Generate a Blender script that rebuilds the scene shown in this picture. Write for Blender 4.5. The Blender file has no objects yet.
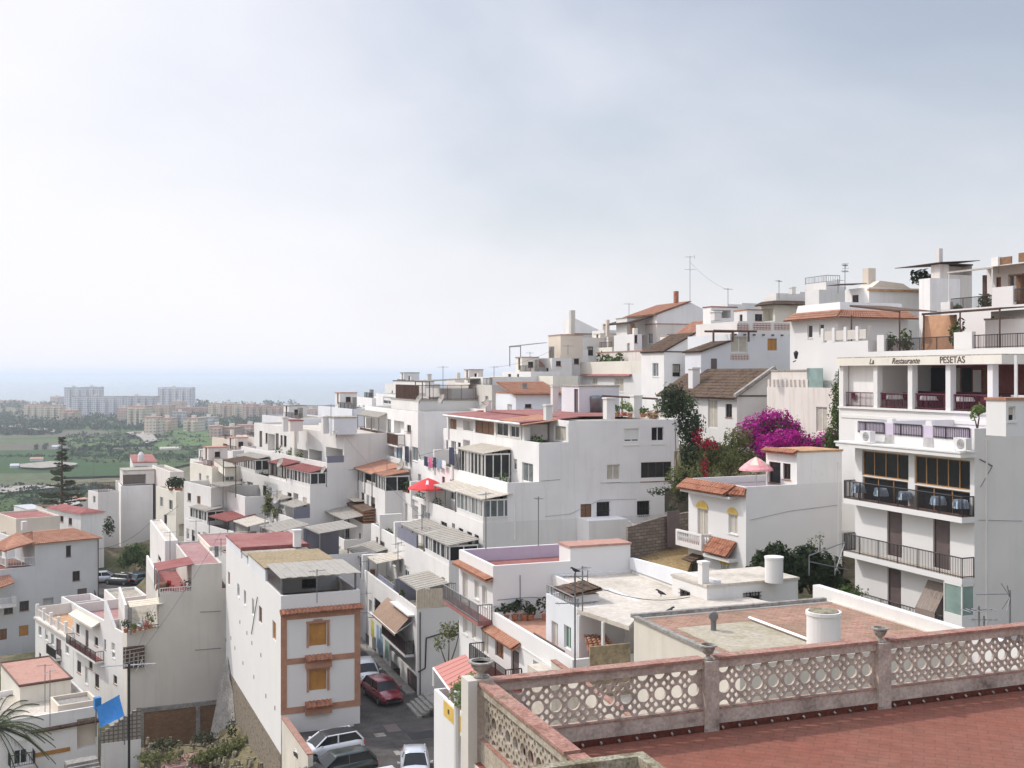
import bpy, math, random
from mathutils import Vector
R=math.radians
random.seed(7)
SC=bpy.context.scene; COL=SC.collection
F=1098.; HY=375.; CZ=60.; TH=20.57
# ------------------------------------------------------------------ materials
M={}
def hexc(c): return (c[0],c[1],c[2],1)
def newmat(name):
    m=bpy.data.materials.new(name); m.use_nodes=True; nt=m.node_tree; b=nt.nodes['Principled BSDF']; M[name]=m
    return m,nt,b
def nd(nt,t,**k):
    n=nt.nodes.new(t)
    for a,v in k.items(): setattr(n,a,v)
    return n
def noise(nt,scale,detail=4,rough=.55,sc=(1,1,1)):
    g=nd(nt,'ShaderNodeNewGeometry'); mp=nd(nt,'ShaderNodeMapping'); mp.inputs['Scale'].default_value=sc
    n=nd(nt,'ShaderNodeTexNoise'); n.inputs['Scale'].default_value=scale; n.inputs['Detail'].default_value=detail; n.inputs['Roughness'].default_value=rough
    nt.links.new(g.outputs['Position'],mp.inputs['Vector']); nt.links.new(mp.outputs[0],n.inputs['Vector'])
    return n.outputs['Fac']
def ramp(nt,fac,stops):
    r=nd(nt,'ShaderNodeValToRGB'); e=r.color_ramp.elements
    while len(e)<len(stops): e.new(.5)
    for i,(p,c) in enumerate(stops):
        e[i].position=p; e[i].color=hexc(c) if not isinstance(c,(int,float)) else (c,c,c,1)
    nt.links.new(fac,r.inputs[0]); return r.outputs[0]
def mixc(nt,fac,a,b,mode='MIX'):
    m=nd(nt,'ShaderNodeMix',data_type='RGBA',blend_type=mode)
    for i,v in ((0,fac),(6,a),(7,b)):
        if isinstance(v,(int,float)): m.inputs[i].default_value=v
        elif isinstance(v,tuple): m.inputs[i].default_value=hexc(v)
        else: nt.links.new(v,m.inputs[i])
    return m.outputs[2]
def bump(nt,b,h,dist=.02,st=.5):
    n=nd(nt,'ShaderNodeBump'); n.inputs['Distance'].default_value=dist; n.inputs['Strength'].default_value=st
    nt.links.new(h,n.inputs['Height']); nt.links.new(n.outputs[0],b.inputs['Normal'])
def plaster(name,c,stain=(.38,.34,.30),amt=.45,patch=.9):
    amt*=.5
    m,nt,b=newmat(name)
    base=mixc(nt,ramp(nt,noise(nt,.35,5),[(.35,0.),(.7,1.)]),c,tuple(x*patch for x in c))
    st=ramp(nt,noise(nt,1.9,6,.65,(1,1,.07)),[(.52,0.),(.78,amt)])
    base=mixc(nt,st,base,stain)
    sp=ramp(nt,noise(nt,.9,6,.7),[(.62,0.),(.74,amt*.6)])
    base=mixc(nt,sp,base,tuple((x+.6)*.5 for x in stain))
    nt.links.new(base,b.inputs['Base Color']); b.inputs['Roughness'].default_value=.92
    b.inputs['Specular IOR Level'].default_value=.2
    bump(nt,b,noise(nt,9,4,.7),.015,.35)
def plain(name,c,rough=.7,var=.2,scale=2.,metal=0,spec=.4,bm=0,sc=(1,1,1)):
    m,nt,b=newmat(name)
    f=ramp(nt,noise(nt,scale,4,.6,sc),[(.3,0.),(.7,1.)])
    nt.links.new(mixc(nt,f,tuple(x*(1-var) for x in c),tuple(min(1,x*(1+var)) for x in c)),b.inputs['Base Color'])
    b.inputs['Roughness'].default_value=rough; b.inputs['Metallic'].default_value=metal; b.inputs['Specular IOR Level'].default_value=spec
    if bm: bump(nt,b,noise(nt,scale*6,4),bm,.6)
    return m
def mixed(name,cs,scale=1.,rough=.9,bm=.02,sc=(1,1,1),lo=.3,hi=.7,fine=.5):
    m,nt,b=newmat(name); n=len(cs)
    c=ramp(nt,noise(nt,scale,6,.65,sc),[(lo+(hi-lo)*i/(n-1),x) for i,x in enumerate(cs)])
    f=ramp(nt,noise(nt,scale*9,3,.6,sc),[(.3,1-fine),(.7,1.)])
    c=mixc(nt,1.,c,f,'MULTIPLY')
    nt.links.new(c,b.inputs['Base Color']); b.inputs['Roughness'].default_value=rough; b.inputs['Specular IOR Level'].default_value=.2
    if bm: bump(nt,b,noise(nt,scale*8,4),bm,.7)
def tiles(name,c1,c2,mortar,w=.3,h=.3,rot=0,stain=None,ms=.012,offset=.0,bump_=.01):
    m,nt,b=newmat(name)
    g=nd(nt,'ShaderNodeNewGeometry'); mp=nd(nt,'ShaderNodeMapping'); mp.inputs['Rotation'].default_value=rot if isinstance(rot,tuple) else (0,0,rot)
    nt.links.new(g.outputs['Position'],mp.inputs['Vector'])
    t=nd(nt,'ShaderNodeTexBrick'); t.offset=offset; t.inputs['Scale'].default_value=1; t.inputs['Brick Width'].default_value=w; t.inputs['Row Height'].default_value=h
    t.inputs['Mortar Size'].default_value=ms; t.inputs['Color1'].default_value=hexc(c1); t.inputs['Color2'].default_value=hexc(c2); t.inputs['Mortar'].default_value=hexc(mortar)
    nt.links.new(mp.outputs[0],t.inputs['Vector'])
    c=mixc(nt,ramp(nt,noise(nt,.6,6,.7),[(.35,0.),(.72,.75)]),t.outputs['Color'],stain or tuple(x*.6 for x in c1))
    c=mixc(nt,1.,c,ramp(nt,noise(nt,4,5,.7),[(.3,.75),(.65,1.)]),'MULTIPLY')
    nt.links.new(c,b.inputs['Base Color']); b.inputs['Roughness'].default_value=.85; b.inputs['Specular IOR Level'].default_value=.25
    n=nd(nt,'ShaderNodeBump'); n.inputs['Distance'].default_value=bump_; n.invert=True
    nt.links.new(t.outputs['Fac'],n.inputs['Height']); nt.links.new(n.outputs[0],b.inputs['Normal'])
W=.80
plaster('white',(.72,.70,.67)); plaster('white2',(.81,.79,.765),amt=.5); plaster('cream',(.74,.70,.61),amt=.45)
plaster('dim',(.54,.55,.56),amt=.4); plaster('dlilac',(.24,.20,.22),amt=.3); plaster('bluewhite',(.69,.70,.72),amt=.25); plaster('flank',(.70,.675,.64),amt=.3)  # dim: vignette darkening at the frame edge put into the plaster colour
plaster('cleanwhite',(.71,.695,.675),amt=.12,patch=.96)
plaster('greige',(.60,.565,.51),amt=.5,stain=(.30,.27,.23)); plaster('beige',(.68,.60,.50),amt=.3); plaster('rough_cream',(.66,.61,.53),amt=.8,stain=(.4,.35,.27),patch=.8)
plaster('lilac',(.55,.48,.58),amt=.3); plaster('oldpink',(.72,.66,.61),amt=.85,stain=(.36,.25,.2)); plaster('dgrey',(.20,.20,.25),amt=.3); plaster('pinkwall',(.75,.52,.58),amt=.3)
mixed('concrete',[(.24,.22,.20),(.36,.34,.31),(.44,.41,.38)],.8,.95,.01)
mixed('greyroof',[(.30,.27,.22),(.45,.41,.34),(.52,.48,.40)],.5,.95,.01)
mixed('creamroof',[(.46,.41,.34),(.60,.54,.46),(.66,.60,.52)],.45,.95,.01,fine=.25)
mixed('mossroof',[(.34,.27,.15),(.42,.33,.2),(.30,.24,.15)],.5,.95,.01)
mixed('redroof',[(.28,.105,.095),(.34,.14,.125),(.39,.19,.17)],.4,.9,.01,fine=.3)
mixed('pinkroof',[(.34,.18,.165),(.39,.22,.21),(.44,.28,.265)],.4,.9,.01,fine=.25)
mixed('salmonroof',[(.44,.24,.19),(.50,.29,.23),(.42,.22,.17)],.5,.9,.01,fine=.25)
mixed('tile',[(.24,.09,.05),(.42,.17,.10),(.50,.24,.15),(.30,.14,.09)],1.6,.85,.01,fine=.5)
mixed('tile_orange',[(.36,.16,.10),(.45,.22,.14),(.50,.29,.20)],1.2,.85,.01,fine=.35)
mixed('tile_old',[(.09,.06,.045),(.16,.105,.075),(.21,.145,.10),(.12,.095,.08)],1.4,.95,.02,fine=.6)
mixed('maroon',[(.24,.07,.06),(.29,.10,.09),(.32,.13,.12)],.8,.8,.0,fine=.2)
mixed('fibre',[(.34,.31,.27),(.42,.39,.34),(.36,.33,.29)],.6,.9,.0,(1,1,1),fine=.25)
mixed('fibre_cream',[(.56,.51,.42),(.64,.58,.49),(.52,.47,.38)],.6,.9,.0,fine=.25)
tiles('terrace_tile',(.225,.098,.066),(.255,.113,.077),(.18,.09,.068),.28,.14,R(TH),(.27,.08,.055),.006,.5)
tiles('patio_tile',(.48,.24,.16),(.55,.29,.2),(.5,.35,.28),.33,.33,R(TH),(.42,.24,.16))
tiles('roof_tile',(.34,.14,.10),(.50,.27,.19),(.40,.30,.23),.3,.16,R(TH),(.20,.15,.09),.022,.5)
mixed('cementpatch',[(.30,.25,.15),(.42,.37,.27),(.48,.43,.34),(.34,.29,.18)],.7,.95,.01,(1,1,1),fine=.3)
tiles('brick',(.34,.19,.09),(.26,.13,.06),(.20,.16,.12),.3,.14,(R(90),0,0),(.2,.1,.05),.02,.5,.02)
tiles('blockwall',(.24,.19,.155),(.36,.30,.24),(.12,.10,.085),.45,.22,(R(90),0,0),None,.02,.5,.02)
tiles('celosia',(.42,.38,.33),(.46,.42,.36),(.16,.14,.12),.32,.32,(R(90),0,0),None,.05,0,.05)
mixed('stone',[(.12,.095,.07),(.30,.245,.18),(.40,.34,.27),(.17,.14,.10)],4.2,.95,.08,lo=.34,hi=.66,fine=.55)
mixed('asphalt',[(.06,.055,.052),(.09,.082,.076),(.13,.118,.105)],.7,.9,.005,fine=.3)
mixed('earth',[(.20,.15,.09),(.28,.21,.13),(.16,.15,.08)],.3,1,.05)
mixed('drygrass',[(.30,.20,.09),(.36,.25,.12),(.22,.17,.08)],.7,1,.08)
mixed('weeds',[(.10,.10,.04),(.17,.15,.07),(.24,.2,.12),(.09,.11,.04)],.6,1,.08)
mixed('mossy',[(.10,.085,.05),(.30,.26,.17),(.46,.42,.32),(.16,.13,.07)],3.5,.95,.01,fine=.6)
mixed('balus_sunny',[(.22,.18,.13),(.44,.37,.29),(.54,.48,.39),(.34,.28,.21)],2.2,.95,.006,lo=.25,hi=.75,fine=.4)  # return bays: warm beige of the sunlit side put into the colour
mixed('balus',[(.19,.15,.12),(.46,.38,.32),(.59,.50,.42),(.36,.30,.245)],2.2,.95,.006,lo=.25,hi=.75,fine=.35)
mixed('coping',[(.30,.16,.12),(.42,.22,.17),(.48,.29,.23),(.22,.15,.10)],2.4,.9,.006,fine=.5)
mixed('urnstone',[(.22,.20,.16),(.44,.41,.36),(.55,.52,.47)],6,.95,.01)
mixed('skirting',[(.10,.03,.02),(.18,.06,.04)],2,.8,0)
plain('wframe',(.72,.71,.68),.5,.05); plain('brown',(.09,.045,.03),.6,.3); plain('wood',(.20,.10,.05),.7,.3,3,sc=(1,1,6)); plain('ochre',(.42,.20,.045),.55,.15)
plain('ochretrim',(.38,.20,.13),.8,.2,1.5); plain('yellow',(.62,.42,.10),.7,.15); plain('woodframe',(.38,.20,.07),.5,.2); plain('greydoor',(.12,.09,.085),.6,.1)
plain('black',(.018,.018,.02),.5,.2); plain('iron',(.035,.03,.03),.5,.2,metal=.3); plain('metal',(.2,.2,.21),.45,.2,metal=.5); plain('galv',(.45,.46,.47),.5,.15,metal=.3)
plain('shutter',(.46,.42,.35),.6,.1); plain('green',(.06,.16,.11),.5,.1); plain('red',(.62,.03,.035),.7,.1); plain('pinkcloth',(.72,.32,.33),.8,.3,5)
plain('awn_pink',(.46,.20,.17),.85,.08,30); plain('awn_brown',(.30,.20,.14),.85,.2,8); plain('awn_grey',(.24,.19,.16),.85,.12,6); plain('awn_cream',(.66,.58,.46),.85,.1,3)
plain('tarp',(.02,.19,.50),.45,.08,4); plain('orangecloth',(.42,.23,.13),.85,.15,2); plain('tan',(.46,.27,.14),.85,.25,2); plain('terracotta',(.42,.17,.09),.8,.2)
plain('cloth_blue',(.42,.52,.62),.85,.3,9); plain('cloth_white',(.78,.77,.76),.85,.05); plain('cloth_dark',(.03,.035,.07),.9,.2); plain('cloth_pink',(.6,.12,.25),.9,.2); plain('cloth_mid',(.2,.3,.38),.9,.2); plain('cloth_yellow',(.55,.5,.1),.9,.1); plain('cloth_green',(.22,.36,.30),.9,.1); plain('cloth_sky',(.25,.38,.55),.9,.1)
plain('wine',(.10,.015,.03),.6,.2); plain('bird',(.035,.035,.045),.7,.3,20); plain('rubber',(.02,.02,.02),.8,.1); plain('bark',(.10,.07,.045),.95,.3,6)
m=plain('glass',(.016,.018,.02),.15,.3,1.,0,.3); m=plain('glass_pale',(.14,.16,.16),.12,.4,1.2); plain('glass_green',(.22,.30,.27),.12,.2,1.); plain('curtain',(.42,.41,.39),.5,.3,3)
def leafm(name,cs,sub=.35):
    m,nt,b=newmat(name); n=len(cs)
    c=ramp(nt,noise(nt,2.2,4,.7),[(.3+.4*i/(n-1),x) for i,x in enumerate(cs)])
    nt.links.new(c,b.inputs['Base Color']); b.inputs['Roughness'].default_value=.6; b.inputs['Specular IOR Level'].default_value=.25
    tr=nd(nt,'ShaderNodeBsdfTranslucent'); nt.links.new(c,tr.inputs[0]); mx=nd(nt,'ShaderNodeMixShader'); mx.inputs[0].default_value=sub
    o=nt.nodes['Material Output']; nt.links.new(b.outputs[0],mx.inputs[1]); nt.links.new(tr.outputs[0],mx.inputs[2]); nt.links.new(mx.outputs[0],o.inputs[0])
leafm('leaf',[(.04,.07,.018),(.08,.125,.03),(.12,.16,.045)]); leafm('leaf_dark',[(.018,.032,.014),(.035,.055,.02),(.05,.07,.03)]); leafm('leaf_olive',[(.07,.085,.025),(.14,.155,.05),(.21,.21,.08)])
leafm('leaf_light',[(.08,.14,.03),(.14,.2,.05),(.2,.26,.09)]); leafm('magenta',[(.20,.004,.13),(.46,.008,.28),(.66,.02,.42)]); leafm('redflower',[(.35,.01,.04),(.5,.03,.07)]); leafm('palmleaf',[(.05,.07,.03),(.09,.11,.045)])
leafm('pineleaf',[(.035,.05,.03),(.06,.075,.04),(.10,.11,.05)]); leafm('fartree',[(.012,.03,.012),(.022,.045,.018),(.04,.065,.028)])
def carpaint(n,c,met=.3):
    m=plain(n,c,.28,.04,1,met,.6); m.node_tree.nodes['Principled BSDF'].inputs['Coat Weight'].default_value=.7
carpaint('car_red',(.22,.012,.022)); carpaint('car_white',(.72,.73,.74),0); carpaint('car_green',(.02,.035,.03)); carpaint('car_silver',(.52,.54,.58)); carpaint('car_dark',(.05,.055,.06)); carpaint('car_blue',(.05,.09,.13))
# ------------------------------------------------------------------ mesh builder
ORG={}
class MB:
    def __init__(s): s.v=[]; s.f=[]; s.smooth=False
    def quad(s,*p):
        n=len(s.v); s.v+=[tuple(q) for q in p]; s.f.append(tuple(range(n,n+len(p))))
        return s
    def hexa(s,a,b):   # a: 4 bottom pts, b: 4 top pts
        n=len(s.v); s.v+=[tuple(q) for q in a]+[tuple(q) for q in b]; k=len(a)
        s.f.append(tuple(n+i for i in reversed(range(k)))); s.f.append(tuple(n+k+i for i in range(k)))
        for i in range(k): j=(i+1)%k; s.f.append((n+i,n+j,n+k+j,n+k+i))
        return s
    def box(s,fr,u0,u1,v0,v1,z0,z1):
        q=[(u0,v0),(u1,v0),(u1,v1),(u0,v1)]
        return s.hexa([fr.pt(u,v,z0) for u,v in q],[fr.pt(u,v,z1) for u,v in q])
    def bar(s,a,b,r):
        a=Vector(a);b=Vector(b);d=b-a
        if d.length<1e-6: return s
        x=d.orthogonal().normalized()*r; y=d.normalized().cross(x)
        q=[x+y,-x+y,-x-y,x-y]
        return s.hexa([a+i for i in q],[b+i for i in q])
    def tube(s,path,rad,n=8):
        rings=[]
        for i,p in enumerate(path):
            p=Vector(p); a=Vector(path[max(0,i-1)]); b=Vector(path[min(len(path)-1,i+1)]); d=(b-a).normalized()
            x=d.cross(Vector((.13,.31,.94))).normalized(); y=d.cross(x); r=rad[i] if isinstance(rad,(list,tuple)) else rad
            st=len(s.v); rings.append(st)
            for k in range(n): t=2*math.pi*k/n; s.v.append(tuple(p+x*r*math.cos(t)+y*r*math.sin(t)))
        for a,b in zip(rings,rings[1:]):
            for k in range(n): j=(k+1)%n; s.f.append((a+k,a+j,b+j,b+k))
        s.f.append(tuple(rings[0]+k for k in reversed(range(n)))); s.f.append(tuple(rings[-1]+k for k in range(n)))
        return s
    def lathe(s,c,prof,n=24):
        c=Vector(c); rings=[]
        for r,z in prof:
            rings.append(len(s.v))
            for k in range(n): t=2*math.pi*k/n; s.v.append((c.x+r*math.cos(t),c.y+r*math.sin(t),c.z+z))
        for a,b in zip(rings,rings[1:]):
            for k in range(n): j=(k+1)%n; s.f.append((a+k,a+j,b+j,b+k))
        s.f.append(tuple(rings[0]+k for k in reversed(range(n)))); s.f.append(tuple(rings[-1]+k for k in range(n)))
        return s
def tag(o,label=None,cat=None,group=None,kind=None):
    if label: o['label']=label
    if cat: o['category']=cat
    if group: o['group']=group
    if kind: o['kind']=kind
    return o
def mk(name,mb,mat,parent=None,smooth=False,loc=None):
    me=bpy.data.meshes.new(name)
    o0=ORG[parent.name] if parent is not None else (Vector(loc) if loc is not None else (Vector(mb.v[0]) if mb.v else Vector()))
    me.from_pydata([(x-o0.x,y-o0.y,z-o0.z) for x,y,z in mb.v],[],mb.f); me.update()
    if smooth or mb.smooth: me.polygons.foreach_set('use_smooth',[True]*len(me.polygons))
    me.materials.append(M[mat])
    o=bpy.data.objects.new(name,me); COL.objects.link(o)
    if parent is not None: o.parent=parent
    else: o.location=o0
    ORG[o.name]=o0
    return o
def empty(name,loc,label=None,cat=None,group=None):
    o=bpy.data.objects.new(name,None); COL.objects.link(o); o.location=loc; o.empty_display_size=.2; ORG[o.name]=Vector(loc); return tag(o,label,cat,group)
# ------------------------------------------------------------------ frames
def P(x,y,Y): return Vector(((x-512)/F*Y,Y,CZ-(y-HY)/F*Y))
def PZ(x,y,z): Y=(CZ-z)*F/(y-HY); return Vector(((x-512)/F*Y,Y,z))
class Fr:
    def __init__(s,px=None,Y=None,rot=0,C=None):
        t=R(TH+rot); s.c=math.cos(t); s.s=math.sin(t); s.th=t
        s.C=C if C else ((px-512)/F*Y,Y)
    def pt(s,u,v,z): return Vector((s.C[0]+u*s.c-v*s.s, s.C[1]+u*s.s+v*s.c, z))
    def u(s,px,v=0):
        k=(px-512)/F; x,y=s.C[0]-v*s.s,s.C[1]+v*s.c; return (k*y-x)/(s.c-k*s.s)
    def v(s,px,u=0):
        k=(px-512)/F; x,y=s.C[0]+u*s.c,s.C[1]+u*s.s; return (x-k*y)/(s.s+k*s.c)
    def z(s,py,u,v): return CZ-(py-HY)/F*(s.C[1]+u*s.s+v*s.c)
    def on(s,px,py,z):
        p=PZ(px,py,z); dx,dy=p.x-s.C[0],p.y-s.C[1]; return (dx*s.c+dy*s.s, -dx*s.s+dy*s.c)
    def at(s,u,v,rot=None):
        f=Fr(C=(0,0)); p=s.pt(u,v,0); f.C=(p.x,p.y); f.c,f.s,f.th=s.c,s.s,s.th
        return f
    def Yf(s,px): return s.C[1]+s.s*s.u(px)
TERR=[]
def panel(mb,pf,s0,s1,z0,z1,holes):
    """wall sheet with real openings; pf(s,d,z) gives the point at depth d behind the face"""
    hs=[(max(s0+.02,a),min(s1-.02,b),max(z0+.02,c),min(z1-.02,d),dp,bk) for a,b,c,d,dp,bk in holes]
    hs=[h for h in hs if h[1]>h[0]+.05 and h[3]>h[2]+.05]
    S=sorted(set([s0,s1]+[h[0] for h in hs]+[h[1] for h in hs])); Z=sorted(set([z0,z1]+[h[2] for h in hs]+[h[3] for h in hs]))
    for a,b in zip(S,S[1:]):
        for c,d in zip(Z,Z[1:]):
            m=((a+b)/2,(c+d)/2)
            if any(h[0]<m[0]<h[1] and h[2]<m[1]<h[3] for h in hs): continue
            mb.quad(pf(a,0,c),pf(b,0,c),pf(b,0,d),pf(a,0,d))
    for a,b,c,d,dp,bk in hs:
        mb.quad(pf(a,0,c),pf(b,0,c),pf(b,dp,c),pf(a,dp,c)); mb.quad(pf(a,0,d),pf(b,0,d),pf(b,dp,d),pf(a,dp,d))
        mb.quad(pf(a,0,c),pf(a,0,d),pf(a,dp,d),pf(a,dp,c)); mb.quad(pf(b,0,c),pf(b,0,d),pf(b,dp,d),pf(b,dp,c))
        if bk: mb.quad(pf(a,dp,c),pf(b,dp,c),pf(b,dp,d),pf(a,dp,d))
    return hs
# kinds of opening: w window, n dark-framed window, g barred, d door(brown), s shutter, o open loggia, y ochre, c curtain window
BR=random.Random(77)
KIND={'w':('wframe','glass'),'n':('brown','glass'),'g':('iron','glass'),'d':('brown','greydoor'),'s':('wframe','shutter'),'y':('woodframe','ochre'),'c':('wframe','curtain'),'f':('woodframe','glass'),'r':('brown','wood'),'v':('wframe','green'),'p':('wframe','glass_pale')}
def b3(mb,pf,a,b,d0,d1,c,d):
    mb.hexa([pf(a,d0,c),pf(b,d0,c),pf(b,d1,c),pf(a,d1,c)],[pf(a,d0,d),pf(b,d0,d),pf(b,d1,d),pf(a,d1,d)])
def opening(root,pf,a,b,c,d,kind,n=None,bars=True):
    fm,pm=KIND[kind]; door=kind in 'd'
    nm='door' if door else ('shutter' if kind in 'sy' else 'window')
    mb=MB(); w=b-a; t=.06
    if not n: n=1 if (w<.75 or door) else (2 if w<2 else max(2,int(w/.9)))
    for x0,x1,y0,y1 in ((a+.003,b-.003,c+.003,c+t),(a+.003,b-.003,d-t,d-.003),(a+.003,a+t,c+t,d-t),(b-t,b-.003,c+t,d-t)): b3(mb,pf,x0,x1,.09,.15,y0,y1)
    for i in range(1,n): x=a+w*i/n; b3(mb,pf,x-.03,x+.03,.09,.15,c+t,d-t)
    if kind=='g':
        for i in range(1,int(w/.16)): x=a+w*i/int(w/.16); b3(mb,pf,x-.012,x+.012,-.08,-.055,c-.05,d+.05)
        for zz in (c,(c+d)/2,d): b3(mb,pf,a-.03,b+.03,-.085,-.05,zz-.012,zz+.012)
    fo=mk(nm,mb,fm,root)
    pb=MB(); pb.quad(pf(a,.13,c),pf(b,.13,c),pf(b,.13,d),pf(a,.13,d))
    if kind in 'sdyrv':
        pb=MB(); k=max(2,int((d-c)/.3)) if kind in 'sy' else 2
        b3(pb,pf,a+t,b-t,.12,.145,c+t,d-t)
        if kind in 'd':
            for zz in (c+.25,(c+d)/2+.1): b3(pb,pf,a+.2,b-.2,.10,.125,zz,zz+(d-c)*.33)
    if kind in 'wgc' and (d-c)<1.9 and BR.random()<.45:
        k=BR.uniform(.25,.7); bm_=MB(); b3(bm_,pf,a+t,b-t,.105,.118,d-t-(d-c)*k,d-t); mk('roller_blind',bm_,'shutter' if BR.random()<.6 else 'wframe',fo)
    mk({'d':'door_leaf','s':'slats','y':'slats'}.get(kind,'pane'),pb,pm,fo)
    if kind in 'wcpsn' and not door and (d-c)<1.8:
        sb=MB(); b3(sb,pf,a-.06,b+.06,-.05,.085,c-.06,c-.002); mk('sill',sb,'wframe' if kind!='n' else 'tile',fo)
class Box: pass
def bx(root,fr,W,D,z0,z1,par=.9,roof='greyroof',wall='white',Fo=(),Lo=(),Fm=(),Lm=(),auto=None,pt=.18,nm='wall',rf='roof',coptop=None):
    b=Box(); b.fr=fr; b.W=W; b.D=D; b.z0=z0; b.z1=z1; b.zr=z1-par; b.root=root; mb=MB()
    pF=lambda s,d,z: fr.pt(s,d,z); pL=lambda s,d,z: fr.pt(d,s,z)
    def conv(lst,fc):
        H=[];K=[]
        for o in lst:
            x0,y0,x1,y1,k=o[:5]
            if fc=='F': a,c_=sorted((fr.u(x0),fr.u(x1))); m=(a+c_)/2; zz=sorted((fr.z(y0,m,0),fr.z(y1,m,0)))
            else: a,c_=sorted((fr.v(x0),fr.v(x1))); m=(a+c_)/2; zz=sorted((fr.z(y0,0,m),fr.z(y1,0,m)))
            dp=o[5] if len(o)>5 and k=='o' else (1.5 if k=='o' else .17)
            H.append((a,c_,zz[0],zz[1],dp,k=='o')); K.append(o)
        return H,K
    for fc,lst,pf,L in (('F',Fo,pF,W),('L',Lo,pL,D)):
        H,K=conv(lst,fc)
        for o in (Fm if fc=='F' else Lm): H.append((o[0],o[2],z1+o[1],z1+o[3],.17,False)); K.append((0,0,0,0,o[4]))
        if fc=='L' and auto:
            ar=random.Random(int(D*100+z1*7)); v=auto[0]
            while v<min(D-1.2,auto[1]):
                w_=ar.choice((.8,.9,1.2,1.6)); kd=ar.choice('ndgnwpo'); a0,a1=(z1-3.0,z1-.95) if kd in 'do' else (z1-2.35,z1-1.1)
                if not any(h[0]<v+w_+.15 and h[1]>v-.15 and h[2]<a1+.1 and h[3]>a0-.1 for h in H): H.append((v,v+w_,a0,a1,1.2 if kd=='o' else .17,kd=='o')); K.append((0,0,0,0,kd))
                v+=w_+ar.uniform(.5,1.4)
        panel(mb,pf,0,L,z0,z1,H)
        for h,o in zip(H,K):
            a,c_,e,g=max(.02,h[0]),min(L-.02,h[1]),max(z0+.02,h[2]),min(z1-.02,h[3])
            if o[4]!='o' and c_>a+.05 and g>e+.05: opening(root,pf,a,c_,e,g,o[4],o[5] if len(o)>5 else None)
    mb.quad(fr.pt(W,0,z0),fr.pt(W,D,z0),fr.pt(W,D,z1),fr.pt(W,0,z1)); mb.quad(fr.pt(0,D,z0),fr.pt(W,D,z0),fr.pt(W,D,z1),fr.pt(0,D,z1))
    if par>.02:
        i=[(pt,pt),(W-pt,pt),(W-pt,D-pt),(pt,D-pt)]; o=[(0,0),(W,0),(W,D),(0,D)]
        for k in range(4):
            j=(k+1)%4; mb.quad(fr.pt(*o[k],z1),fr.pt(*o[j],z1),fr.pt(*i[j],z1),fr.pt(*i[k],z1)); mb.quad(fr.pt(*i[k],z1),fr.pt(*i[j],z1),fr.pt(*i[j],b.zr),fr.pt(*i[k],b.zr))
        q=i
    else: q=[(-.06,-.06),(W+.06,-.06),(W+.06,D+.06),(-.06,D+.06)]
    b.wall=mk(nm,mb,wall,root)
    rm=MB()
    if par>.02: rm.quad(*[fr.pt(*p,b.zr) for p in q])
    else: rm.hexa([fr.pt(*p,z1-.02) for p in q],[fr.pt(*p,z1+.1) for p in q]); b.zr=z1+.1
    b.roof=mk(rf,rm,roof,root)
    if coptop:
        cm=MB(); g=.06
        for (u0,u1,v0,v1) in ((-g,W+g,-g,pt),(-g,W+g,D-pt,D+g),(-g,pt,pt,D-pt),(W-pt,W+g,pt,D-pt)): cm.box(fr,u0,u1,v0,v1,z1+.003,z1+.06)
        mk('coping',cm,coptop,root)
    return b
def H(label,px,Y,yt,pl=None,pr=None,zb=36,rot=0,w=None,d=None,name='white_house',cat='house',group=None,Fo=(),Lo=(),reg=True,**k):
    fr=Fr(px,Y,rot); W=w if w else fr.u(pr); D=d if d else fr.v(pl)
    z1=fr.z(yt,0,0)
    root=empty(name,fr.pt(0,0,zb),label,cat,group)
    b=bx(root,fr,W,D,zb-3.5,z1,Fo=Fo,Lo=Lo,**k)
    if reg:
        for a in (0,.5,1):
            for c in (0,.5,1): TERR.append((*fr.pt(W*a,D*c,0)[:2],zb))
    return b
def tier(b,px=None,Y=None,yt=None,pl=None,pr=None,zb=None,w=None,d=None,fr=None,rot=0,z1=None,off=0,**k):
    fr=fr or Fr(px,Y,rot)
    if off: fr=fr.at(0,-off)
    W=w if w else fr.u(pr); D=d if d else fr.v(pl); z1=z1 if z1 is not None else fr.z(yt,0,0)
    k.setdefault('nm','wall')
    return bx(b.root,fr,W,D,zb if zb is not None else b.zr-.01,z1,**k)
def part(b,name,mb,mat,sub=None,label=None):
    o=mk(name,mb,mat,sub or b.root)
    if label: o['label']=label
    return o
def cbox(b,fr,u0,u1,v0,v1,z0,z1,mat,name,sub=None): m=MB(); m.box(fr,u0,u1,v0,v1,z0,z1); return part(b,name,m,mat,sub)
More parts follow.
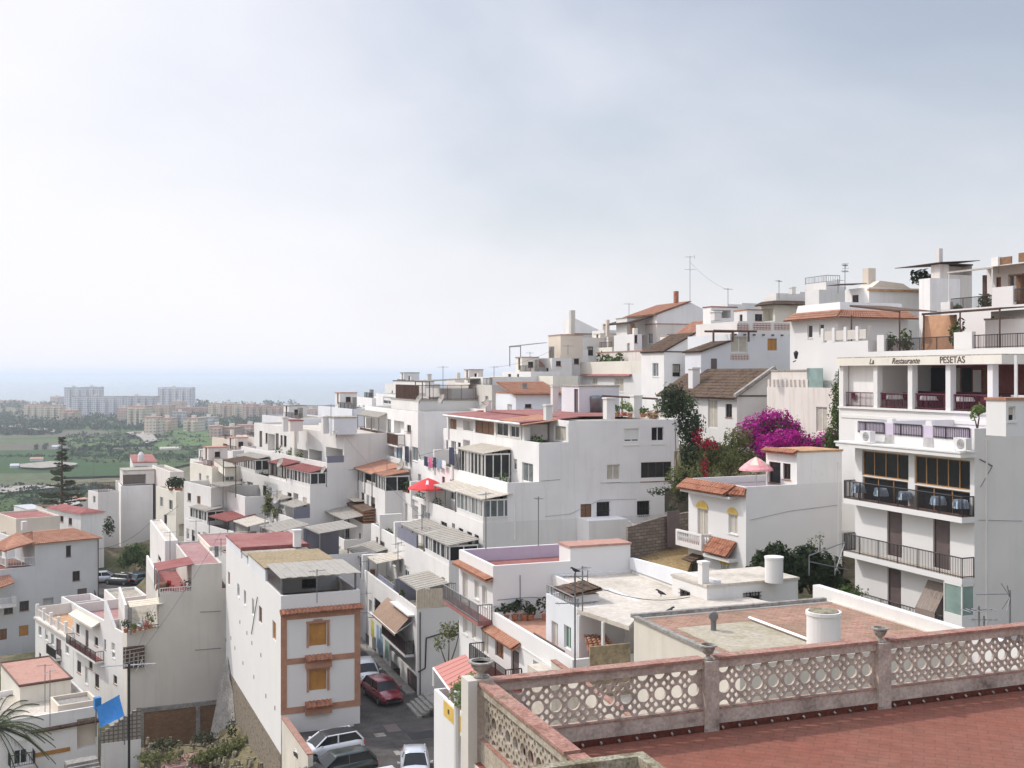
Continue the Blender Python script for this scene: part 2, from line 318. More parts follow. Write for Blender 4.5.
def canopy(b,fr,u0,u1,v0,v1,z0,z1,zf,mat='fibre',post='metal',name='canopy',posts=True,wave=True,slope='u'):
    """sheet roof z0 at u0 (or v0) rising to z1, with corrugations and posts"""
    m=MB(); n=max(2,int((v1-v0)/.35)) if slope=='u' else max(2,int((u1-u0)/.35))
    for i in range(n):
        t0,t1=i/n,(i+1)/n
        if slope=='u':
            a,c=v0+(v1-v0)*t0,v0+(v1-v0)*t1; h=.03*(i%2) if wave else 0
            m.hexa([fr.pt(u0,a,z0+h),fr.pt(u1,a,z1+h),fr.pt(u1,c,z1+h),fr.pt(u0,c,z0+h)],[fr.pt(u0,a,z0+.05+h),fr.pt(u1,a,z1+.05+h),fr.pt(u1,c,z1+.05+h),fr.pt(u0,c,z0+.05+h)])
        else:
            a,c=u0+(u1-u0)*t0,u0+(u1-u0)*t1; h=.03*(i%2) if wave else 0
            m.hexa([fr.pt(a,v0,z0+h),fr.pt(c,v0,z0+h),fr.pt(c,v1,z1+h),fr.pt(a,v1,z1+h)],[fr.pt(a,v0,z0+.05+h),fr.pt(c,v0,z0+.05+h),fr.pt(c,v1,z1+.05+h),fr.pt(a,v1,z1+.05+h)])
    r=part(b,name,m,mat)
    if posts:
        k=max(1,int((v1-v0)/3))
        for i in range(k+1):
            v=v0+.1+(v1-v0-.2)*i/k; p=MB(); p.bar(fr.pt(u0+.1,v,zf),fr.pt(u0+.1,v,z0),.04); mk('post',p,post,b.root)
        p=MB(); p.bar(fr.pt(u0+.05,v0,z0-.04),fr.pt(u0+.05,v1,z0-.04 if slope=='u' else z1-.04),.04); mk('beam',p,post,b.root)
    return r
def rail(b,pts,h=.95,mat='iron',sp=.14,r=.014,name='railing',sub=None,post=1.6):
    m=MB()
    for a,c in zip(pts,pts[1:]):
        a=Vector(a);c=Vector(c);L=(c-a).length; n=max(1,int(L/sp)); up=Vector((0,0,h))
        m.bar(a+up,c+up,r*1.6); m.bar(a+Vector((0,0,.08)),c+Vector((0,0,.08)),r*1.2)
        for i in range(n+1): p=a.lerp(c,i/n); m.bar(p,p+up,r*(1.7 if i%max(1,int(post/sp))==0 else .8))
    return mk(name,m,mat,sub or b.root)
def chimney(b,px,py,wpx,ytop,z=None,mat='white',cap='white',kind='sq'):
    fr=b.fr; z=b.zr if z is None else z
    u,v=fr.on(px,py,z); Y=fr.pt(u,v,0).y; w=wpx/F*Y*.5; zt=CZ-(ytop-HY)/F*Y
    m=MB()
    if kind=='sq':
        m.box(fr,u-w,u+w,v-w,v+w,z-.05,zt-.12); m.box(fr,u-w*1.2,u+w*1.2,v-w*1.2,v+w*1.2,zt-.12,zt)
    else: m.lathe(fr.pt(u,v,z),[(w,-.05),(w,zt-z-.1),(w*1.06,zt-z-.1),(w*1.06,zt-z),(w*.8,zt-z)],28)
    o=mk('chimney',m,mat,b.roof); return o
def balcony(b,fr,v0,v1,dep,z,mat='white',rmat='iron',floor=None,face='L',th=.18,h=.95,sp=.14,rails=True):
    """slab sticking out of the left (L) or front (F) wall with a railing"""
    def pt(s,o,zz): return fr.pt(-o,s,zz) if face=='L' else fr.pt(s,-o,zz)
    m=MB(); q=[(v0,-.0),(v1,-.0),(v1,dep),(v0,dep)]
    m.hexa([pt(s,o,z-th) for s,o in q],[pt(s,o,z) for s,o in q]); sl=mk('balcony',m,mat,b.root)
    if floor:
        m=MB(); q=[(v0+.05,.003),(v1-.05,.003),(v1-.05,dep-.05),(v0+.05,dep-.05)]; m.hexa([pt(s,o,z+.002) for s,o in q],[pt(s,o,z+.02) for s,o in q]); mk('balcony_floor',m,floor,sl)
    if rails: rail(b,[pt(v0+.03,.02,z),pt(v0+.03,dep-.04,z),pt(v1-.03,dep-.04,z),pt(v1-.03,.02,z)],h,rmat,sp,sub=sl)
    return sl
def tiled(name,parent,e0,e1,r1,r0,mat='tile',pitch=.24,row=.42,amp=.05,under='white'):
    e0,e1,r1,r0=map(Vector,(e0,e1,r1,r0)); L=(e1-e0).length; n=max(3,int(L/pitch))*4; S=(r0-e0).length; k=max(1,int(S/row)); m=MB()
    nor=(e1-e0).cross(r0-e0).normalized()
    if nor.z<0: nor=-nor
    for j in range(k):
        t0,t1=j/k,(j+1)/k; st=len(m.v)
        for t,lift in ((t0,.035),(t1+.02/k,.0)):
            a=e0.lerp(r0,t); c=e1.lerp(r1,t)
            for i in range(n+1): m.v.append(tuple(a.lerp(c,i/n)+nor*(amp*abs(math.cos(math.pi*i/4))**.8*1.0+lift+.03)))
        w=n+1
        for i in range(n): m.f.append((st+i,st+i+1,st+w+i+1,st+w+i))
    m.hexa([e0-nor*.06,e1-nor*.06,r1-nor*.06,r0-nor*.06],[e0+nor*.015,e1+nor*.015,r1+nor*.015,r0+nor*.015])
    return mk(name,m,mat,parent)
AER=['TV aerial']
def aerial(base,h,label,az=0.,kind=0,n=6,boom=1.1,group=None):
    root=empty('tv_aerial',base,label,'aerial',group); b=Vector(base); m=MB(); m.bar(b-Vector((0,0,.02)),b+Vector((0,0,h)),.022); mk('mast',m,'metal',root)
    d=Vector((math.cos(az),math.sin(az),0)); e=Vector((-math.sin(az),math.cos(az),0)); m=MB(); tp=b+Vector((0,0,h-.12))
    if kind==2:
        m.bar(tp-d*1.1,tp,.01); c=tp-Vector((0,0,.1))
        for a,z in ((.55,.5),(-.55,.5),(.5,-.5),(-.6,-.5),(.1,.1)): m.bar(c,c-d*.35*abs(a)+e*a*.3+Vector((0,0,z*.8)),.01)
        mk('antenna',m,'metal',root); return root
    m.bar(tp-d*boom*.5,tp+d*boom*.5,.014)
    for i in range(n):
        c=tp+d*boom*(-.5+i/(n-1)); L=.18+.1*(n-i)/n
        m.bar(c-e*L,c+e*L,.009)
    if kind:
        c=tp+d*boom*.5-d*0; m.bar(c-e*.3+Vector((0,0,.22)),c+e*.3+Vector((0,0,.22)),.01); m.bar(c-e*.3-Vector((0,0,.22)),c+e*.3-Vector((0,0,.22)),.01); m.bar(c-Vector((0,0,.22)),c+Vector((0,0,.22)),.01)
        t2=b+Vector((0,0,h*.72)); m.bar(t2-d*.7,t2+d*.7,.012)
        for i in range(4): c=t2+d*(-.6+.4*i); m.bar(c-e*.3,c+e*.3,.009)
    mk('antenna',m,'metal',root); return root
def dish(p,r,label,az=200,mat='fibre',h=.5,group=None):
    root=empty('satellite_dish',p,label,'satellite dish',group); p=Vector(p); m=MB(); c=p+Vector((0,0,h)); a=R(az)
    d=Vector((math.cos(a)*.85,math.sin(a)*.85,.5)).normalized(); x=d.orthogonal().normalized(); y=d.cross(x); rings=[]
    for j in range(6):
        q=j/5; st=len(m.v); rings.append(st)
        for k in range(18): t=2*math.pi*k/18; m.v.append(tuple(c+(x*math.cos(t)+y*math.sin(t))*r*q+d*(r*.28*q*q)))
    for s0,s1 in zip(rings,rings[1:]):
        for k in range(18): j=(k+1)%18; m.f.append((s0+k,s0+j,s1+j,s1+k))
    mk('reflector',m,mat,root,True); m=MB(); m.bar(p,c-d*.03,.025); m.bar(c-d*.03-y*.0,c+d*r*.9,.012); m.bar(c+d*r*.85,c+d*r*1.05,.035); mk('bracket',m,'metal',root); return root
LEAF={}
def leafmesh(kind,n,size,blobs,seed=1,up=.3):
    rnd=random.Random(seed); m=MB()
    tot=sum(b[3]*b[4]*b[5] for b in blobs)
    for (cx,cy,cz,rx,ry,rz) in blobs:
        for i in range(int(n*rx*ry*rz/tot)+1):
            while 1:
                x,y,z=(rnd.uniform(-1,1) for _ in range(3)); q=x*x+y*y+z*z
                if q<1 and (q>.35 or rnd.random()<.35): break
            # lumpy surface: clumps
            lump=.82+.28*math.sin(x*5+seed)*math.cos(y*6+z*4+seed*2)
            p=Vector((cx+x*rx*lump,cy+y*ry*lump,cz+z*rz*lump)); s=size*rnd.uniform(.6,1.3)
            a=Vector((rnd.gauss(0,1),rnd.gauss(0,1),rnd.gauss(0,1))).normalized(); nrm=(Vector((x,y,z+up)).normalized()+a*.8).normalized()
            t=nrm.orthogonal().normalized(); t=(t*math.cos(i)+nrm.cross(t)*math.sin(i)); b=nrm.cross(t)
            m.quad(p-t*s,p-b*s*.45+t*s*.1,p+t*s,p+b*s*.45+t*s*.1)
    return m
def bush(name,label,cat,loc,blobs,n,size,mat,seed=1,stem=True,group=None,extra=None):
    loc=Vector(loc); root=empty(name,loc,label,cat,group)
    m=leafmesh(name,n,size,[(b[0]+loc.x,b[1]+loc.y,b[2]+loc.z,*b[3:]) for b in blobs],seed); mk('foliage',m,mat,root)
    if extra: m=leafmesh(name,extra[0],size,[(b[0]+loc.x,b[1]+loc.y,b[2]+loc.z,*b[3:]) for b in extra[2]],seed+5); mk('flowers',m,extra[1],root)
    if stem:
        s=MB(); rnd=random.Random(seed)
        for b in blobs[:6]: s.tube([loc+Vector((rnd.uniform(-.1,.1),rnd.uniform(-.1,.1),-.1)),loc+Vector((b[0]*.6,b[1]*.6,b[2]*.5)),loc+Vector(b[:3])],[.05,.035,.015],6)
        mk('stem',s,'bark',root)
    return root
POTN=0
def pot(loc,label,h=.5,r=.16,mat='leaf',sz=.09,n=70,group='potted plants on the terraces',tall=1.,potmat='terracotta'):
    global POTN; POTN+=1; loc=Vector(loc); root=empty('potted_plant',loc,label,'potted plant',group)
    m=MB(); m.lathe(loc,[(r*.7,0),(r,.28),(r*1.1,.28),(r*1.1,.32),(r*.85,.32)],12); mk('pot',m,potmat,root)
    m=leafmesh('x',n,sz,[(loc.x,loc.y,loc.z+.3+h*tall*.5,h*.6,h*.6,h*.55*tall)],POTN); mk('foliage',m,mat,root); return root
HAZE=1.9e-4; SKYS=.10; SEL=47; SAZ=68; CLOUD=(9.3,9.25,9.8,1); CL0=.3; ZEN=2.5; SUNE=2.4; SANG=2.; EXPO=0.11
# ================================================================== STEPPED BLOCK A (centre)
fA=Fr(539,84)
def shift(fr,px,k,Y=None):            # frame on the same front plane, at another pixel column, k mm proud
    u=fr.u(px); return fr.at(u,-.004*k)
b=H('large white stepped apartment block, six terraces climbing from the shaded street',449,fA.Yf(449),566,pl=None,auto=(1,24),pr=462,d=25,w=20,zb=36.2,name='apartment_block',cat='apartment block',rf='terrace',
    Lo=[(392,556,396,566,'w'),(404,566,409,577,'w'),(420,575,425,592,'p'),(430,582,436,600,'o',.5),(398,560,402,572,'p')],nm='wall')
A=b; A5=b
z5=b.z1
A6=tier(b,fr=shift(fA,417,2),yt=609,d=25,w=4,zb=32,Lo=[(369,600,372,613,'p'),(375,600,380.5,616,'g'),(381,606,385,620,'o',.3),(390,611,392,620,'w'),
   (390,634,415,661,'o',1.2),(407,672,417,704,'d'),(391,664,400,694,'o',.8),(378,640,383,668,'o',1.),(372,636,376,663,'o',1.),(365,634,369,660,'d')],wall='white')
A4=tier(b,fr=shift(fA,483,-1),yt=523,auto=(1,24),d=25,w=16,zb=A5.zr-.02,Lo=[(427,513,430,527,'w'),(421,505,427,525,'p'),(412,500,418,520,'o',.8),(436,531,440,538,'w'),(396,494,400,506,'p'),(441,522,447,531,'n')])
A3=tier(b,fr=shift(fA,507.5,-2),yt=483,auto=(1,24),d=25,w=13.4,zb=A4.zr-.02,Lo=[(425,485,429,500,'p'),(450,480,456,500,'w'),(434,487,440,506,'o',.8),(417,474,421,487,'p'),(470,495,477,508,'p')],
   Fo=[(580.6,504,591.6,525,'r'),(596.6,502,609.5,519,'g'),(637,501,649.5,516,'g')],wall='white2')
A2=tier(b,fr=shift(fA,539,-3),yt=443,auto=(1,24),d=25,w=11.7,zb=A3.zr-.02,Lo=[(513,459,517,470,'w'),(522,463,533,482,'p'),(451,441,456,453,'p'),(463,440,470,460,'o',.5)],
   Fo=[(607,464.5,620,481.5,'s'),(641,462,671.5,481,'n',4)],wall='white2')
A1=tier(b,fr=shift(fA,569,-4),yt=421,d=23,pr=679,zb=A2.zr-.02,par=.12,roof='greyroof',wall='white2',Fo=[(624.4,428.5,639,445,'w'),(651.5,427,664,444,'w')],Lo=[(554,426,566,441,'s')])
# front loggia strip under the red canopy
f=A2.fr.at(.02,3.9)
AL=tier(b,fr=f,z1=A2.z1+1.25,w=2.3,d=20,zb=A2.z1-.02,par=.0,roof='redroof',nm='loggia_wall',Lo=[(449,419,456.5,429,'r'),(463,421,473,430.5,'o',.6),(475,421,494,434,'r',3),(496,423,508,436,'w',2),(510,426,519,437.5,'w',2)],rf='loggia_roof')
f1=A1.fr
m=MB(); m.hexa([f1.pt(-3.1,2.7,A1.z1-.25),f1.pt(2.,2.7,A1.z1+.14),f1.pt(2.,23,A1.z1+.14),f1.pt(-3.1,23,A1.z1-.25)],[f1.pt(-3.1,2.7,A1.z1-.18),f1.pt(2.,2.7,A1.z1+.2),f1.pt(2.,23,A1.z1+.2),f1.pt(-3.1,23,A1.z1-.18)]); part(b,'canopy',m,'redroof')
m=MB(); m.hexa([f1.pt(-2.9,2.2,A1.z1-.38),f1.pt(.3,2.2,A1.z1-.02),f1.pt(.3,7.,A1.z1+.24),f1.pt(-3.2,7.,A1.z1-.15)],[f1.pt(-2.9,2.2,A1.z1-.33),f1.pt(.3,2.2,A1.z1+.03),f1.pt(.3,7.,A1.z1+.29),f1.pt(-3.2,7.,A1.z1-.1)]); part(b,'awning',m,'tile_orange')
m=MB(); m.bar(f1.pt(-3.1,2.6,A1.z1-.3),f1.pt(-3.1,23,A1.z1-.3),.07); part(b,'gutter',m,'wframe')
m=MB(); m.box(f1,.15,9.,5.,22.5,A1.z1+.103,A1.z1+.16); part(b,'roof_paint',m,'redroof',A1.roof)
cbox(b,A2.fr,.05,.55,3.2,3.7,A2.z1,A2.z1+1.1,'white','pier')
# conservatories on the terraces
def conserv(b,fr,u1,v0,v1,z0,z1,n,label=None,roof='fibre_cream',front=True,glass='glass',frame='wframe',wallz=.25,over=.2,nf=3,col=None):
    root=b.root; pw=MB(); pF=lambda s,d,z: fr.pt(s,v0+d,z); pL=lambda s,d,z: fr.pt(d,s,z)
    z2=z0+(z1-z0)*wallz; m=MB(); m.box(fr,0.01,u1-.05,v0+.01,v1,z0,z2); mk('low_wall',m,'white',root)
    fm=MB(); gl=MB()
    for i in range(n+1):
        v=v0+(v1-v0)*i/n; fm.box(fr,-.01,.08,v-.04,v+.04,z2,z1)
    fm.box(fr,-.012,.09,v0,v1,z2,z2+.08); fm.box(fr,-.012,.09,v0,v1,z1-.12,z1)
    for i in range(nf+1):
        u=.04+(u1-.1)*i/nf; fm.box(fr,u-.04,u+.04,v0-.01,v0+.08,z2,z1)
    fm.box(fr,0,u1,v0-.012,v0+.09,z2,z2+.08); fm.box(fr,0,u1,v0-.012,v0+.09,z1-.12,z1)
    o=mk('conservatory_frame',fm,frame,root)
    gl.quad(fr.pt(.045,v0,z2),fr.pt(.045,v1,z2),fr.pt(.045,v1,z1),fr.pt(.045,v0,z1)); gl.quad(fr.pt(.03,v0+.045,z2),fr.pt(u1,v0+.045,z2),fr.pt(u1,v0+.045,z1),fr.pt(.03,v0+.045,z1)); mk('pane',gl,glass,o)
    k=max(2,int((v1-v0)/.5))
    rnd=random.Random(int(v0*10+z0)); 
    for i in range(k):
        if rnd.random()<.45: v=v0+(v1-v0)*i/k; cm=MB(); cm.quad(fr.pt(.03,v+.05,z2+.08),fr.pt(.03,v+.4,z2+.08),fr.pt(.03,v+.4,z1-.12),fr.pt(.03,v+.05,z1-.12)); mk('curtain',cm,'curtain',o)
    return canopy(b,fr,-over,u1,v0-over,v1,z1,z1+.35,z0,roof,posts=False,name='conservatory_roof')
conserv(b,A3.fr.at(.25,0),2.2,6.,13.,A3.zr,A3.zr+2.7,8,roof='fibre_cream')
conserv(b,A4.fr.at(.02,0),2.3,.03,6.5,A4.z1-.1,A4.z1+1.75,7,roof='fibre_cream',nf=4,glass='glass_pale'); canopy(b,A4.fr,0.,2.3,7,13,A4.z1+1.6,A4.z1+2.,A4.zr,'fibre_cream')
conserv(b,A5.fr.at(.02,0),2.3,.03,6.5,A5.z1-.1,A5.z1+1.5,6,roof='fibre',nf=2); canopy(b,A5.fr,.0,2.3,7,14,A5.z1+1.3,A5.z1+1.7,A5.zr,'fibre'); cbox(b,A5.fr,.02,.15,9,15,A5.z1,A5.z1+1.,'dgrey','screen_wall')
canopy(b,A6.fr,.0,2.7,.0,5.5,A6.z1+1.35,A6.z1+1.75,A6.zr,'fibre',name='canopy')
m=MB()
for i in range(22): u=2.6*i/21; m.bar(A6.fr.pt(u,.02,A6.z1+.02),A6.fr.pt(u,.02,A6.z1+1.4),.045)
m.box(A6.fr,0,2.65,.04,.07,A6.z1+.35,A6.z1+1.38); part(b,'screen',m,'awn_cream')
cbox(b,A6.fr,.3,2.5,7.5,7.7,A6.zr,A6.z1+.9,'dgrey','screen_wall'); cbox(b,A6.fr,.2,.34,7.7,13,A6.z1-.05,A6.z1+.35,'dgrey','screen_wall')
canopy(b,A6.fr,.1,2.4,13,16.5,A6.z1+1.2,A6.z1+1.5,A6.zr,'fibre_cream'); canopy(b,A6.fr,-.1,2.4,18.5,24,A6.z1+.9,A6.z1+1.5,A6.zr,'fibre')
for t,vs in ((A3,(13.5,19)),(A4,(14.5,20)),(A5,(15.5,21)),(A6,(17.3,)),(A2,(23.,))):
    for v in vs: cbox(b,t.fr,-.12,2.,v,v+.45,t.zr,t.z1+1.3,'white','pier')
# balcony with brown awning on the street side
balcony(b,A6.fr,A6.fr.v(414),A6.fr.v(390),.7,39.3,'white','iron',h=1.,face='L',sp=.1)
def awn(b,fr,v0,v1,z,out,drop,mat,name='awning',face='L',stripes=0):
    def pt(s,o,zz): return fr.pt(-o,s,zz) if face=='L' else fr.pt(s,-o,zz)
    m=MB(); n=14; g=[]
    for i in range(n+1):
        s=v0+(v1-v0)*i/n; sg=.04*math.sin(i*1.7); g.append((pt(s,.02,z),pt(s,out*.5,z-drop*.45-sg),pt(s,out,z-drop),pt(s,out+.02,z-drop-.18)))
    for a,c in zip(g,g[1:]):
        for k in range(3): m.quad(a[k],c[k],c[k+1],a[k+1]); 
    o=part(b,name,m,mat); mm=MB(); mm.bar(pt(v0,out,z-drop),pt(v1,out,z-drop),.03); mm.bar(pt(v0,0,z-drop*.4),pt(v0,out,z-drop),.02); mm.bar(pt(v1,0,z-drop*.4),pt(v1,out,z-drop),.02); mk('awning_arm',mm,'wframe',o); return o
awn(b,A6.fr,A6.fr.v(412),A6.fr.v(388),42.05,1.3,1.25,'awn_brown'); cbox(b,A6.fr,-.5,.02,A6.fr.v(415)+.1,A6.fr.v(396),42.15,42.25,'cleanwhite','door_hood')
cbox(b,A6.fr,-.66,-.63,A6.fr.v(414)+.05,A6.fr.v(390)-.05,39.32,40.15,'wine','balcony_panel')
# cables on its grey flank
m=MB(); q=[(458,634),(441,633.5),(426,638),(425,668),(418,672)]
for a,c in zip(q,q[1:]):
    u0,u1=A6.fr.u(a[0]),A6.fr.u(c[0]); m.bar(A6.fr.pt(u0,-.05,A6.fr.z(a[1],u0,0)),A6.fr.pt(u1,-.05,A6.fr.z(c[1],u1,0)),.035)
part(b,'cable',m,'black')
m=MB(); fs=A3.fr; 
fst=fs.at(fs.u(577),-2.2); zt=fst.z(521,0,0)
m.box(fst,0,3.3,0,2.18,zt-6,zt); n=9
for i in range(n): m.box(fst,3.3+i*.3,3.6+i*.3,0,2.18,zt-6,zt-.2*(i+1))
part(b,'staircase',m,'white2')
# roof things on A
zr=A1.z1+.1
def roofbox(b,px,yb,yt,pl,pr,z,Fo=(),Lo=(),wall='white',roof='greyroof',par=0,rot=0,d=None,nm='stair_room'):
    p=PZ(px,yb,z); fr=Fr(px,p.y,rot); return tier(b,fr=fr,yt=yt,d=d or fr.v(pl),w=fr.u(pr),zb=z-.03,par=par,roof=roof,wall=wall,Fo=Fo,Lo=Lo,nm=nm)
roofbox(b,579,413.2,386.5,565,619,zr,Lo=[(574,389,578,413,'d')],wall='bluewhite',d=4.)
for a in ((609,418.5,9,397.5),(636,417,9,395),(548,419.5,7,404.5),(487.5,411.5,6,400)): chimney(b,*a[:4],z=zr)
chimney(b,554.5,413,6,385.5,z=zr)
m=MB(); t=PZ(596,413,zr); m.lathe(t,[(.55,0),(.62,1.3),(.62,1.5),(.3,1.6)],16); o=mk('water_tank',m,'metal',None,True,loc=t); tag(o,'grey round water tank beside the bluish stair room on the flat roof','water tank')
for i,(x,y,t_) in enumerate(((624,416,1.6),(630,417,1.2),(617,416.5,1.),(643,417.5,.8))):
    pot(PZ(x,y,zr),['tall potted plant left of two between the white chimneys on the flat roof','leafy potted plant right beside the white chimney on the flat roof','small potted plant at the left chimney foot','low orange-tinged potted plant right of the right chimney'][i],h=.75,r=.25,n=60,sz=.16,tall=t_,mat='leaf_light' if i<2 else 'leaf')
m=MB(); a=P(603,396,95); c=P(658,399,95); m.bar(a,c,.05); m.bar(a+Vector((0,1.5,0)),c+Vector((0,1.5,0)),.05)
for x in (604,622,640,657): p=P(x,398,95); m.bar(p,p-Vector((0,0,1.9)),.04)
for i in range(12): p=a.lerp(c,i/11); m.bar(p,p+Vector((0,1.5,0)),.03)
part(b,'pergola',m,'brown')
# small white ground-floor annex and things left in front: plinth of the block yard
# ================================================================== A-REAR (px 340-445)
b=H('white terraced house with brown railed balcony and laundry, above the orange awning',418,108,412,pl=365,w=9,zb=42,rot=0,name='terraced_house',group='terraced houses on the slope',
   Lo=[(366,419,386,436,'o',1.),(387,419,391,434,'p'),(394,421,404,434,'o',.6),(407,425,411,433,'n'),(371,442,378,455,'o',1.),(383,443,391,456,'o',1.),(391,445,409,460,'o',1.4),(412,447,418,461,'p')],wall='white2',par=.3)
A7=b; f=b.fr
balcony(b,f,f.v(405),f.v(364),.8,f.z(441,0,f.v(385)),'cleanwhite','brown',h=1.1,sp=.09)
balcony(b,f,f.v(410),f.v(364),.9,f.z(462,0,f.v(388)),'white',rails=False); cbox(b,f,-.9,-.75,f.v(409),f.v(364),f.z(462,0,f.v(388)),f.z(462,0,f.v(388))+.95,'white','parapet'); cbox(b,f,-1.,-.1,f.v(380),f.v(380)+.5,f.z(462,0,f.v(388)),f.z(462,0,f.v(388))+1.2,'white','pier')
canopy(b,f,-1.,.2,f.v(387),f.v(365),f.z(416,0,f.v(376)),f.z(411,0,f.v(376)),f.z(441,0,f.v(376)),'fibre'); cbox(b,f,-.85,-.05,f.v(379),f.v(379)+.4,f.z(441,0,f.v(385)),f.z(441,0,f.v(385))+1.1,'white','pier')
# tier 3 with orange awning
b=H('white terraced house under a flat orange awning with glazed corner terrace',385,104,491,auto=(4,14),pl=353,pr=395,zb=38,name='terraced_house',group='terraced houses on the slope',par=.9,w=9,
    Lo=[])
A8=b; f=b.fr
conserv(b,f.at(.02,0),2.4,.05,4,b.zr,b.zr+2.3,3,roof='tile_orange',nf=2); canopy(b,f,-.5,2.8,3.5,13.,b.zr+2.2,b.zr+2.9,b.zr,'tile_orange',wave=False,name='awning'); conserv(b,f.at(.02,0),1.,9,13,b.zr,b.zr+2.1,4,roof='fibre',nf=1)
rail(b,[f.pt(.1,4.1,b.z1-.1),f.pt(.1,8,b.z1-.1)],.4,'wframe',.12)
b=H('white terraced house with brown wooden pergola room on its long terrace',363,107,524,auto=(1,14),pl=338,w=12,zb=38,name='terraced_house',group='terraced houses on the slope',Lo=[(350,540,354,550,'p')])
A9=b; f=b.fr
canopy(b,f,.0,4.,.0,11,b.z1+1.2,b.z1+1.8,b.zr,'tile_old',wave=False,name='pergola_roof',post='brown'); 
m=MB()
for i in range(7): m.box(f,.03,4.,.03,.07,b.zr+.3+i*.28,b.zr+.47+i*.28); m.box(f,.03,.07,.05,6.,b.zr+.3+i*.28,b.zr+.47+i*.28)
part(b,'slatted_wall',m,'wood')
cbox(b,f,.2,1.6,5,10,b.z1+1.62,b.z1+1.7,'beige','skylight_sheet')
# white low wall stepping down beneath, px 363-417
# ================================================================== upper rear stack (px 376-470)
b=H('white house with long glazed terrace and brown roofed room at the hill shoulder',430,125,397,pl=376,w=12,zb=47,name='hilltop_house',Lo=[(383,397.5,412,405,'w',6),(420,398,427,408,'p')],wall='white2',par=.5)
roofbox(b,425,393,381.5,393,434,b.z1,Lo=[(397,385,416,390,'o',1.)],roof='tile_old',wall='white')
tier(b,px=452,Y=122,yt=389,pl=426,w=6,zb=52,par=.2,Lo=[(444,399,450,408,'p')])
chimney(b,429,391,4,374,z=b.z1)
b=H('white cubic house with roof pergola and railed wooden terrace',489.5,120,377,pl=470,pr=531,zb=50,name='hilltop_house',wall='white',par=.1)
f=b.fr; canopy(b,f,-6,.2,3,9,b.z1-.5,b.z1-.2,b.z1-3,'fibre',post='brown'); 
tier(b,fr=f.at(-7.5,2),z1=b.z1-2.6,w=7.4,d=12,zb=50,par=.0,roof='fibre'); rail(b,[f.pt(-7.4,12,b.z1-2.5),f.pt(-7.4,2.1,b.z1-2.5),f.pt(-.1,2.1,b.z1-2.5)],1.6,'brown',.1)
b.zr=b.z1-2.6
# ================================================================== A street side lower left: laundry etc later
# ================================================================== ROW B
fB=Fr(344,114,9.4)
def shB(px,k): u=fB.u(px); return fB.at(u,-.004*k)
fr=shB(344,0)
b=H('cream terraced block with deep loggia, stepping down in four terraces left of centre',310,fB.Yf(310),488,auto=(1,30),d=31,w=11,zb=38,rot=9.4,name='apartment_block',cat='apartment block',wall='white',
    Lo=[(234,478,238,485,'n'),(247,482,253,494,'p'),(256,488,260,494,'w'),(218,468,222,480,'p'),(278,497,284,509,'p')])
B3=b
B1=tier(b,fr=fr,yt=434,auto=(12,30),d=31.5,w=7.2,zb=B3.zr-.02,par=.25,wall='white',roof='creamroof',Lo=[(290,449,308,460,'o',1.5),(309,450,322,461,'o',1.5),(326,448,343,459,'o',1.8),(268,434,275,451,'o',.8)])
fr=shB(327,1); B2=tier(b,fr=fr,yt=463,auto=(1,29),d=31,w=9,zb=B3.zr-.015,wall='white')
fr=shB(293.6,3); B4=tier(b,fr=fr,yt=519,auto=(1,29),d=31,w=13,zb=34,wall='white',Lo=[(286,531,290,541,'p')])
conserv(b,B3.fr.at(.02,0),1.75,.03,7.5,B3.z1-.1,B3.z1+1.55,6,roof='maroon',nf=2); conserv(b,B3.fr.at(.1,0),1.6,8,14.,B3.z1-.2,B3.z1+1.7,5,roof='maroon',frame='brown',nf=2); conserv(b,B3.fr.at(.02,0),1.7,19,27,B3.z1-.1,B3.z1+1.6,8,roof='fibre',nf=2)
canopy(b,B4.fr,.0,2.2,.05,4.5,B4.z1+1.1,B4.z1+1.5,B4.zr,'fibre'); cbox(b,B4.fr,.03,1.8,.03,.1,B4.z1,B4.z1+1.15,'dgrey','screen'); canopy(b,B4.fr,.2,2.2,5.5,9,B4.z1+1.3,B4.z1+1.6,B4.zr,'fibre'); cbox(b,B2.fr,.02,2.1,.02,.1,B2.z1,B2.z1+.7,'dgrey','screen')
cbox(b,B1.fr,-.25,.4,15,15.8,B2.zr,B1.z1+.3,'cream','pier'); cbox(b,B3.fr,-.2,1.2,27.5,28.2,B3.zr,B3.z1+2.2,'white','pier')
roofbox(b,334,434.5,418,328,357,B1.z1,wall='bluewhite',d=3.,nm='lift_room')
chimney(b,325,433,6,416,z=B1.z1); chimney(b,285,431,5,417,z=B1.z1); roofbox(b,291,431,421,262,303,B1.z1,wall='oldpink',roof='redroof',d=4,nm='stair_room')
# b5: next tier down with wide canopy
b=H('low white terraced house with grey corrugated canopy above the street',277,104,551,pl=228,w=14,zb=34,rot=10,name='terraced_house',group='terraced houses on the slope',Lo=[])
f=b.fr; canopy(b,f,.2,3.6,1.,6.,b.z1+1.6,b.z1+2.1,b.zr,'fibre'); canopy(b,f,-.1,2.2,9,14,b.z1+1.2,b.z1+1.6,b.zr,'fibre_cream',)
b=H('long low white terraced house with beige canopy at its near end',318,97,556,pl=262,w=8,zb=35,rot=6,name='terraced_house',group='terraced houses on the slope',par=.9)
f=b.fr; canopy(b,f,.2,3.8,.3,5.,b.z1+1.9,b.z1+2.3,b.zr,'fibre'); cbox(b,f,.1,3.5,5,5.1,b.zr,b.z1+1.8,'dgrey','screen_wall')
b=H('white terraced house with wide grey canopy over its roof terrace, behind the ochre-trimmed tower',344,106,540,pl=306,w=4.5,zb=36,rot=4,name='terraced_house',group='terraced houses on the slope')
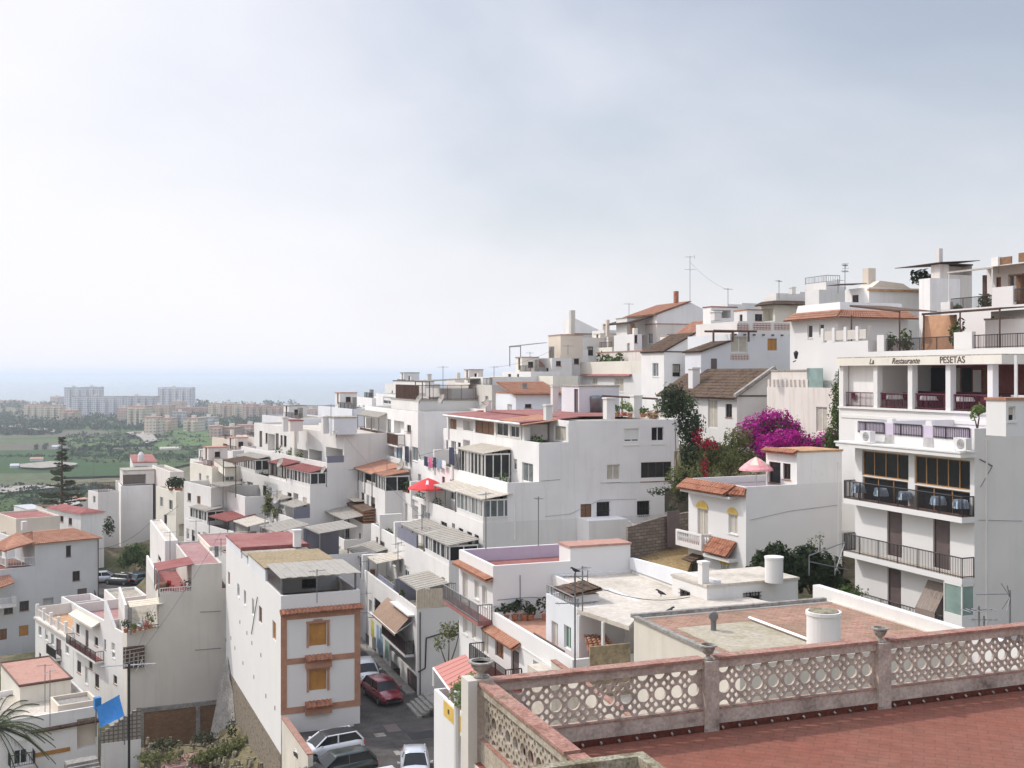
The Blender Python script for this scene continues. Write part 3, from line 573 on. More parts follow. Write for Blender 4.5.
f=b.fr; canopy(b,f,.1,3.6,.3,8.,b.z1+1.9,b.z1+2.4,b.zr,'fibre'); cbox(b,f,2.4,3.5,1,7,b.zr,b.z1+1.5,'glass','glazed_screen')
# B2 : left part of the rows
b=H('white house with two small shuttered windows at the left end of the middle terraces',211,124,487.5,auto=(6,20),pl=184,w=9,zb=36,rot=15,name='terraced_house',group='terraced houses on the slope',wall='white',
    Lo=[(187.5,493,191,501,'n'),(197,496,200.5,504,'r')],par=.7)
f=b.fr; canopy(b,f,.2,3.,-3.,1.,b.z1+.3,b.z1+.6,b.z1-2,'fibre'); roofbox(b,225,476,468,209,236,b.z1+1.2,wall='cream')
tier(b,px=245,Y=119,yt=497,pl=213,w=8,zb=36,rot=10,par=.8,wall='white',Lo=[(218,495,223,506,'o',1.)])
canopy(b,Fr(236,121,10),-.1,2.5,0,5,50.3,50.6,46.5,'tile_old',post='brown',name='pergola')
b=H('white terraced house with glazed gallery and maroon awning, above the large pink roof',249,113,537,auto=(2,25),pl=185,w=14,zb=34,rot=16,name='terraced_house',group='terraced houses on the slope',Lo=[(236,538,240,548,'p')])
f=b.fr; conserv(b,f.at(.02,0),2,f.v(207),f.v(190),b.z1-.1,b.z1+1.5,6,roof='fibre',nf=2); canopy(b,f,-.1,3.2,f.v(228),f.v(209),b.z1+1.,b.z1+1.5,b.zr,'maroon',name='awning',post='brown'); cbox(b,f,.05,.2,f.v(248),f.v(235),b.z1,b.z1+1.1,'concrete','screen_wall')
# far-left of rows : c0
b=H('narrow white house with small square windows between the grey block and the terraces',176,150,492,pl=156,pr=187,zb=34,rot=14,Lo=[(160,497,163,507,'p'),(169,500,172.5,510,'w'),(164,515,167,524,'n')],Fo=[(179,524,184,536,'o',.6)],wall='cream',par=.5)
b=H('tall grey-white block with open roof room full of dark furniture, at the left',121,165,486,pl=115.5,pr=153,zb=32,rot=4,name='apartment_block',cat='apartment block',wall='white2',par=.15,Lo=[])
f=b.fr; tier(b,fr=f.at(.3,.4),yt=471,w=4.6,d=5,zb=b.z1+.1,par=0,Fo=[(123,474.5,146,486.5,'o',3.)],nm='roof_room',wall='oldpink',roof='greyroof')
tier(b,px=133,Y=174,yt=463,pl=130,pr=157,zb=44,par=0,roof='redroof',wall='white',nm='roof_room',Fo=[(135,466,148,470,'o',1.)]); 
m=MB(); p=P(141,463,176); m.lathe(p,[(.55,0),(.5,1.3),(.2,1.8)],10); part(b,'roof_turret',m,'white')
b=H('pinkish white flat-roofed house right of the grey block, shrubs on its roof',170,158,472,pl=152,pr=184,zb=36,rot=8,wall='oldpink',par=.3)
for i,x in enumerate((171,177,180)): pot(P(x,486,152)+Vector((0,0,-.6)),['large round shrub','dense dark shrub','small shrub'][i]+' on the roof of the pinkish house at the '+['left','middle','right'][i],h=1.6,r=.4,n=90,sz=.3,mat='leaf_dark')
b=H('white house with three windows and a maroon hipped roof in the left middle ground',81,152,514,pl=47,pr=104,zb=33,rot=26,par=0,roof='maroon',Lo=[(49.5,515,53,520,'n'),(60,516,63.5,522,'n'),(68.5,518,72,525,'n')],wall='white2')
f=b.fr; m=MB(); e=.3; W_,D_=b.W,b.D; a=[f.pt(-e,-e,b.z1),f.pt(W_+e,-e,b.z1),f.pt(W_+e,D_+e,b.z1),f.pt(-e,D_+e,b.z1)]; r0,r1=f.pt(W_/2,W_/2,b.z1+.55),f.pt(W_/2,D_-W_/2,b.z1+.55)
m.quad(a[0],a[1],r0); m.quad(a[1],a[2],r1,r0); m.quad(a[2],a[3],r1); m.quad(a[3],a[0],r0,r1); part(b,'hipped_roof',m,'maroon')
b=H('small white house with a brown fenced roof terrace in front of the grey block',98,160,492.5,pl=88,pr=119,zb=35,rot=20,par=.3,Lo=[(93,496,95.5,503,'w')]); f=b.fr; rail(b,[f.pt(.1,.1,b.z1),f.pt(b.W-.1,.1,b.z1)],1.4,'brown',.08)
b=H('low house with a salmon terrace roof left of the maroon hipped roof',16,144,519,pl=None,pr=60,d=9,zb=34,rot=20,roof='redroof',par=.2,wall='beige')
tier(b,px=8,Y=143,yt=536,d=5,pr=62,zb=34,rot=20,roof='greyroof',par=.6)
for i,(px,Y,yt,pr,d,roof,lab) in enumerate(((28,190,510,46,8,'galv','low building with a grey sheet roof below the tall conifer'),(0,185,521,16,8,'creamroof','tiny flat white building at the far left edge of the village'),(64,185,506,80,7,'fibre','low shed with a pale sheet roof right of the conifer'),(48,175,508,60,6,'tile_old','small shed with a dark roof below the conifer'),(80,180,500,90,6,'salmonroof','small peach-walled building behind the maroon roof'))):
    H(lab,px,Y,yt,pr=pr,d=d,zb=31,rot=20,roof=roof,par=.0,name='shed',cat='shed')
# ================================================================== HOUSE D (left edge)
b=H('large white house with hipped terracotta roof and arched window at the left edge',35,130,544,d=8,pr=98.5,zb=27,rot=19.5,par=0,roof='tile',wall='dim',
    Fo=[(66,545.5,71,557,'n'),(72.5,571,80,581,'n'),(77.5,588.5,87,604,'d'),(43,598,53.5,611,'o',.5)],Lo=[])
D_=b; f=b.fr; z=b.z1; Wd=b.W
t2=tier(b,px=-12,Y=Fr(35,130,19.5).Yf(-12)-.004,yt=571,pr=35.2,d=8,zb=23,rot=19.5,par=.1,roof='terrace_tile',wall='dim',Fo=[(4,603,13,614,'n'),(19.5,601,29,611,'n'),(-2,629,7,640,'r'),(19,625.5,28.5,636,'y'),(3,655,13.5,664,'r')])
m=MB(); e=.35; a=[f.pt(-e,-e,z),f.pt(Wd+e,-e,z),f.pt(Wd+e,8+e,z),f.pt(-e,8+e,z)]; rr0,rr1=f.pt(.9,4,z+.9),f.pt(Wd-1.8,4,z+.9)
tiled('hipped_roof',b.root,a[0],a[1],rr1,rr0,'tile_orange'); tiled('hipped_roof',b.root,a[2],a[3],rr0,rr1,'tile_orange'); tiled('hipped_roof',b.root,a[3],a[0],rr0+Vector((.01,0,0)),rr0,'tile_orange'); tiled('hipped_roof',b.root,a[1],a[2],rr1+Vector((.01,0,0)),rr1,'tile_orange')
tiled('porch_roof',b.root,f.pt(-3.2,1.,z-.7),f.pt(-3.2,6.2,z-.7),f.pt(-.1,6.2,z+.7),f.pt(-.1,-.2,z+.2),'tile_orange')
for v in (1.1,3.5,6): m=MB(); m.box(f,-3.,-2.75,v,v+.25,t2.z1,z-.75); part(b,'porch_post',m,'white')
rail(b,[f.pt(-3,6,t2.z1+.1),f.pt(-3,1,t2.z1+.1),f.pt(-.1,.1,t2.z1+.1)],.95,'wframe',.16); cbox(b,f,.3,.9,6,6.6,z+.9,z+2,'white','chimney')
fb=t2.fr; tiled('porch_roof',b.root,fb.pt(-.5,-1.9,t2.z1-2.1),fb.pt(2.35,-1.9,t2.z1-1.4),fb.pt(2.35,-.02,t2.z1-.7),fb.pt(-.5,-.02,t2.z1-1.0),'tile_orange'); balcony(b,fb,0.,2.6,1.8,t2.z1-4.,'white','wframe',face='F')
m=MB(); m.tube([f.pt(Wd-.05,-.08,z),f.pt(Wd-.05,-.08,z-10)],.05,6); part(b,'drainpipe',m,'brown')
# ================================================================== ROW C
fC=Fr(125,97,17.4)
def shC(px,k): return fC.at(0,fC.v(px)+0*.001) if k is None else fC.at(-.004*k,fC.v(px))
b=H('white row house with a slanting side wall and terrace wedge, nearest of the row',125,97,634,pl=104,w=9,zb=28,rot=17.4,name='row_house',Lo=[(103,639,106,649,'n'),(111.5,643,115,651,'c'),(113.5,675.5,117,684,'n'),(112,653,115,658,'w')],par=.8,roof='oldpink')
C3=b; f=b.fr; m=MB(); m.hexa([f.pt(0,3,b.z1),f.pt(.25,3,b.z1),f.pt(.25,b.D,b.z1),f.pt(0,b.D,b.z1)],[f.pt(0,3,b.z1+.02),f.pt(.25,3,b.z1+.02),f.pt(.25,b.D,b.z1+2.),f.pt(0,b.D,b.z1+2.)]); part(b,'sloping_parapet',m,'white')
fr=shC(104.3,1)
b=H('white row house with a maroon balcony under a cream awning, middle of the row',104.3,fr.C[1],621,pl=73.5,w=9,zb=28,rot=17.4,name='row_house',Lo=[(76,624,79.5,634,'n'),(85.5,630,88.5,650,'d'),(94.5,637,98,646,'n'),(77,661,81,673,'n'),(85,667,88,684,'c'),(89,660.5,92.5,669,'n'),(95,674,99,688,'n')],par=.9,roof='pinkroof')
C2=b; f=b.fr; zb_=f.z(661,0,0); balcony(b,f,.1,b.D-.3,.8,zb_,'white','iron','maroon',h=.9); awn(b,f,1.2,b.D-1.,f.z(627,0,1)+.4,.75,.35,'awn_cream',name='awning')
fr=shC(73.2,0)
b=H('white row house with a balustraded brown roof terrace, farthest of the row',73.2,fr.C[1],640,pl=35.3,w=8,zb=27.5,rot=17.4,name='row_house',Lo=[(38.5,626.5,41.5,636,'p'),(45,630,48,640,'w'),(51,634,54,645,'p'),(56,639,61,656,'d'),(65.5,645,69,654,'p'),(39,653,41,660,'n'),(56,657,60.5,672,'d')],par=.15,roof='tan')
f=b.fr; balcony(b,f,f.v(61.5),f.v(52),.6,f.z(655,0,f.v(56)),'white','iron',sp=.1)
for i in range(6): v=.2+(b.D-.5)*i/5; cbox(b,f,.02,.34,v,v+.32,b.z1,b.z1+1.3,'white','post')
rail(b,[f.pt(.18,.3,b.z1),f.pt(.18,b.D-.3,b.z1)],.8,'wframe',.2); cbox(b,f,.0,b.W,b.D-.15,b.D,b.z1,b.z1+1.,'white','parapet')
m=MB(); m.box(f,-.2,0,.1,b.D,b.z1-.25,b.z1-.05); part(b,'cornice',m,'creamroof')
# little roofs behind row C
b=H('small flat-roofed white annex behind the row houses, near the parked cars',117,112,601,pl=None,pr=150,d=7,zb=31,rot=10,par=.25,roof='greyroof',Fo=[(118.5,604,121,610,'w')])
b=H('pale pink flat roof with rounded parapet between the row houses',85,118,610,pl=None,pr=116,d=9,zb=29,rot=17,par=.9,roof='pinkroof')
# ================================================================== BLOCK G (big blank wall) and its terraces
fG=Fr(222,95.4,2.4)
def shG(px,k): return fG.at(fG.u(px),-.004*k)
fr=shG(191.7,0)
b=H('tall greige block with a blank stained wall and large pink flat roof',191.7,fr.C[1],565,d=14,pr=222,zb=28,rot=2.4,name='apartment_block',cat='apartment block',wall='greige',roof='pinkroof',par=.12)
G=b
G2=tier(b,fr=shG(158.8,1),yt=593.5,d=13,w=6,zb=27,wall='greige',roof='maroon',par=.3); G3=tier(b,fr=shG(127,2),yt=631,d=12,w=9,zb=26,wall='greige',roof='greyroof',par=.3)
f=b.fr; 
cbox(b,G2.fr,0,.18,4.5,12.8,G2.z1,G2.z1+1.3,'white','parapet'); cbox(b,G3.fr,0,.18,3.,11.8,G3.z1,G3.z1+1.6,'white','parapet')
canopy(b,G2.fr,-.1,2.9,-.1,4.,G2.z1+1.9,G2.z1+2.3,G2.zr,'maroon',name='awning',wave=False); canopy(b,G3.fr,.2,2.9,-.3,2.4,G3.z1+2.,G3.z1+2.1,G3.zr,'awn_cream',name='awning')
rail(b,[G3.fr.pt(.1,.1,G3.z1),G3.fr.pt(2.9,.1,G3.z1)],.3,'iron',.2); rail(b,[G2.fr.pt(.1,.1,G2.z1),G2.fr.pt(2.9,.1,G2.z1)],.4,'wframe',.2)
cbox(b,G3.fr,2.55,2.8,-.03,0,G3.z1,G3.z1+1.9,'greige','pier')
# extra pink roof further back (px 235-245)
b2=tier(b,fr=f.at(2.5,8),z1=G.z1+.25,w=6,d=9,zb=G.zr,par=.1,roof='pinkroof',wall='beige')
chimney(b,216.5,556,4,546,z=G.z1+.1,mat='metal',kind='cy')
b=H('low white house with a small window behind the maroon terrace awning',165,106,541,pl=150,pr=178,zb=31,rot=2.4,Fo=[(152,560,156,566,'n')],par=.1,roof='creamroof',Lo=[(158,556,161,562,'n')])
# blind wall continuing down : brick infill under the grey wall
f=shG(142,6); zt=f.z(708,0,0); m=MB(); m.box(f,0,6.6,-.12,-.02,24,zt-.35); part(G,'brick_infill',m,'brick'); m=MB(); m.box(f,-.2,6.8,-.2,-.01,zt-.35,zt)
for u in (-.2,4.4,6.4): m.box(f,u,u+.35,-.2,-.01,24,zt-.35)
part(G,'concrete_frame',m,'concrete')
fl=fG.at(fG.u(118),-.05); m=MB(); m.box(fl,0,2.4,-.1,.0,fl.z(662,0,0),fl.z(633,0,0)); 
# open scaffold nook at px 123-141,y 646-666
fn=shG(123,5); m=MB(); m.box(fn,0,1.7,-.35,-.02,fn.z(668,0,0),fn.z(647,0,0)); part(G,'lean_to',m,'brown'); m=MB()
for i in range(5): m.bar(fn.pt(.1+.35*i,-.4,fn.z(668,0,0)),fn.pt(.2+.33*i,-.42,fn.z(648+i*2,0,0)),.04); m.bar(fn.pt(0,-.42,fn.z(666-i*4,0,0)),fn.pt(1.7,-.42,fn.z(664-i*4,0,0)),.03)
part(G,'scaffold_bars',m,'fibre')
# lattice-block wall + white lower wall at px 100-142
f=Fr(101,86,2.4); 
m=MB(); m.box(f,0,f.u(141),0,.25,f.z(800,0,0),f.z(744,0,0)); root=empty('garden_wall',f.pt(0,0,26),'white rendered yard wall with open concrete lattice blocks above, under the blue tarpaulin','wall'); mk('base',m,'white2',root)
m=MB(); zs=f.z(744,0,0); W_=f.u(141); n=9
for i in range(n): m.hexa([f.pt(W_*i/n,.05,zs),f.pt(W_*(i+1)/n,.05,zs),f.pt(W_*(i+1)/n,.2,zs),f.pt(W_*i/n,.2,zs)],[f.pt(W_*i/n,.05,zs+.9+i*.2),f.pt(W_*(i+1)/n,.05,zs+.9+i*.2),f.pt(W_*(i+1)/n,.2,zs+.9+i*.2),f.pt(W_*i/n,.2,zs+.9+i*.2)])
mk('lattice_blocks',m,'celosia',root)
# ================================================================== TOWER HOUSE T
f=Fr(281,72,2.4)
b=H('narrow white tower house framed in ochre bands with two ochre shuttered windows',281,72,596,d=24,pr=360,zb=36.4,reg=False,rot=2.4,name='tower_house',wall='cleanwhite',roof='mossroof',par=.95,
   Fo=[(309,622.5,326.5,645.5,'y'),(309,669.5,326.5,690,'y')],
   Lo=[(228,572,230,585,'y'),(237.3,584,239.5,597,'w'),(244,590.5,246,605,'w'),(252,599,254.2,615,'w'),(258.8,606.5,262,623,'r'),(272.5,621.5,276,640,'y'),(241,546,243.5,556,'n')])
T=b; f=b.fr; W_=b.W
def fz(py,u=2.6): return f.z(py,u,0)
za,zb1,zc=fz(612),fz(658.5),fz(707)
m=MB()
m.box(f,-.02,.38,-.04,-.001,zc,za); m.box(f,W_-.38,W_+.02,-.04,-.001,zc,za)
m.box(f,.38,W_-.38,-.038,-.001,za-.35,za); m.box(f,.38,W_-.38,-.038,-.001,zb1-.2,zb1+.18); m.box(f,-.02,W_+.02,-.042,-.0005,zc-.22,zc+.2)
part(b,'ochre_band',m,'ochretrim')
tiled('tile_cornice',b.root,f.pt(-.1,-.38,za+.05),f.pt(W_+.15,-.38,za+.05),f.pt(W_+.15,-.0,za+.32),f.pt(-.1,-.0,za+.32),'tile',.26,.4,.07)
for k,zz in enumerate((fz(660),fz(706))):
    tiled('window_hood' ,b.root,f.pt(f.u(305),-.5,zz+.05),f.pt(f.u(331),-.5,zz+.05),f.pt(f.u(331),-.0,zz+.35),f.pt(f.u(305),-.0,zz+.35),'tile',.26,.4,.07)
    m=MB(); m.box(f,f.u(305),f.u(331),-.3,-.003,zz-.45,zz+.0); part(b,'flower_ledge',m,'ochretrim')
for (y0,y1) in ((622.5,645.5),(669.5,690)):
    m=MB(); a,c=f.u(307),f.u(328.5); z0,z1=fz(y1),fz(y0); m.box(f,a-.02,a+.1,-.08,-.002,z0-.05,z1); m.box(f,c-.1,c+.05,-.08,-.002,z0-.05,z1); m.box(f,a-.05,c+.08,-.08,-.002,z1,z1+.14); m.box(f,(a+c)/2-.3,(a+c)/2+.3,-.078,-.002,z1+.14,z1+.24); part(b,'window_surround',m,'ochretrim')
m=MB(); m.box(f,-.03,.02,.0,24,24,35.1); m.box(f,-.02,W_,-.03,0,24,34); part(b,'stone_base',m,'stone')
# rear roof rooms & canopy on T
tier(b,fr=f.at(0.003,5.6),z1=b.z1+.85,w=W_-.006,d=7,zb=b.zr,par=0,roof='mossroof',wall='bluewhite',nm='roof_room',Fo=[(302,579,316,588,'g')])
canopy(b,f,.05,W_+.2,.3,5.6,b.z1+1.05,b.z1+1.15,b.zr,'fibre',slope='v',posts=False)
for u in (.12,W_-.2): m=MB(); m.bar(f.pt(u,.45,b.z1-.1),f.pt(u,.45,b.z1+1.05),.05); part(b,'post',m,'metal')
m=MB(); m.quad(f.pt(.1,.5,b.z1),f.pt(.1,5.4,b.z1),f.pt(.1,5.4,b.z1+1.05),f.pt(.1,.5,b.z1+1.05)); part(b,'glazed_screen',m,'glass')
tier(b,fr=f.at(.003,13.2),z1=b.z1+.55,w=W_-.3,d=2.2,zb=b.zr,par=0,roof='greyroof',wall='bluewhite',nm='roof_room'); tier(b,fr=f.at(.003,16.),z1=b.z1+.72,w=W_-.006,d=7.8,zb=b.zr,par=0,roof='redroof',wall='bluewhite',nm='roof_room'); cbox(b,f,-.06,W_+.06,15.8,15.95,b.z1+.5,b.z1+.9,'maroon','fascia')
chimney(b,297,546,7,529.5,z=b.z1+.82); rail(b,[f.pt(.1,13,b.z1),f.pt(.1,16,b.z1)],.6,'wframe',.15)
m=MB(); 
for (x,y) in ((240,622),(231,638),(226,640),(247,633),(252,643),(243,663),(254,677),(261,655),(266,696),(275,708),(235,648)):
    v=f.v(x); m.box(f,-.02,.0,v-.1,v+.1,f.z(y,0,v)-.14,f.z(y,0,v)+.14)
part(b,'vent_brick',m,'tile_old')
m=MB(); v0,v1=f.v(258.5),f.v(252.5); m.bar(f.pt(-.08,v0,f.z(597,0,v0)),f.pt(-.08,v1,f.z(634,0,v1)),.025); part(b,'slant_bar',m,'metal')  # thin bar slanting down the left wall
# low boundary wall in front of T
f=Fr(308,63.5,2.4); f2=Fr(282,71.6,2.4); o=MB(); o.hexa([f.pt(0,0,30),f.pt(.3,0,30),f2.pt(.3,0,30),f2.pt(0,0,30)],[f.pt(0,0,38.0),f.pt(.3,0,38.0),f2.pt(.3,0,37.6),f2.pt(0,0,37.6)])
root=empty('parking_wall',f.pt(0,0,30),'stained ochre parapet wall between the parked white car and the weedy yard','wall'); mk('wall',o,'rough_cream',root); o=MB(); o.hexa([f.pt(-.05,0,38.003),f.pt(.35,0,38.003),f2.pt(.35,0,37.603),f2.pt(-.05,0,37.603)],[f.pt(-.05,0,38.08),f.pt(.35,0,38.08),f2.pt(.35,0,37.68),f2.pt(-.05,0,37.68)]); mk('coping',o,'coping',root)
# ================================================================== HOUSE J bottom-left
b=H('white building with cream roof terrace, tiled string course and barred balcony, bottom left corner',0,85,722,d=9,pr=98,zb=27,rot=14,par=.45,roof='creamroof',wall='white2',Fo=[(14,741,27,764,'w',2),(77,718,97,748,'o',2.)])
f=b.fr; tiled('string_course',b.root,f.pt(2.2,-.3,b.z1-1.25),f.pt(8.2,-.3,b.z1-1.2),f.pt(8.2,0,b.z1-1.05),f.pt(2.2,0,b.z1-1.1),'tile_old',.2,.3,.05)
balcony(b,f,f.u(8),f.u(33),.9,f.z(764,1,0),'white','iron',face='F',sp=.12)
m=MB(); m.box(f,f.u(33),f.u(70),-.06,-.002,f.z(756,3,0),f.z(752,3,0)); part(b,'band',m,'ochre')
b2=H('small white rooftop room with terracotta flat roof and dark edge, lower left',20,91,687,pl=1,pr=71,zb=28,rot=14,par=0,roof='salmonroof',wall='cream',name='roof_room',cat='roof room'); 
f=b2.fr; m=MB(); 
for (a,c) in (((-.08,-.08),(b2.W+.08,-.08)),((b2.W+.08,-.08),(b2.W+.08,b2.D+.08)),((b2.W+.08,b2.D+.08),(-.08,b2.D+.08)),((-.08,b2.D+.08),(-.08,-.08))): m.bar(f.pt(*a,b2.zr+.02),f.pt(*c,b2.zr+.02),.07)
mk('roof_edge',m,'brown',b2.root)
b3_=H('low cream parapet room on the roof terrace beside the blue bin',58,88,706,d=3,pr=98,zb=29,rot=14,par=.3,roof='concrete',wall='beige',name='roof_room',cat='roof room')
m=MB(); p=P(98.5,702,87.5); fr=Fr(95,87.4,14); m.box(fr,0,.5,0,.5,p.z-.6,p.z+.3); o=mk('water_barrel',m,'tarp',None); tag(o,'small blue bin on the roof terrace left of the blue tarpaulin','bin')
# stairs beside J
fr=Fr(73,79,14); m=MB(); n=12
for i in range(n): m.box(fr,.1,2.3,.34*i-1.5,3.2,26,29.2+.19*i)
o=mk('staircase',m,'concrete',None); tag(o,'brown outdoor steps going up beside the lower left building','stairs'); o['kind']='structure'; del o['category']; del o['label']
# blue tarpaulin
q=[P(96,707.5,83.5),P(119,695,85.5),P(124.5,716,84.5),P(100.5,727.5,82.5)]; m=MB(); n=8
for i in range(n):
    for j in range(n):
        def g(a,c): 
            p=q[0].lerp(q[1],a).lerp(q[3].lerp(q[2],a),c); p.z-=.25*math.sin(math.pi*a)*math.sin(math.pi*c)+.04*math.sin(a*19)*math.sin(c*7); return p
        m.quad(g(i/n,j/n),g((i+1)/n,j/n),g((i+1)/n,(j+1)/n),g(i/n,(j+1)/n))
root=empty('tarpaulin',q[3]-Vector((0,0,3)),'bright blue tarpaulin stretched over a small stair yard','tarpaulin'); mk('sheet',m,'tarp',root,True)
for p in q: m=MB(); m.bar(p,Vector((p.x,p.y,p.z-2.2)),.035); mk('pole',m,'metal',root)
# ================================================================== H1 white house with lilac parapet + H2 patio
b=H('white house with lilac-lined red roof terrace, tiled cornice and maroon balcony over the lane',493,60,566,pl=459,w=8.2,zb=36.5,name='balcony_house',wall='cleanwhite',roof='redroof',par=.75,
    Lo=[(462.5,573,467.5,601,'s'),(474.5,581,479,599,'s'),(482,586,487,606,'s'),(463,617,467.6,634,'s'),(472,624,476,639,'s'),(482,632,488.5,654,'s')])
H1=b; f=b.fr
m=MB(); 
for (u0,u1,v0,v1) in ((.19,.22,.2,b.D-.2),(.2,b.W-.2,b.D-.22,b.D-.19)): m.box(f,u0,u1,v0,v1,b.zr,b.z1-.02)
part(b,'lilac_lining',m,'lilac')
tiled('tile_cornice',b.root,f.pt(-.45,b.D,f.z(581,0,0)),f.pt(-.45,-.1,f.z(581,0,0)),f.pt(-.0,-.1,f.z(578.5,0,0)),f.pt(-.0,b.D,f.z(578.5,0,0)),'tile_orange',.28,.3,.07)
sl=balcony(b,f,.1,f.v(457)+.2,.85,f.z(621,0,.3),'redroof','metal','maroon',h=.95,sp=.13)
tier(b,fr=f.at(4.6,-.012),z1=b.z1+.75,w=3.75,d=1.6,zb=b.z1-.9,par=0,roof='salmonroof',wall='cleanwhite',nm='roof_room')
aerial(f.pt(1.6,b.D-.3,b.z1),3.4,'thin aerial mast on the far parapet of the red roof terrace',1.,0); aerial(f.pt(5.,b.D-.3,b.z1),3.,'bent aerial mast at the back of the red roof terrace',2.,0,3,.5)
fr=f.at(-.004,-10.8)
root=empty('patio_house',fr.pt(0,0,36.5),'white lane house with terracotta patio behind a sloping parapet and black iron balcony','house')
b=bx(root,fr,4.3,10.79,33,47.05,par=.5,roof='patio_tile',wall='cleanwhite',Lo=[(495,633,503.5,658,'r',2),(511,650,519,680,'d'),(533,662,541,690,'s')])
TERR.append((*fr.pt(2,3,0)[:2],37))
H2=b; f=fr
tiled('tile_cornice',b.root,f.pt(-.5,f.v(490),f.z(629,0,f.v(492))-.1),f.pt(-.5,f.v(521),f.z(629,0,f.v(492))-.1),f.pt(-.0,f.v(521),f.z(629,0,f.v(492))+.2),f.pt(-.0,f.v(490),f.z(629,0,f.v(492))+.2),'tile_orange',.28,.3,.07)
balcony(b,f,f.v(522),f.v(484),.9,f.z(683,0,f.v(515)),'maroon','iron','maroon',h=1.,sp=.12)
cbox(b,f,-.03,-.005,0,10.5,46.1,46.18,'wframe','string_course')
for i,(x,y,s) in enumerate(((498,615,.7),(506,619,.8),(515,619,1.),(524,617,1.),(531,619,.6),(543,604,1.3))):
    p=PZ(x,y,46.6); pot(Vector((p.x,min(p.y,60.2),46.56)),'potted plant on the terracotta patio, '+['first from the left','second from the left','third from the left, drooping leaves','fourth from the left','small one right of the middle','hanging high on the grey wall at the right'][i],h=.9*s,r=.2,n=50,sz=.16,group='potted plants on the terracotta patio',mat='leaf_dark')
# ================================================================== K pink awning porch
b=H('white lane building with arched openings and a planted terrace beside the stone pillar',472.5,52,725,pl=434,w=4,zb=36.5,name='porch_building',cat='house',wall='cleanwhite',roof='patio_tile',par=1.,Lo=[(454.5,733,461,775,'o',.8),(462.5,740,470.5,790,'o',.8)])
f=b.fr; cbox(b,f,-.03,-.004,.1,4.6,b.z1-.85,b.z1-.08,'yellow','yellow_band')
m=MB()
for v in (.6,2.1,3.6): m.box(f,-.045,-.031,v,v+.22,b.z1-.55,b.z1-.32)
part(b,'vent_slot',m,'brown')
q=[P(433.5,668,61.2),P(450,690.5,56.8),P(480,673,56),P(465,655,60)]; m=MB(); n=12
for i in range(n):
    a=i/n; c=(i+1)/n; A0=q[0].lerp(q[1],a);A1_=q[0].lerp(q[1],c);B1_=q[3].lerp(q[2],c);B0=q[3].lerp(q[2],a); h=Vector((0,0,.03*(i%2)))
    m.hexa([A0+h,A1_+h,B1_+h,B0+h],[x+h+Vector((0,0,.05)) for x in (A0,A1_,B1_,B0)])
part(b,'awning',m,'awn_pink'); m=MB(); m.bar(q[0],q[1],.05); m.bar(q[1],q[1]-Vector((0,0,1.8)),.04); m.bar(q[0],q[0]-Vector((0,0,1)),.04); part(b,'awning_frame',m,'wframe')
m=MB(); pp=P(457,720,53.2); m.tube([pp-Vector((0,0,4)),pp+Vector((0,0,1.4))],.16,8); part(b,'column',m,'white')
bush('balcony_shrub','bright green shrub spilling over the planted terrace under the pink awning','shrub',P(463,704,53.6),[(0,0,.6,.75,1.1,.7),(.5,1.4,.7,.5,.8,.6),(.3,-.8,.3,.5,.5,.5)],1500,.09,'leaf_light',3)
bush('climbing_vine','pale green vine against the grey wall above the pink awning','climber',P(449,640,66)-Vector((0,0,1.6)),[(0,0,2.1,.8,.4,.7),(.7,.2,2.4,.7,.4,.45),(-.6,0,1.4,.4,.3,.6)],420,.11,'leaf_olive',4)
# ================================================================== H6 cream roof
f1=H1.fr
root=empty('flat_roofed_house',f1.pt(3.6,-9,44),'flat cream roofed white house between the lilac terrace and the sandy yard','house')
b=bx(root,f1.at(3.5,-9.6),5.0,9.58,38,48.85,par=.15,roof='creamroof',wall='white'); H6=b
f=b.fr; m=MB(); m.hexa([f.pt(4.75,0,48.9),f.pt(4.98,0,48.9),f.pt(4.98,9.5,48.9),f.pt(4.75,9.5,48.9)],[f.pt(4.75,0,49.9),f.pt(4.98,0,49.9),f.pt(4.98,9.5,49.55),f.pt(4.75,9.5,49.55)]); part(b,'parapet',m,'bluewhite')

TERR.append((*f.pt(2,4,0)[:2],44))
# ================================================================== H4 + H5
f=Fr(740,30.4)
root=empty('tiled_roof_house',f.pt(0,0,46),'rough cream walled house with a wide terracotta tiled roof, just beyond the balustrade','house')
b=bx(root,f,7.9,6.45,44,51.95,par=.04,roof='roof_tile',wall='rough_cream'); H4=b
TERR.append((*f.pt(2,4,0)[:2],46)); TERR.append((*f.pt(6,0,0)[:2],46))
m=MB(); m.hexa([f.pt(-.08,0,51.952),f.pt(.1,0,51.952),f.pt(.1,6.45,51.952),f.pt(-.08,6.45,51.952)],[f.pt(-.08,0,52.03),f.pt(.1,0,52.03),f.pt(.1,6.45,52.03),f.pt(-.08,6.45,52.03)]); m.box(f,-.08,7.6,6.37,6.55,51.952,52.07); part(b,'roof_edge',m,'concrete')
a,c=f.on(670,632,51.91),f.on(800,622,51.91); m=MB(); m.hexa([f.pt(.6,1.2,51.90),f.pt(3.4,1.2,51.90),f.pt(3.4,4.7,51.90),f.pt(.6,4.7,51.90)],[f.pt(.6,1.2,51.935),f.pt(3.4,1.2,51.935),f.pt(3.4,4.7,51.935),f.pt(.6,4.7,51.935)]); part(b,'cement_patch',m,'cementpatch',b.roof)
m=MB(); m.bar(f.pt(3.45,.6,52.0),f.pt(3.45,4.9,52.0),.04); part(b,'roof_pipe',m,'wframe',b.roof)
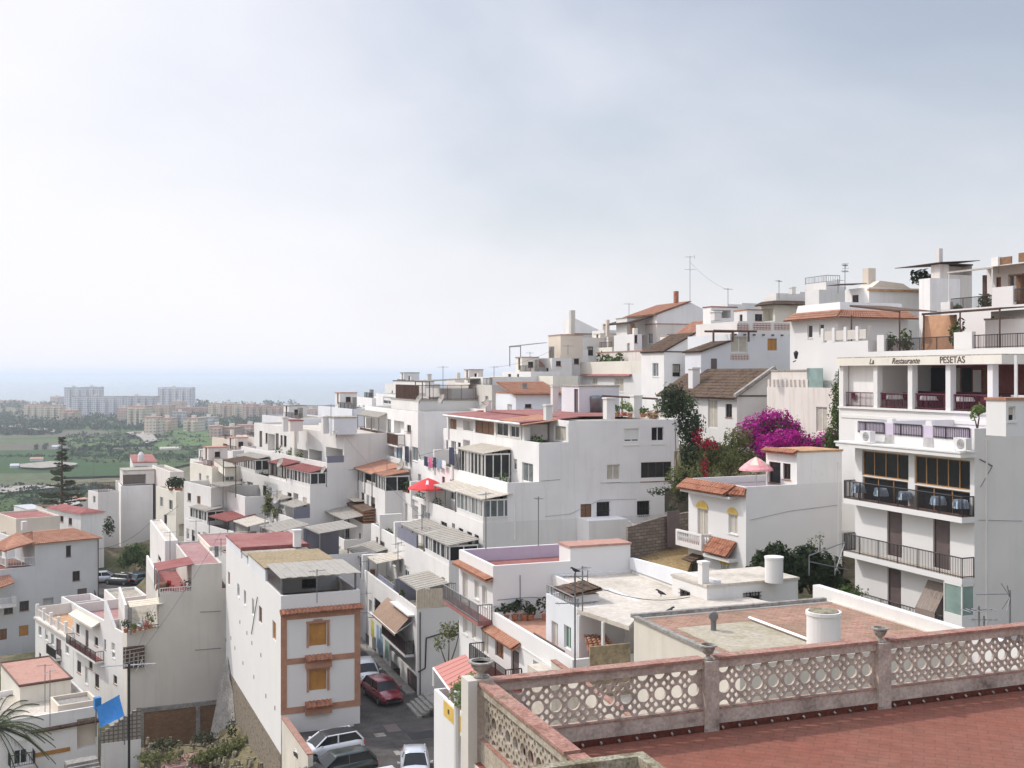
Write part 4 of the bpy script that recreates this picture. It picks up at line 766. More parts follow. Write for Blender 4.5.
chimney(b,823.5,647,33,611,z=51.91,kind='cy'); m=MB(); u,v=f.on(823.5,647,51.91); m.lathe(f.pt(u,v,52.98),[(.45,0),(.43,.03),(.1,.035)],20); part(b,'chimney_lid',m,'mossy',b.roof)
u,v=f.on(713.5,631,51.91); m=MB(); p=f.pt(u,v,51.91); m.tube([p,p+Vector((0,0,.32)),p+Vector((0,0,.45)),p+Vector((-.03,-.12,.52)),p+Vector((-.03,-.2,.5))],[.09,.09,.13,.15,.15],12); part(b,'flue',m,'metal',b.roof)
m=MB(); m.box(f,.9,2.2,.7,1.1,51.5,52.0); part(b,'gutter_box',m,'black',b.roof)
# right-hand low white wall along the roof and neighbour strip
m=MB(); m.hexa([f.pt(7.9,-3,49),f.pt(8.2,-3,49),f.pt(8.2,7.6,49),f.pt(7.9,7.6,49)],[f.pt(7.9,-3,52.25),f.pt(8.2,-3,52.25),f.pt(8.2,7.6,52.3),f.pt(7.9,7.6,52.3)]); part(b,'parapet',m,'white')
q=[PZ(577,609,49.),PZ(629,626,49.),PZ(634.5,620,49.),PZ(700,628,49.),PZ(775,603,49.),PZ(728,592.5,49.),PZ(665,597.5,49.)]
m=MB(); m.hexa([x-Vector((0,0,.2)) for x in q],q); root=empty('canopy_house',Vector((q[0].x,q[0].y,44)),'house under a grey-cream roof slab on thin posts, left of the tiled roof','house'); o=mk('roof',m,'creamroof',root)
for (x,y,Y) in ((579,610,51.),(603,618,49.6)): p=P(x,y,Y); m=MB(); m.bar(Vector((p.x,p.y,46)),Vector((p.x,p.y,48.85)),.06); mk('post',m,'wframe',root)
fr=Fr(606,52.5); m=MB(); m.box(fr,0,2.6,0,.2,44,48.78); mk('courtyard_wall',m,'cleanwhite',root)
tiled('courtyard_roof',root,P(588,651,50),P(614,647,50.5),P(603,633,53.),P(584,636,52),'tile_orange',.25,.3,.05)
fr=Fr(590,47.5); m=MB(); m.box(fr,0,1.95,0,.08,44,fr.z(647,0,0)); mk('screen',m,'mossroof',root)
fr=Fr(578,47.5); m=MB(); m.box(fr,.0,4.,-3,6,42,46.0); mk('courtyard_floor',m,'creamroof',root); m=MB(); m.hexa([fr.pt(0,-6,42),fr.pt(.2,-6,42),fr.pt(.2,3,42),fr.pt(0,3,42)],[fr.pt(0,-6,46.6),fr.pt(.2,-6,46.6),fr.pt(.2,3,46.9),fr.pt(0,3,46.9)]); mk('parapet',m,'rough_cream',root); m=MB(); m.hexa([fr.pt(-.04,-6,46.603),fr.pt(.24,-6,46.603),fr.pt(.24,3,46.903),fr.pt(-.04,3,46.903)],[fr.pt(-.04,-6,46.66),fr.pt(.24,-6,46.66),fr.pt(.24,3,46.96),fr.pt(-.04,3,46.96)]); mk('coping',m,'coping',root)
TERR.append((*fr.pt(2,0,0)[:2],43))
b=H('small white house with green shuttered window and dark railing, behind the aerial with the bird',577,51.9,608.5,d=3.85,w=3.6,zb=43,name='small_house',wall='bluewhite',roof='creamroof',par=.05,Lo=[(564,626,571,649,'v'),(551.5,622,558,650,'s')])
f=b.fr; zz=f.z(671,0,1); m=MB(); m.box(f,-.7,0,.0,b.D,zz-.2,zz); part(b,'balcony',m,'white'); rail(b,[f.pt(-.65,.05,zz),f.pt(-.65,b.D,zz)],1.25,'brown',.09,r=.02); rail(b,[f.pt(.05,0,b.z1+.05),f.pt(.05,b.D,b.z1+.05)],.4,'metal',.2)
cbox(b,f,.3,1.7,1.2,2.9,b.z1,b.z1+.35,'white','roof_hatch'); tiled('hatch_roof',b.root,f.pt(.1,1.,b.z1+.36),f.pt(.1,3.1,b.z1+.36),f.pt(1.8,3.1,b.z1+.6),f.pt(1.8,1.,b.z1+.6),'tile_old',.25,.4,.06)
# ================================================================== H7 and pink house
b=H('small white house with cream flat roof, round white chimney and square chimney',707,53.6,587,pl=672,pr=798,zb=45,rot=2,name='flat_roofed_house',par=.0,roof='creamroof',wall='white',Fo=[(743,592.5,760.5,600,'g')],Lo=[(680,590.5,690,598,'g')])
chimney(b,774,581,18,556.5,kind='cy'); chimney(b,703.5,583,8,561); H7=b
m=MB(); fr=b.fr
for (a,c) in (((6.,-.5,50.6),(8.5,-.5,50.0)),((6,-.5,50.9),(8.4,-.3,51.4)),((8.4,-.3,51.4),(7.6,-.5,49.9)),((6.,-.5,49.9),(6.,-.5,50.9)),((7.6,-.5,49.8),(7.6,-.5,50.8))): m.bar(fr.pt(a[0]-.3,*a[1:]),fr.pt(c[0]-.3,*c[1:]),.022)
part(b,'handrail',m,'metal')
b=H('white house with tiled canopies, yellow arched windows and balustraded balcony',746,68,487,pl=688.5,pr=842,zb=46.5,rot=4,name='villa',wall='cleanwhite',roof='dlilac',par=.45,
    Lo=[(697.5,509,708,538,'s'),(728.5,514.5,737.5,534,'s'),(721,565,729,580,'s'),(697,556,701,572,'n')])
PH=b; f=b.fr; 
for (x0,x1,y) in ((696.5,708.5,508.5),(727.5,738,514),(720.5,729.5,564.5)):
    a,c=sorted((f.v(x0),f.v(x1))); zz=f.z(y,0,(a+c)/2); r=(c-a)/2; mid=(a+c)/2; m=MB(); n=10
    pts=[(mid+r*math.cos(math.pi*i/n),zz+r*.75*math.sin(math.pi*i/n)) for i in range(n+1)]
    m.hexa([f.pt(-.02,p[0],p[1]) for p in pts],[f.pt(-.06,p[0],p[1]) for p in pts]); part(b,'arched_lintel',m,'yellow')
zt=f.z(489,0,0)
tiled('tile_canopy',b.root,f.pt(-.8,b.D+.2,zt-.5),f.pt(-.8,1.2,zt-.5),f.pt(-.0,.9,zt+.1),f.pt(-.0,b.D+.1,zt+.1),'tile',.27,.35,.07)
tiled('tile_canopy',b.root,f.pt(-.65,.9,zt-.45),f.pt(-.2,-.1,zt-.45),f.pt(-.0,-.05,zt+.0),f.pt(-.0,.9,zt+.05),'tile',.27,.35,.07)
cbox(b,f,-.6,-.003,.9,b.D+.1,zt-.72,zt-.58,'white','eave')
zb_=f.z(543,0,f.v(700)); 
va,vb=f.v(711),f.v(685); sl=balcony(b,f,va,vb,.75,zb_,'white',rails=False,floor='patio_tile',th=.3)
m=MB(); n=14
for i in range(n): v=va+(vb-va)*(i+.5)/n; p=f.pt(-.67,v,zb_); m.lathe(p,[(.05,0),(.035,.1),(.065,.3),(.035,.5),(.05,.62)],8)
m.box(f,-.75,-.59,va,vb,zb_+.62,zb_+.75)
for v in (va,vb-.2): m.box(f,-.75,-.55,v,v+.2,zb_,zb_+.62)
for i in range(3): p=f.pt(-.1-.2*i,va+.07,zb_); m.lathe(p,[(.05,0),(.035,.1),(.065,.3),(.035,.5),(.05,.62)],8)
m.box(f,-.65,-.0,va,va+.14,zb_+.62,zb_+.75); part(b,'balustrade',m,'cleanwhite',sl)
tiled('tile_canopy',b.root,f.pt(-.8,f.v(713),zb_-.3),f.pt(-.8,f.v(737),zb_-.3),f.pt(-.0,f.v(737),zb_+.6),f.pt(-.0,f.v(713),zb_+.6),'tile',.27,.35,.07); cbox(b,f,-.7,-.003,f.v(738),f.v(712),zb_-.62,zb_-.42,'white','eave')
tiled('door_canopy',b.root,f.pt(-.9,f.v(704),zb_-1.2),f.pt(-.9,f.v(693),zb_-1.2),f.pt(0,f.v(693),zb_-.85),f.pt(0,f.v(704),zb_-.85),'tile_old',.2,.3,.05)
fr=f.at(f.u(797),.0)
UP=tier(b,fr=fr.at(0,.003),yt=452.5,pl=766,pr=842,zb=b.zr,par=0,roof='tan',wall='white2',nm='roof_room',Lo=[(769,462,780.5,483,'n',1),(783,463.5,790.5,479.5,'n',2)])
tiled('tile_canopy',b.root,UP.fr.pt(-.35,UP.D+.1,UP.z1-.12),UP.fr.pt(-.35,-.1,UP.z1-.12),UP.fr.pt(.1,-.1,UP.z1+.12),UP.fr.pt(.1,UP.D+.1,UP.z1+.12),'tile',.24,.3,.06)
def parasol(p,r,h,mat,label,top=.55,panels=8,alt=None,valance=.12):
    p=Vector(p); root=empty('parasol',p,label,'parasol'); m=MB(); m.tube([p,p+Vector((0,0,h+top))],.03,8); mk('pole',m,'wframe',root); m=MB(); n=panels*3; rg=[]
    for q in (0.03,.35,.7,1.): 
        s=len(m.v); rg.append(s)
        for k in range(n): t=2*math.pi*k/n; sag=1-.05*abs(math.sin(k*math.pi/3))*q; m.v.append((p.x+r*q*sag*math.cos(t),p.y+r*q*sag*math.sin(t),p.z+h+top*(1-q**1.25)))
    s=len(m.v); rg.append(s)
    for k in range(n): t=2*math.pi*k/n; m.v.append((p.x+r*1.01*math.cos(t),p.y+r*1.01*math.sin(t),p.z+h-valance))
    for a,c in zip(rg,rg[1:]):
        for k in range(n): j=(k+1)%n; m.f.append((a+k,a+j,c+j,c+k))
    o=mk('canopy',m,mat,root)
    if alt:
        o.data.materials.append(M[alt]); 
        for i,pl in enumerate(o.data.polygons): pl.material_index=1 if ((i%n)//3)%2 and i<n*2 else 0
    return root
parasol(Vector((P(756,480,71.6).x,71.6,b.zr)),1.1,1.3,'pinkcloth','round pink patterned parasol on the lilac roof terrace beneath the bougainvillea',alt='awn_cream',top=.75)
# ================================================================== RESTAURANT BUILDING
b=H('white three-balcony building with wood framed dining gallery on its top floor',974.5,54,428.5,pl=855,w=9,zb=46,name='balcony_block',wall='cleanwhite',roof='lilac',par=.9,
  Lo=[(862,452.5,908.5,478,'f',4),(862.5,479,908,503.5,'f',3),(914.5,458,970,487,'f',5),(915,488.5,970,515,'f',3),(887,511,902,556.5,'d'),(933,520,950,569,'d'),(887.5,569,901,616,'d'),(932,584,947,636,'o',.6)])
RB=b; f=b.fr
# flank sheet: grey of the side away from the sun put into its colour
m=MB(); m.quad(f.pt(0,-.006,42),f.pt(9,-.006,42),f.pt(9,-.006,b.z1),f.pt(0,-.006,b.z1)); part(b,'flank_shade_sheet',m,'flank')
for (z,fl,rm,h) in ((53.02,'patio_tile','iron',1.0),(50.02,'beige','iron',1.),(46.95,'patio_tile','iron',.95)):
    balcony(b,f,-.0 if z>47 else 1.3,f.v(843.5,-.78),.78,z,'cleanwhite',rm,fl,h=h,sp=.11 if z<52 else .085,th=.28)
cbox(b,f,-.95,.0,-.1,b.D+.5,55.95,56.15,'white','eave'); cbox(b,f,-1.,.0,-.12,b.D+.6,56.16,56.24,'cleanwhite','eave_cap')
# parapet sections with railings between stepped piers
zp=56.24
for v in (3.2,6.2): m=MB(); m.hexa([f.pt(0.0,v-.45,zp),f.pt(.25,v-.45,zp),f.pt(.25,v+.45,zp),f.pt(0.0,v+.45,zp)],[f.pt(0.0,v-.2,b.z1+.25),f.pt(.25,v-.2,b.z1+.25),f.pt(.25,v+.2,b.z1+.25),f.pt(0.0,v+.2,b.z1+.25)]); part(b,'pier',m,'cleanwhite')
for a,c in ((.3,2.8),(3.65,5.8),(6.6,8.8)): rail(b,[f.pt(-.05,a,b.z1-.62),f.pt(-.05,c,b.z1-.62)],.62,'iron',.12)
m=MB(); m.box(f,-.004,-.001,.2,8.9,b.z1-.62,b.z1-.003); part(b,'lilac_band',m,'lilac')
# corner glass bay
fb=f.at(-.78,.0); 
m=MB(); m.box(fb,0,.78,-.0,1.25,43,fb.z(616,0,0)); part(b,'bay_base',m,'cleanwhite')
z0,z1=fb.z(616,0,0),49.74; m=MB()
for (u,v) in ((0,0),(.72,0),(0,1.19)): m.box(fb,u,u+.06,v,v+.06,z0,z1)
m.box(fb,0,.78,0,.06,z1-.12,z1-.004); m.box(fb,0,.06,.06,1.25,z1-.12,z1-.004); o=part(b,'bay_frame',m,'wframe'); m=MB(); m.quad(fb.pt(.03,.03,z0),fb.pt(.78,.03,z0),fb.pt(.78,.03,z1-.12),fb.pt(.03,.03,z1-.12)); m.quad(fb.pt(.03,.03,z0),fb.pt(.03,1.25,z0),fb.pt(.03,1.25,z1-.12),fb.pt(.03,.03,z1-.12)); mk('pane',m,'glass_green',o)
# draped awning over the lower balcony
m=MB(); n=12; va,vb=f.v(948),f.v(928); zt=f.z(582,0,f.v(938))
for i in range(n):
    r0,r1=[va+(vb-va)*(i+k)/n for k in (0,1)]
    for (o0,z0_,o1,z1_) in ((.0,0,.45,-.75),(.45,-.75,.84,-1.35),(.84,-1.35,.86,-2.15)):
        w=.02*math.sin(i*2.1); m.quad(f.pt(-o0,r0,zt+z0_),f.pt(-o0,r1,zt+z0_),f.pt(-o1-w,r1,zt+z1_),f.pt(-o1-w,r0,zt+z1_))
part(b,'awning',m,'awn_grey')
# AC units
def acunit(p,fr,label,w=.85):
    root=empty('air_conditioner',p,label,'air conditioner','white air conditioners on the cornice'); u,v=0,0; g=Fr(C=(p.x,p.y)); g.c,g.s=fr.c,fr.s
    m=MB(); m.box(g,0,.35,0,w,p.z+.06,p.z+.65); m.box(g,.02,.06,.05,.12,p.z,p.z+.06); m.box(g,.02,.06,w-.12,w-.05,p.z,p.z+.06); mk('casing',m,'cleanwhite',root)
    m=MB(); c=g.pt(-.012,w*.42,p.z+.35)
    for k in range(24):
        t=2*math.pi*k/24; t2=2*math.pi*(k+1)/24; 
        for r0,r1 in ((.05,.1),(.14,.17),(.21,.24)): m.quad(*[c+g.pt(0,r*math.cos(a),r*math.sin(a))-g.pt(0,0,0) for r,a in ((r0,t),(r0,t2),(r1,t2),(r1,t))])
    mk('fan_grille',m,'metal',root)
acunit(f.pt(-.75,f.v(966,-.75),56.26),f,'white air conditioner at the near end of the white cornice, beside the grey flank'); acunit(f.pt(-.75,f.v(870,-.75),56.26),f,'white air conditioner at the far end of the white cornice, nearer the bougainvillea')
def table(c,lab,cloth='cloth_blue',grp='dressed tables on the dining balcony',r=.42,h=.75,th=0,drop=.55):
    c=Vector(c); root=empty('dining_table',c,lab,'table',grp); m=MB(); m.lathe(c,[(.22,0),(.03,.05),(.03,h-.03)],10); mk('leg',m,'iron',root)
    m=MB(); n=32; rg=[]
    for q,zz,wv in ((.05,h,0),(r,h,0),(r+.03,h-.15,.02),(r+.05,h-drop,.06)):
        s=len(m.v); rg.append(s)
        for k in range(n):
            t=2*math.pi*k/n; sq=1/max(abs(math.cos(t+th)),abs(math.sin(t+th)),.78); w=1+wv*math.sin(k*2.3)/max(.1,q)*1.
            m.v.append((c.x+q*sq*w*math.cos(t),c.y+q*sq*w*math.sin(t),c.z+zz))
    for a,d in zip(rg,rg[1:]):
        for k in range(n): j=(k+1)%n; m.f.append((a+k,a+j,d+j,d+k))
    m.f.append(tuple(rg[0]+k for k in range(n))); mk('tablecloth',m,cloth,root,True); return root
def chair(c,lab,mat='wine',grp='wine-coloured chairs on the restaurant terrace',th=0.):
    c=Vector(c); root=empty('dining_chair',c,lab,'chair',grp); g=Fr(C=(c.x,c.y)); g.c,g.s=math.cos(th),math.sin(th)
    m=MB(); m.box(g,-.21,.21,-.2,.2,c.z+.43,c.z+.47); mk('seat',m,mat,root); m=MB(); m.box(g,-.21,.21,.17,.21,c.z+.5,c.z+.92); mk('backrest',m,mat,root)
    m=MB()
    for u in (-.19,.19):
        for v in (-.18,.18): m.bar(g.pt(u,v,c.z),g.pt(u,v,c.z+(.9 if v>0 else .43)),.015)
    mk('frame',m,'iron',root); return root
for i,x in enumerate((846.5,881,905,938,965)):
    v=f.v(x,-.4) ; v=max(.5,min(8.3,v)); table(f.pt(-.4,v,53.05),['pale checked table at the far left end of the dining balcony','pale checked table, second from the far end of the dining balcony','pale checked table left of the middle pillar on the dining balcony','pale checked table right of the middle pillar on the dining balcony','pale checked table at the near right end of the dining balcony'][i],r=.27,drop=.42,h=.78)
for i in range(9):
    v=1.6+i*.85; pot(f.pt(-.62,v,46.97),'pot on the lowest balcony of the white building, number %s counted from the grey awning'%['one','two','three','four','five','six','seven','eight','nine'][i],h=[.22,.25,.2,.5,.3,.6,.25,.5,.6][i],r=.1,n=30,sz=.07,group='flower pots along the lowest balcony')
m=MB(); m.bar(f.pt(.3,-.03,f.z(459,.3,0)),f.pt(1.1,-.03,f.z(466,1.,0)),.02); m.bar(f.pt(1.1,-.03,f.z(466,1.,0)),f.pt(.35,-.03,f.z(487,.3,0)),.012); part(b,'cable',m,'metal')
# small turret right
fr=Fr(1006,50); m=MB(); m.box(fr,-.25,1.3,0,1.2,57.2,fr.z(400,0,0)); root=empty('roof_turret',fr.pt(0,0,57.2),'white roof turret with a small window and flat tiled cap at the right edge','turret'); 
b_=bx(root,fr,1.4,1.2,57.2,fr.z(400,0,0),par=0,roof='tile_orange',wall='cleanwhite',Lo=[(1007.5,405,1014,424,'w')],Fo=[(1008.5,406.5,1015.5,421.5,'w')])
TURR=b_
# ================================================================== R2 restaurant terrace
f=Fr(993,62); D_=f.v(839.5); zb_=f.z(412.6,0,0); zt_=f.z(364,0,0)
root=empty('restaurant_terrace',f.pt(0,0,46),'open white columned restaurant terrace with lettering above the wine-coloured tables','restaurant')
R2=bx(root,f,9.5,D_,43,zb_,par=.05,roof='concrete',wall='cleanwhite'); R2.D=D_
TERR+= [(*f.pt(3,3,0)[:2],47),(*f.pt(3,D_,0)[:2],48),(*f.pt(9,5,0)[:2],50)]
m=MB(); m.box(f,-.12,0,-.05,D_+.05,zb_-.12,zb_+.0); part(R2,'ledge',m,'cleanwhite'); m=MB(); m.box(f,-.05,-.001,.2,D_-.2,zb_-.75,zb_-.55); part(R2,'moulding',m,'cleanwhite')
for i,x in enumerate((990.5,948,910,875.3,840.8)):
    v=max(.22,min(D_-.2,f.v(x))); m=MB(); m.box(f,.0,.42,v-.2,v+.2,zb_+.003,zt_); part(R2,'column',m,'cleanwhite')
zr_=f.z(355,0,0)
m=MB(); m.box(f,-.25,9.5,-.9,D_+.1,zt_,zr_-.003); part(R2,'roof_band',m,'cream'); m=MB(); m.box(f,-.2,9.5,-.8,D_,zr_,zr_+.06); part(R2,'roof',m,'greyroof')
DE=D_+5
m=MB(); m.box(f,4.95,5.05,-2,DE,zb_,zt_); part(R2,'back_wall',m,'maroon')
m=MB(); panel(m,lambda a,d,z: f.pt(a,D_-.05+d,z),2.6,4.95,zb_,zt_,[(f.u(878.5,D_),f.u(886.5,D_),f.z(387,3,D_),f.z(369,3,D_),.12,False),(f.u(889,D_),f.u(901,D_),f.z(391,4,D_),f.z(370,4,D_),.12,False)]); m.box(f,.4,2.6,D_-.05,D_+.05,zb_,zb_+1.); part(R2,'end_wall',m,'oldpink')
pf=lambda a,d,z: f.pt(a,D_-.05+d,z)
opening(root,pf,f.u(878.5,D_),f.u(886.5,D_),f.z(387,3,D_),f.z(369,3,D_),'w',3); opening(root,pf,f.u(889,D_),f.u(901,D_),f.z(391,4,D_),f.z(370,4,D_),'n')
for (xa,xb,ya,yb,mt,nm) in ((914,944.5,393,366,'black','bar_dark_panel'),(952,960,392,366,'greige','bay_panel'),(962,971,392,368,'black','bar_dark_panel'),(973,981,392,370,'white','bay_panel'),(983,987,392,366,'wood','bay_panel')):  # solid panels: dark interior and bright gap put into black and white
    va,vb=f.v(xa,4.9),f.v(xb,4.9); m=MB(); m.box(f,4.89,4.945,min(va,vb),max(va,vb),f.z(ya,4.9,(va+vb)/2),min(zt_-.15,f.z(yb,4.9,(va+vb)/2))); part(R2,nm,m,mt)
m=MB(); m.box(f,3.4,3.9,1,D_-1,zb_+.05,zb_+1.05); part(R2,'counter',m,'wine')
rail(R2,[f.pt(.25,D_-.3,zb_),f.pt(.25,.3,zb_)],.95,'wine',.13)
def text(s,frm,v,z,size,mat='brown',name='lettering',off=.262,script=False):
    cu=bpy.data.curves.new('t','FONT'); cu.body=s; cu.size=size; cu.extrude=.012; 
    if script: cu.shear=.35
    to=bpy.data.objects.new('t',cu); COL.objects.link(to); dg=bpy.context.evaluated_depsgraph_get(); me=bpy.data.meshes.new_from_object(to.evaluated_get(dg)); bpy.data.objects.remove(to)
    mm=MB(); mm.v=[tuple(frm.pt(-off-.0-p.co.z,v-p.co.x,z+p.co.y)) for p in me.vertices]; mm.f=[tuple(p.vertices) for p in me.polygons]; return mm
zc_=(zt_+zr_)/2
for s,x,sc_ in (('La',869,1),('Restaurante',891.5,1),('PESETAS',939.5,0)):
    v=f.v(x,-.26); m=text(s,f,v,zc_-.16,.52 if sc_ else .56,script=bool(sc_)); part(R2,'lettering',m,'brown')
rnd=random.Random(3); k=0
words_a=['far left','left of the second column','between the second and third columns','right of the third column','between the third and fourth columns','near the fourth column','near the right-hand column','at the right end']
for i in range(8):
    v=D_-1.-i*1.55; u=1.2+.8*(i%2); table(f.pt(u,v,zb_+.05),'white-clothed restaurant table, '+words_a[i],'cloth_white','white-clothed tables on the restaurant terrace',r=.4,drop=.25)
    for j,(du,dv,th) in enumerate(((-.65,0,R(110)),(.65,0,R(-70)))):
        chair(f.pt(u+du,v+dv,zb_+.05),'wine-red restaurant chair, '+['outer','inner'][j]+' side of the white table '+words_a[i],th=th)
for (x,z0,h) in ((956,0,0),): pass
# column at right (pole) and counter
m=MB(); p=P(1016,398,58); m.bar(Vector((p.x,p.y,57.4)),P(1016,355,58),.07); part(R2,'pole',m,'wframe')
m=MB(); m.box(f.at(0,-4.5),.8,1.0,0,4,zb_,zb_+1.); part(R2,'rear_wall',m,'greige')
bush('potted_palm','leafy green plant in front of the right-hand terrace column','plant',P(979,428,58.5),[(0,0,1.0,.5,.5,.35),(-.3,0,.7,.3,.3,.3)],160,.12,'leaf_light',8)
bush('dry_climber','dry brown climber heaped beside the white turret','climber',P(998,430,57)+Vector((0,0,-.3)),[(0,0,.8,.6,.5,.9),(.2,0,1.6,.4,.4,.5)],260,.1,'leaf_olive',9)
# ================================================================== R3..: terraces above restaurant
f=Fr(1060,64); z3=f.z(345,0,0); 
b=H('white house above the restaurant with dark-roofed pergola over an orange blind',1060,64,346,pl=866,w=10,zb=55,name='terrace_house',wall='cleanwhite',roof='patio_tile',par=.35,Lo=[])
f=b.fr; 
rail(b,[f.pt(.1,f.v(1058),b.z1),f.pt(.1,f.v(973),b.z1)],.85,'iron',.13); rail(b,[f.pt(.1,f.v(953),b.z1-.1),f.pt(.1,f.v(885),b.z1-.1)],.95,'iron',.1)
cbox(b,f,-.01,.3,f.v(972),f.v(954),b.z1-.01,f.z(332,0,f.v(962)),'cleanwhite','pier'); cbox(b,f,-.01,.3,f.v(884),f.v(877),b.z1-.01,f.z(335,0,f.v(880)),'cleanwhite','pier')
fu=f.at(3.2,0); v0,v1=f.v(994),f.v(955)
R3=tier(b,fr=f.at(3.,-2),z1=f.z(304,3,0),w=7,d=f.v(955)+2,zb=b.zr,par=.2,roof='greyroof',wall='cleanwhite',Lo=[(984,316.5,994,318.5,'n')],nm='upper_wall')
tier(b,fr=f.at(2.,f.v(1000)),z1=f.z(318,2,5),w=.3,d=f.v(961)-f.v(1000),zb=b.zr,par=0,nm='screen_wall',wall='white2')
canopy(b,f,.3,4.,f.v(996),f.v(918),f.z(313,0,f.v(930)),f.z(309,0,f.v(940)),b.zr,'brown',post='brown',wave=False,name='pergola_roof')
m=MB(); m.quad(f.pt(1.6,f.v(957,1.6),b.zr),f.pt(1.6,f.v(920,1.6),b.zr),f.pt(2.6,f.v(924,2.6),f.z(314,2,12)),f.pt(2.6,f.v(957,2.6),f.z(313,2,9))); part(b,'blind',m,'orangecloth')
for i,(x,t_,lab) in enumerate(((889,1.3,'loose palm-like potted plant at the left end of the terrace above the restaurant'),(905,1.4,'bushy potted plant beside the railing above the restaurant'),(957,2.,'dark climbing plant beside the orange blind'))):
    pot(f.pt(1.,f.v(x,1.),b.zr),lab,h=1.1,r=.25,n=130,sz=.2,tall=t_)
# M8 upper pergola terrace
b=H('white house with cream pergola terrace and timber screens, top right',1075,72,300,pl=941,w=9,zb=60,name='terrace_house',wall='cleanwhite',roof='patio_tile',par=.6,Lo=[])
f=b.fr; rail(b,[f.pt(.1,f.v(994),b.z1-.1),f.pt(.1,f.v(950),b.z1-.1)],.9,'iron',.11); rail(b,[f.pt(.1,.5,b.z1+.2),f.pt(.1,f.v(1014),b.z1+.2)],.9,'iron',.11); cbox(b,f,-.01,.3,f.v(1013),f.v(992),b.z1-2.2,f.z(287,0,f.v(1000)),'cleanwhite','pier'); cbox(b,f,-.02,.3,f.v(950),f.v(941),b.z1,b.z1+.6,'cleanwhite','pier')
v0,v1=f.v(990),f.v(945)
canopy(b,f,.2,4.,v0,v1,f.z(272.5,0,v1),f.z(270,0,v1)+.3,b.zr,'fibre_cream',post='wframe',name='pergola_roof',wave=False); m=MB(); m.bar(f.pt(1.,f.v(974),b.zr),f.pt(1.,f.v(974),f.z(273,0,v0)),.12); part(b,'post',m,'brown')
tier(b,fr=f.at(4.,-3),z1=f.z(262,4,8),w=5,d=f.v(945)+3,zb=b.zr,par=.2,roof='greyroof',wall='white2',nm='upper_wall',Lo=[(996,277,1001,288,'r'),(1008,274,1014,290,'w')])
for (a,c) in ((1001,975),): 
    cbox(b,f,4.1,4.2,f.v(1030),f.v(975),f.z(262,4,8)+.05,f.z(252,4,8),'wood','timber_screen'); cbox(b,f,4.1,4.2,f.v(968),f.v(957),f.z(262,4,8)-.3,f.z(254,4,8),'wood','timber_screen')
m=MB(); m.box(f,3.9,4.9,f.v(999,4.),f.v(992,4.),f.z(265,4,4),f.z(249,4,5)); part(b,'chimney',m,'white')
canopy(b,f,.4,3.,-1.,f.v(1004),f.z(270,0,2),f.z(266,0,2),b.zr,'brown',post='brown',wave=False,name='pergola_roof'); 
m=MB(); m.box(f,1.,1.4,f.v(1010),f.v(1005),b.zr,f.z(271,0,3)); part(b,'timber_post',m,'wood')
pot(f.pt(1.2,f.v(985,1.2),b.zr),'round-headed leafy tree in a pot on the pergola terrace, top right',h=1.0,r=.28,n=220,sz=.16,tall=1.5); pot(f.pt(1.2,f.v(957,1.2),b.zr),'spreading potted plant at the left end of the pergola terrace, top right',h=.8,r=.22,n=90,sz=.2)
b=H('grey-white tower house with one small square window left of the pergola terrace',930,88,278,pl=919,pr=960,zb=58,name='hilltop_house',wall='white2',par=.3,Fo=[(922,293,928,300,'n')],Lo=[])
b=H('pavilion room with overhanging dark brown roof on the skyline, upper right',940,92,264,pl=931,pr=972,zb=62,name='hilltop_house',wall='oldpink',par=0,roof='brown',Fo=[(949,265,972,275,'o',2.)]); f=b.fr; canopy(b,f,-.5,b.W+.3,-.6,5,b.z1+.05,b.z1+.35,b.z1-2,'brown',wave=False,posts=False,name='overhanging_roof'); cbox(b,f,1.7,2.1,2,2.4,b.z1,b.z1+1.6,'white','chimney')
bush('roof_tree','small dark tree on the skyline left of the brown pavilion','tree',P(921,288,96),[(0,0,.9,1.,1.,.8),(.6,0,.6,.8,.8,.6)],160,.3,'leaf_dark',11)
# M4 house with chimney
b=H('long white house with dentil cornice and tan chimney below the skyline at right',869,96,287,pl=845,pr=920,zb=60,name='hilltop_house',wall='white2',par=.25,Lo=[(852,295,858.5,303,'n')],Fo=[(884,284,884.3,284.2,'n')] if 0 else []); f=b.fr
m=MB(); m.box(f,-.2,b.W+.1,-.2,-.002,b.z1-.35,b.z1-.15); part(b,'cornice',m,'tan'); m=MB(); u=f.u(887); m.box(f,u-.4,u+.4,2,2.8,b.z1-.2,b.z1+1.9); part(b,'chimney',m,'beige'); m=MB(); m.hexa([f.pt(1,1,b.z1),f.pt(b.W,1,b.z1),f.pt(b.W,3,b.z1),f.pt(1,3,b.z1)],[f.pt(2.,1,b.z1+.7),f.pt(b.W-1,1,b.z1+.5),f.pt(b.W-1,3,b.z1+.5),f.pt(2,3,b.z1+.7)]); part(b,'roof_parapet',m,'beige')
canopy(b,f,-2.2,.6,1,3,b.z1+.25,b.z1+.4,b.z1-1,'brown',wave=False,posts=False,name='canopy')
b=H('small white skyline room with railed roof left of the tan chimney',826,112,282,pl=805,pr=840,zb=64,name='hilltop_house',wall='white',par=.2,Fo=[(829,290,834,295.5,'n')]); f=b.fr; rail(b,[f.pt(.05,b.D,b.z1),f.pt(.05,.05,b.z1),f.pt(b.W,.05,b.z1)],.7,'metal',.25)
tier(b,px=819,Y=111,yt=289.5,pl=806,w=9,zb=60,par=.1)
